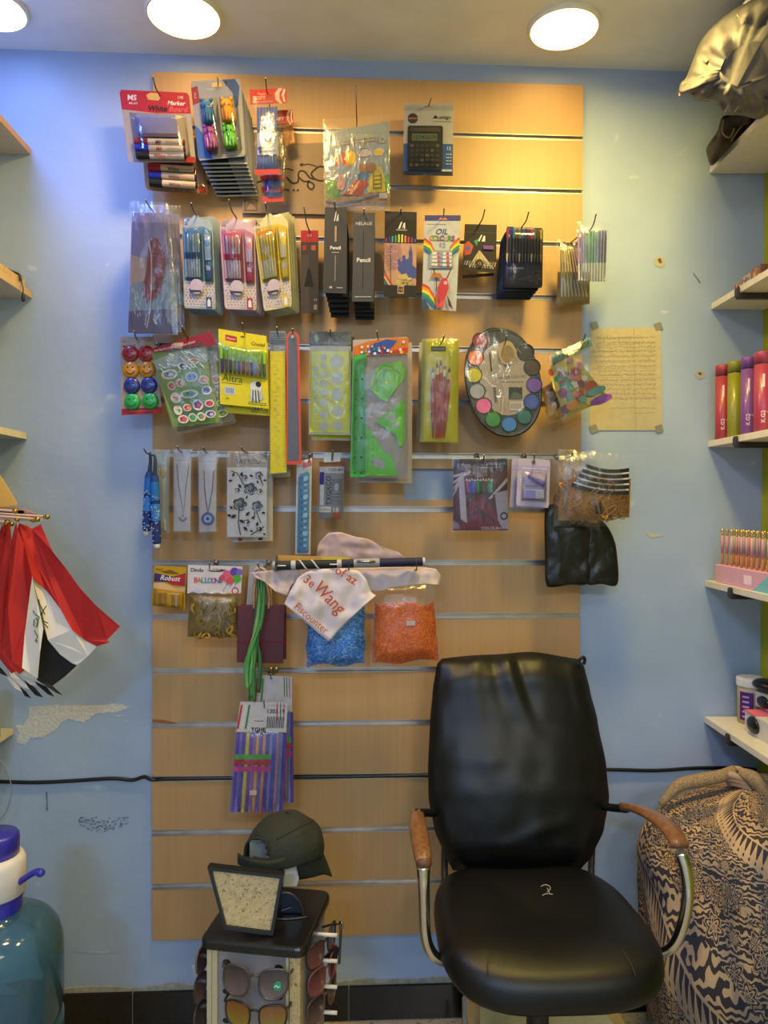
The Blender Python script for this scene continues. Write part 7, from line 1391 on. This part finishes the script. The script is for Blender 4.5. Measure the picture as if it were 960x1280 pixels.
film('blister', t, [c.px(4, 56), c.px(96, 58), c.px(96, 99), c.px(4, 99)], .081, .016, film_mat('amber_blister', 'd09a20', milky=.35, fac=0.0, rough=.1, scale=12, bump=.2), n=10)
t = root('balloon_pack', Q4(234, 705, 303, 800), .09, 'bag of balloons with a white header lettered BALLOONS', 'balloon pack'); q = [(235, 706), (303, 708), (301, 743), (234, 742)]
def scal(n_=9): return [(100-100*i/n_, 94+6*(i % 2)) for i in range(n_+1)]
c = Card(q, .098, .001, 'c4bcc4', outline=[(0, 0)]+scal()[::-1]+[(100, 0)]); c.t('Dindo', 17, 17, 4.6, '1c1a20', bold=.03); c.p([(34, 16), (50, 18), (64, 14), (72, 17), (60, 22), (44, 22)], '3a3430'); squiggles(c, 46, 10, 74, 16, 1, '2a2a30', .7)
for k, (ch_, cl) in enumerate(zip('BALLOONS', ['c04050', 'c06a40', '4a8a5a', '3a6ab0', '3a8a90', 'b04a80', '6a4aa0', '3a6a40'])): c.t(ch_, 15+6.6*k, 52, 6.4, cl, bold=.02)
for u, v, r_, cl in ((74, 36, 7.5, 'c85878'), (86, 20, 5.5, '5a3a98'), (91, 44, 5.2, '4a9a30'), (78, 52, 4.5, 'c04848'), (64, 42, 3.6, 'b04858'), (95, 20, 4, '6a5ab0')): c.o(u, v, r_, cl)
for u0, v0 in ((74, 62), (86, 50), (91, 60)): c.line([(u0, v0), (u0-8, v0+28)], .6, '5a4a58')
c.o(89, 88, 4.5, 'b0203c'); c.o(89, 88, 3, 'c8bcc4'); c.make('header_card', t)
b = B(); cb_ = Card([(237, 742), (298, 744), (296, 797), (234, 796)], .088, base=False); b.grid(lambda u, v: cb_.W(u*100, v*100, .016*(1-abs(2*u-1)**3)*(1-abs(2*v-1)**4)+.005*noise.noise(Vector((u*7, v*9, 4)))), 22, 18, m('8a6c24', .5, var=.35, scale=130, bump=.4)); b.make('balloon_mass', t, smooth=True, kind='stuff')
b = B(); random.seed(8)
for k in range(46):
    x, y = 240+random.random()*52, 750+random.random()*42; b.tube([P(x, y, .106), P(x+(random.random()-.5)*12, y+6, .108+random.random()*.004), P(x+(random.random()-.5)*14, min(y+12, 797), .105)], .0024, ['9a7a2c', '7a5c1c', 'a88838'][k % 3], n=6)
b.make('balloon_tubes', t, smooth=True, kind='stuff'); film('bag', t, [(234, 735), (303, 737), (300, 801), (231, 799)], .092, .024, n=4, nx=16, ny=14, cr=.006, seed=4); hook(262, 712, .095, 262, 704, 'the balloon pack')
# maroon gift bags
def gift(q, d, lb, th=.03):
    t = root('gift_bag', q, d, lb, 'gift bag', 'maroon gift bags'); MR = m('521820', .5, var=.04); c = Card(q, d, th, MR); c.make('bag_body', t, bevel=.001)
    l = Card([c.px(-1, 62), c.px(100, 62), c.px(100, 66), c.px(-1, 66)], d+.001, .002, '6a2028'); l.make('fold_line', t)
    for dd_ in (0, -th*.9):
        b = B(); cx = (q[0][0]+q[1][0])/2; b.tube([P(cx-9, q[0][1]+4, d+dd_+.002), P(cx-9.5, q[0][1]-12, d+dd_+.002), P(cx-7, q[0][1]-32, d+dd_), P(cx-1, q[0][1]-44, d+dd_), P(cx+5, q[0][1]-32, d+dd_), P(cx+9.5, q[0][1]-12, d+dd_+.002), P(cx+9, q[0][1]+4, d+dd_+.002)], .0034, m('9a8068', .7, var=.2), n=8); b.make('handle', t, smooth=True)
gift([(297, 757), (356, 757), (354, 829), (296, 828)], .11, 'maroon paper gift bag with tan cord handles, front one'); gift([(301, 756), (358, 756), (358, 824), (300, 824)], .075, 'maroon gift bag behind the front one, thin right edge showing', .025)
b = Card([(312, 706), (330, 706), (322, 755), (308, 756)], .06, .002, m('a8a09c', .5)); o = b.make('white_tag', None, origin=tuple(P(318, 706, .06))); tag(o, 'crumpled white paper strip behind the tan bag handles', 'paper strip')
# green ribbons
t = thing('ribbon_bundle', 'bundle of green ribbons hanging down over the maroon gift bag', 'ribbons', tuple(P(326, 712, .15))); random.seed(14)
for k in range(12):
    x0 = 322+random.random()*7; w1 = 317+random.random()*9; x2 = 308+random.random()*17; yb = 858+random.random()*22; dd_ = .145+random.random()*.012; b = B(); hw = 1.6+random.random()*1.4; cl = ['3a7a44', '4a9450', '2c6438', '5aa05c', '78a060'][k % 5]
    pts, _ = catmull([Vector((x0, 716, 0)), Vector((x0+1, 745, 0)), Vector((w1, 785, 0)), Vector((x2+2*math.sin(k), 825, 0)), Vector((x2, yb, 0))], 1)
    L_ = []
    for i, p in enumerate(pts): tw = math.cos(i*.25+k)*hw; L_.append((P(p.x-tw, p.y, dd_+.002*math.sin(i*.3+k)), P(p.x+tw, p.y, dd_-.002*math.sin(i*.3+k))))
    b.add([v for ab in L_ for v in ab], [[2*i, 2*i+1, 2*i+3, 2*i+2] for i in range(len(L_)-1)], m(cl, .4, var=.05)); o = b.make('ribbon', t, smooth=True); sd = o.modifiers.new('s', 'SOLIDIFY'); sd.thickness = .0005
b = B(); b.tube([P(317, 716, .15), P(322, 711, .155), P(330, 712, .155), P(333, 718, .15)], .004, 'b0a4a0', n=8); b.tube([P(322, 722, .158), P(327, 719, .16), P(331, 722, .158)], .003, '4a8a50', n=8); b.make('tie', t, smooth=True); hook(328, 712, .15, 322, 704, 'the green ribbons')
# striped tube lying across
t = thing('striped_tube_rod', 'long rod in black, silver and navy segments lying across the shopping bag', 'rod', tuple(P(436, 704, .19))); b = B(); A, Z = P(341, 707, .19), P(531, 702, .19)
b.seg(A, Z, [(0, .0105, '9a9896'), (.015, .0118, '9a9896'), (.016, .0118, '2c2e30'), (.12, .0118, 'a8a8a8'), (.15, .0118, '1e2024'), (.42, .0112, 'a8a6a4'), (.45, .0112, '22263a'), (.53, .0112, '8a8a8c'), (.69, .0122, '8a8a8c'), (.70, .0112, '1e2040'), (.985, .0112, 'b0b0b0'), (1, .0105, 'b0b0b0')], n=18); b.make('tube', t, smooth=False)
b = B()
for f in (.20, .28): 
    b = B(); p_ = A.lerp(Z, f); b.tube([p_+Vector((.022*(x-.5), -.0118*math.cos((x-.5)*2.6), .0118*math.sin((x-.5)*2.6)*-1)) for x in [i/6 for i in range(7)]], .0022, 'b8b8bc', n=6); b.make('silver_stripe', t, smooth=True)
for f in (.06, .40): b = B(); p_ = A.lerp(Z, f); b.tube([p_+Vector((-.011, -.0122, 0)), p_+Vector((.011, -.0122, 0))], .0018, 'd0d0d0', n=6); b.make('silver_dash', t, smooth=True)
b = B(); b.tube([A.lerp(Z, .55)+Vector((0, -.012, .006)), A.lerp(Z, .67)+Vector((0, -.0125, .004))], .003, METAL, n=8); b.make('clip', t, smooth=True)
c = Card([(347, 694), (437, 696), (440, 702), (350, 701)], .17, .01, m('b88a28', .4)); c.r(60, 10, 98, 70, 'c8b040'); o = c.make('yellow_ruler', None, origin=tuple(P(390, 698, .165))); tag(o, 'flat yellow ruler edge showing above the striped rod', 'ruler')
b = B(); b.tube([P(347, 700, .16), P(346, 692, .20)], .0017, DARKMETAL); 
for x in (346, 436, 520):
    b = B(); h_ = P(x, 709, .19); b.tube([(P(x, 709, 0).x, 0, GROOVES[8]), (h_.x, -.04, h_.z-.004), (h_.x, -.19, h_.z-.008), (h_.x, -.205, h_.z+.004), P(x, 693 if x == 346 else 700, .207)], .0019, DARKMETAL, n=8); o = b.make('display_hook', None, smooth=True, origin=tuple(P(x, 709, 0))); tag(o, {346: 'metal hook carrying the left end of the striped rod', 436: 'metal hook carrying the middle of the striped rod', 520: 'metal hook carrying the right end of the striped rod'}[x], 'hook', 'display hooks on the slatwall')
# crumpled shopping bag
t = thing('shopping_bag', 'crumpled white plastic shopping bag with red lettering draped under the rod', 'plastic bag', tuple(P(430, 715, .17)))
PKB = m('b8a4a4', .45, var=.05, scale=20, bump=.5); PWH = m('c0b4bc', .45, var=.05, scale=20, bump=.5)
def drape(name, pts, d, mat, wr=.006, seed=0, tl=.0):
    b = B(); N = len(pts)//2; top, bot = pts[:N], pts[N:][::-1]
    def fn(u, v):
        i = min(int(u*(N-1)), N-2); f = u*(N-1)-i; x0, y0 = top[i][0]*(1-f)+top[i+1][0]*f, top[i][1]*(1-f)+top[i+1][1]*f; x1, y1 = bot[i][0]*(1-f)+bot[i+1][0]*f, bot[i][1]*(1-f)+bot[i+1][1]*f
        x, y = x0*(1-v)+x1*v, y0*(1-v)+y1*v; return P(x, y, d+tl*v+wr*(noise.noise(Vector((x*.05+seed, y*.06, seed)))+.5*noise.noise(Vector((x*.14, y*.12, seed+3)))+.35*math.sin(x*.22+y*.05+seed)))
    b.grid(fn, 30, 14, mat); o = b.make(name, t, smooth=True); sd = o.modifiers.new('s', 'SOLIDIFY'); sd.thickness = .0006; return o
drape('top_fold', [(395, 696), (398, 680), (410, 666), (425, 665), (445, 671), (462, 674), (478, 684), (498, 690), (506, 697), (500, 700), (470, 702), (452, 702), (435, 702), (420, 702), (405, 701), (396, 699)], .10, m('a89090', .4, var=.06, scale=20, bump=.5), .006, 1)
drape('back_sheet', [(312, 716), (345, 712), (380, 710), (430, 710), (480, 709), (530, 709), (545, 711), (552, 720), (548, 731), (530, 730), (500, 733), (478, 738), (455, 740), (400, 735), (360, 742), (320, 722)], .165, PKB, .007, 4, .012)
drape('left_fold', [(318, 716), (330, 714), (345, 712), (362, 710), (376, 709), (372, 722), (362, 735), (359, 745), (345, 740), (334, 730)], .185, m('b09c9c', .45, var=.05, bump=.5), .005, 7, .01)
drape('front_flap', [(362, 740), (372, 722), (385, 714), (405, 711), (430, 711), (448, 713), (458, 724), (464, 740), (470, 744), (450, 762), (431, 780), (411, 802), (396, 790), (378, 774), (366, 764), (355, 755)], .20, PWH, .007, 9, .012)
RI = 'b04830'; c = Card([(355, 700), (470, 700), (470, 810), (355, 810)], .2185, base=False); c.t('of az', 68, 17, 11, RI, rot=32, bold=.01); c.t('3e', 28, 24, 11, RI, rot=38, bold=.01); c.make('red_lettering', t); c = Card([(355, 700), (470, 700), (470, 810), (355, 810)], .2185, base=False); c.t('Wang', 50, 42, 16, RI, rot=46, bold=.005, shear=.1, sx=.85); c.make('red_lettering', t); c = Card([(355, 700), (470, 700), (470, 810), (355, 810)], .2185, base=False); c.t('Fiscounter', 30, 66, 9.5, RI, rot=40, bold=-.002, sx=.9); c.make('red_lettering', t)
# bags of filling
def fill_bag(poly, fillq, d, lb, cols_, film_q, stick, seed, cat, nm_):
    t = root(nm_, film_q, d, lb, cat); b = B(); cb_ = Card(fillq, d, base=False); mb = m(cols_[0], .6, var=.3, scale=160, bump=.5)
    F_ = lambda u, v: cb_.W(u*100+3*noise.noise(Vector((v*5, seed, 1)))*(1 if u > .5 else -1), v*100+(1-v)*(14*noise.noise(Vector((u*3, seed, 0)))-3)-v*5*math.sin(u*5+seed)**2, .026*(1-abs(2*u-1)**3)*(1-abs(2*v-1)**4)+.004*noise.noise(Vector((u*6, v*6, seed))))
    b.grid(F_, 16, 16, mb); b.make('filling_core', t, smooth=True, kind='stuff'); b = B(); random.seed(seed)
    for k in range(900 if stick else 1300):
        u, v = .02+random.random()*.96, .02+random.random()*.96; p_ = F_(u, v)+Vector((0, -.001, 0)); l = (.014 if stick else .0038); a = random.random()*6.28; dv = Vector((math.cos(a)*l/2, (random.random()-.5)*.004, math.sin(a)*l/2)); b.seg(p_-dv, p_+dv, [(0, .0010 if stick else .0016, cols_[k % len(cols_)]), (1, .0010 if stick else .0016, '')], n=4)
    b.make('filling', t, kind='stuff'); film('bag', t, film_q, d+.004, .030, n=4, nx=14, ny=16, cr=.007, seed=seed, back=.0); return t
fill_bag(None, [(385, 748), (456, 746), (456, 833), (383, 834)], .13, 'clear bag of small bright blue sticks below the shopping bag', ['2f86dc', '48a4ee', '7cc4f8', '2468b8', 'a8dcfc'], [(382, 745), (458, 742), (458, 836), (380, 836)], True, 41, 'bag of sticks', 'blue_stick_bag')
fill_bag(None, [(468, 756), (543, 754), (549, 826), (465, 833)], .13, 'clear bag of small orange beads at the right of the blue sticks', ['f07018', 'f88428', 'e06010', 'fc9848'], [(465, 733), (543, 731), (552, 824), (462, 835)], False, 42, 'bag of beads', 'orange_bead_bag')
c = Card([(508, 776), (519, 776), (519, 782), (508, 782)], .163, .0005, 'd0b8b0'); c.make('price_label', bpy.data.objects['orange_bead_bag'])
# pastel straw packs
def straws(q, d, lb, seed, full=True):
    t = root('straw_pack', q, d, lb, 'straw pack', 'purple straw packs'); c = Card(q, d, base=False); random.seed(seed); n_ = 15
    cs = ['6a58a8', '7a68b8', '5a4aa0', 'c8b848', '7a4a9a', '8a6ab0', 'd89a50', '6a5ab0', 'c88a58', '5a4a98', '8a7ab8', '4a5aa8', 'b07a90', '6a78b0', '5a3aa0']
    for k in range(n_):
        a = c.px(4+92*k/(n_-1), 28); z = c.px(3+94*k/(n_-1), 98); rods(t, 'straw', [(a[0], a[1], z[0], z[1], [(0, 1, cs[k]), (1, 1, cs[k])])], d+.005+.003*(k % 2), 2.5, n=7)
    for v0, cl in ((47, '4a9838'), (52, 'b02830'), (58, 'b83878')):
        bnd = Card([c.px(2, v0), c.px(72 if full else 96, v0), c.px(70 if full else 96, v0+4.5), c.px(1, v0+4.5)], d+.0135, .003, cl); bnd.make('band', t)
    h = Card([c.px(4, 0), c.px(98, 0), c.px(98, 27), c.px(0, 27)], d+.010, .001, 'b4b0b4')
    for k in range(3):
        h.p([(2+8*k, 10), (6+8*k, 10), (4+8*k, 90), (0+8*k, 90)], ['b02838', 'c8b8b8', '3a7a4a'][k]); h.line([(78+7*k, 2), (80+7*k, 60)], 1.2, ['b02838', '3a7a4a', 'b84a58'][k])
    if full: h.t('1303.19', 76, 30, 5, '2a282c', bold=.02); squiggles(h, 60, 8, 98, 14, 1, '6a686c'); [h.r(60+3.6*k, 48, 61.6+3.6*k, 86, '2a282c') for k in range(10)]; h.t('PARTY' if 0 else 'TGHE', 44, 92, 5, '1c1a1e', bold=.03); squiggles(h, 34, 60, 52, 66, 1, '4a484c', 1)
    h.make('header_card', t); film('bag', t, [c.px(-3, 22), c.px(103, 22), c.px(104, 102), c.px(-5, 103)], d+.004, .016, n=4, nx=12, ny=20, cr=.003, seed=seed)
    if full: l = Card([c.px(34, 79), c.px(48, 79), c.px(48, 83.5), c.px(34, 83.5)], d+.022, .0004, 'b89a98'); l.make('price_label', t)
    return t
straws([(298, 877), (361, 878), (353, 1017), (288, 1017)], .14, 'pack of purple and orange straws with a white barcode header, front one', 1); straws([(318, 843), (366, 846), (366, 1006), (316, 1004)], .10, 'straw pack behind the barcode one, right side showing', 2, False)
hook(331, 884, .14, 330, 876, 'the front straw pack'); hook(340, 848, .10, 338, 842, 'the rear straw pack')
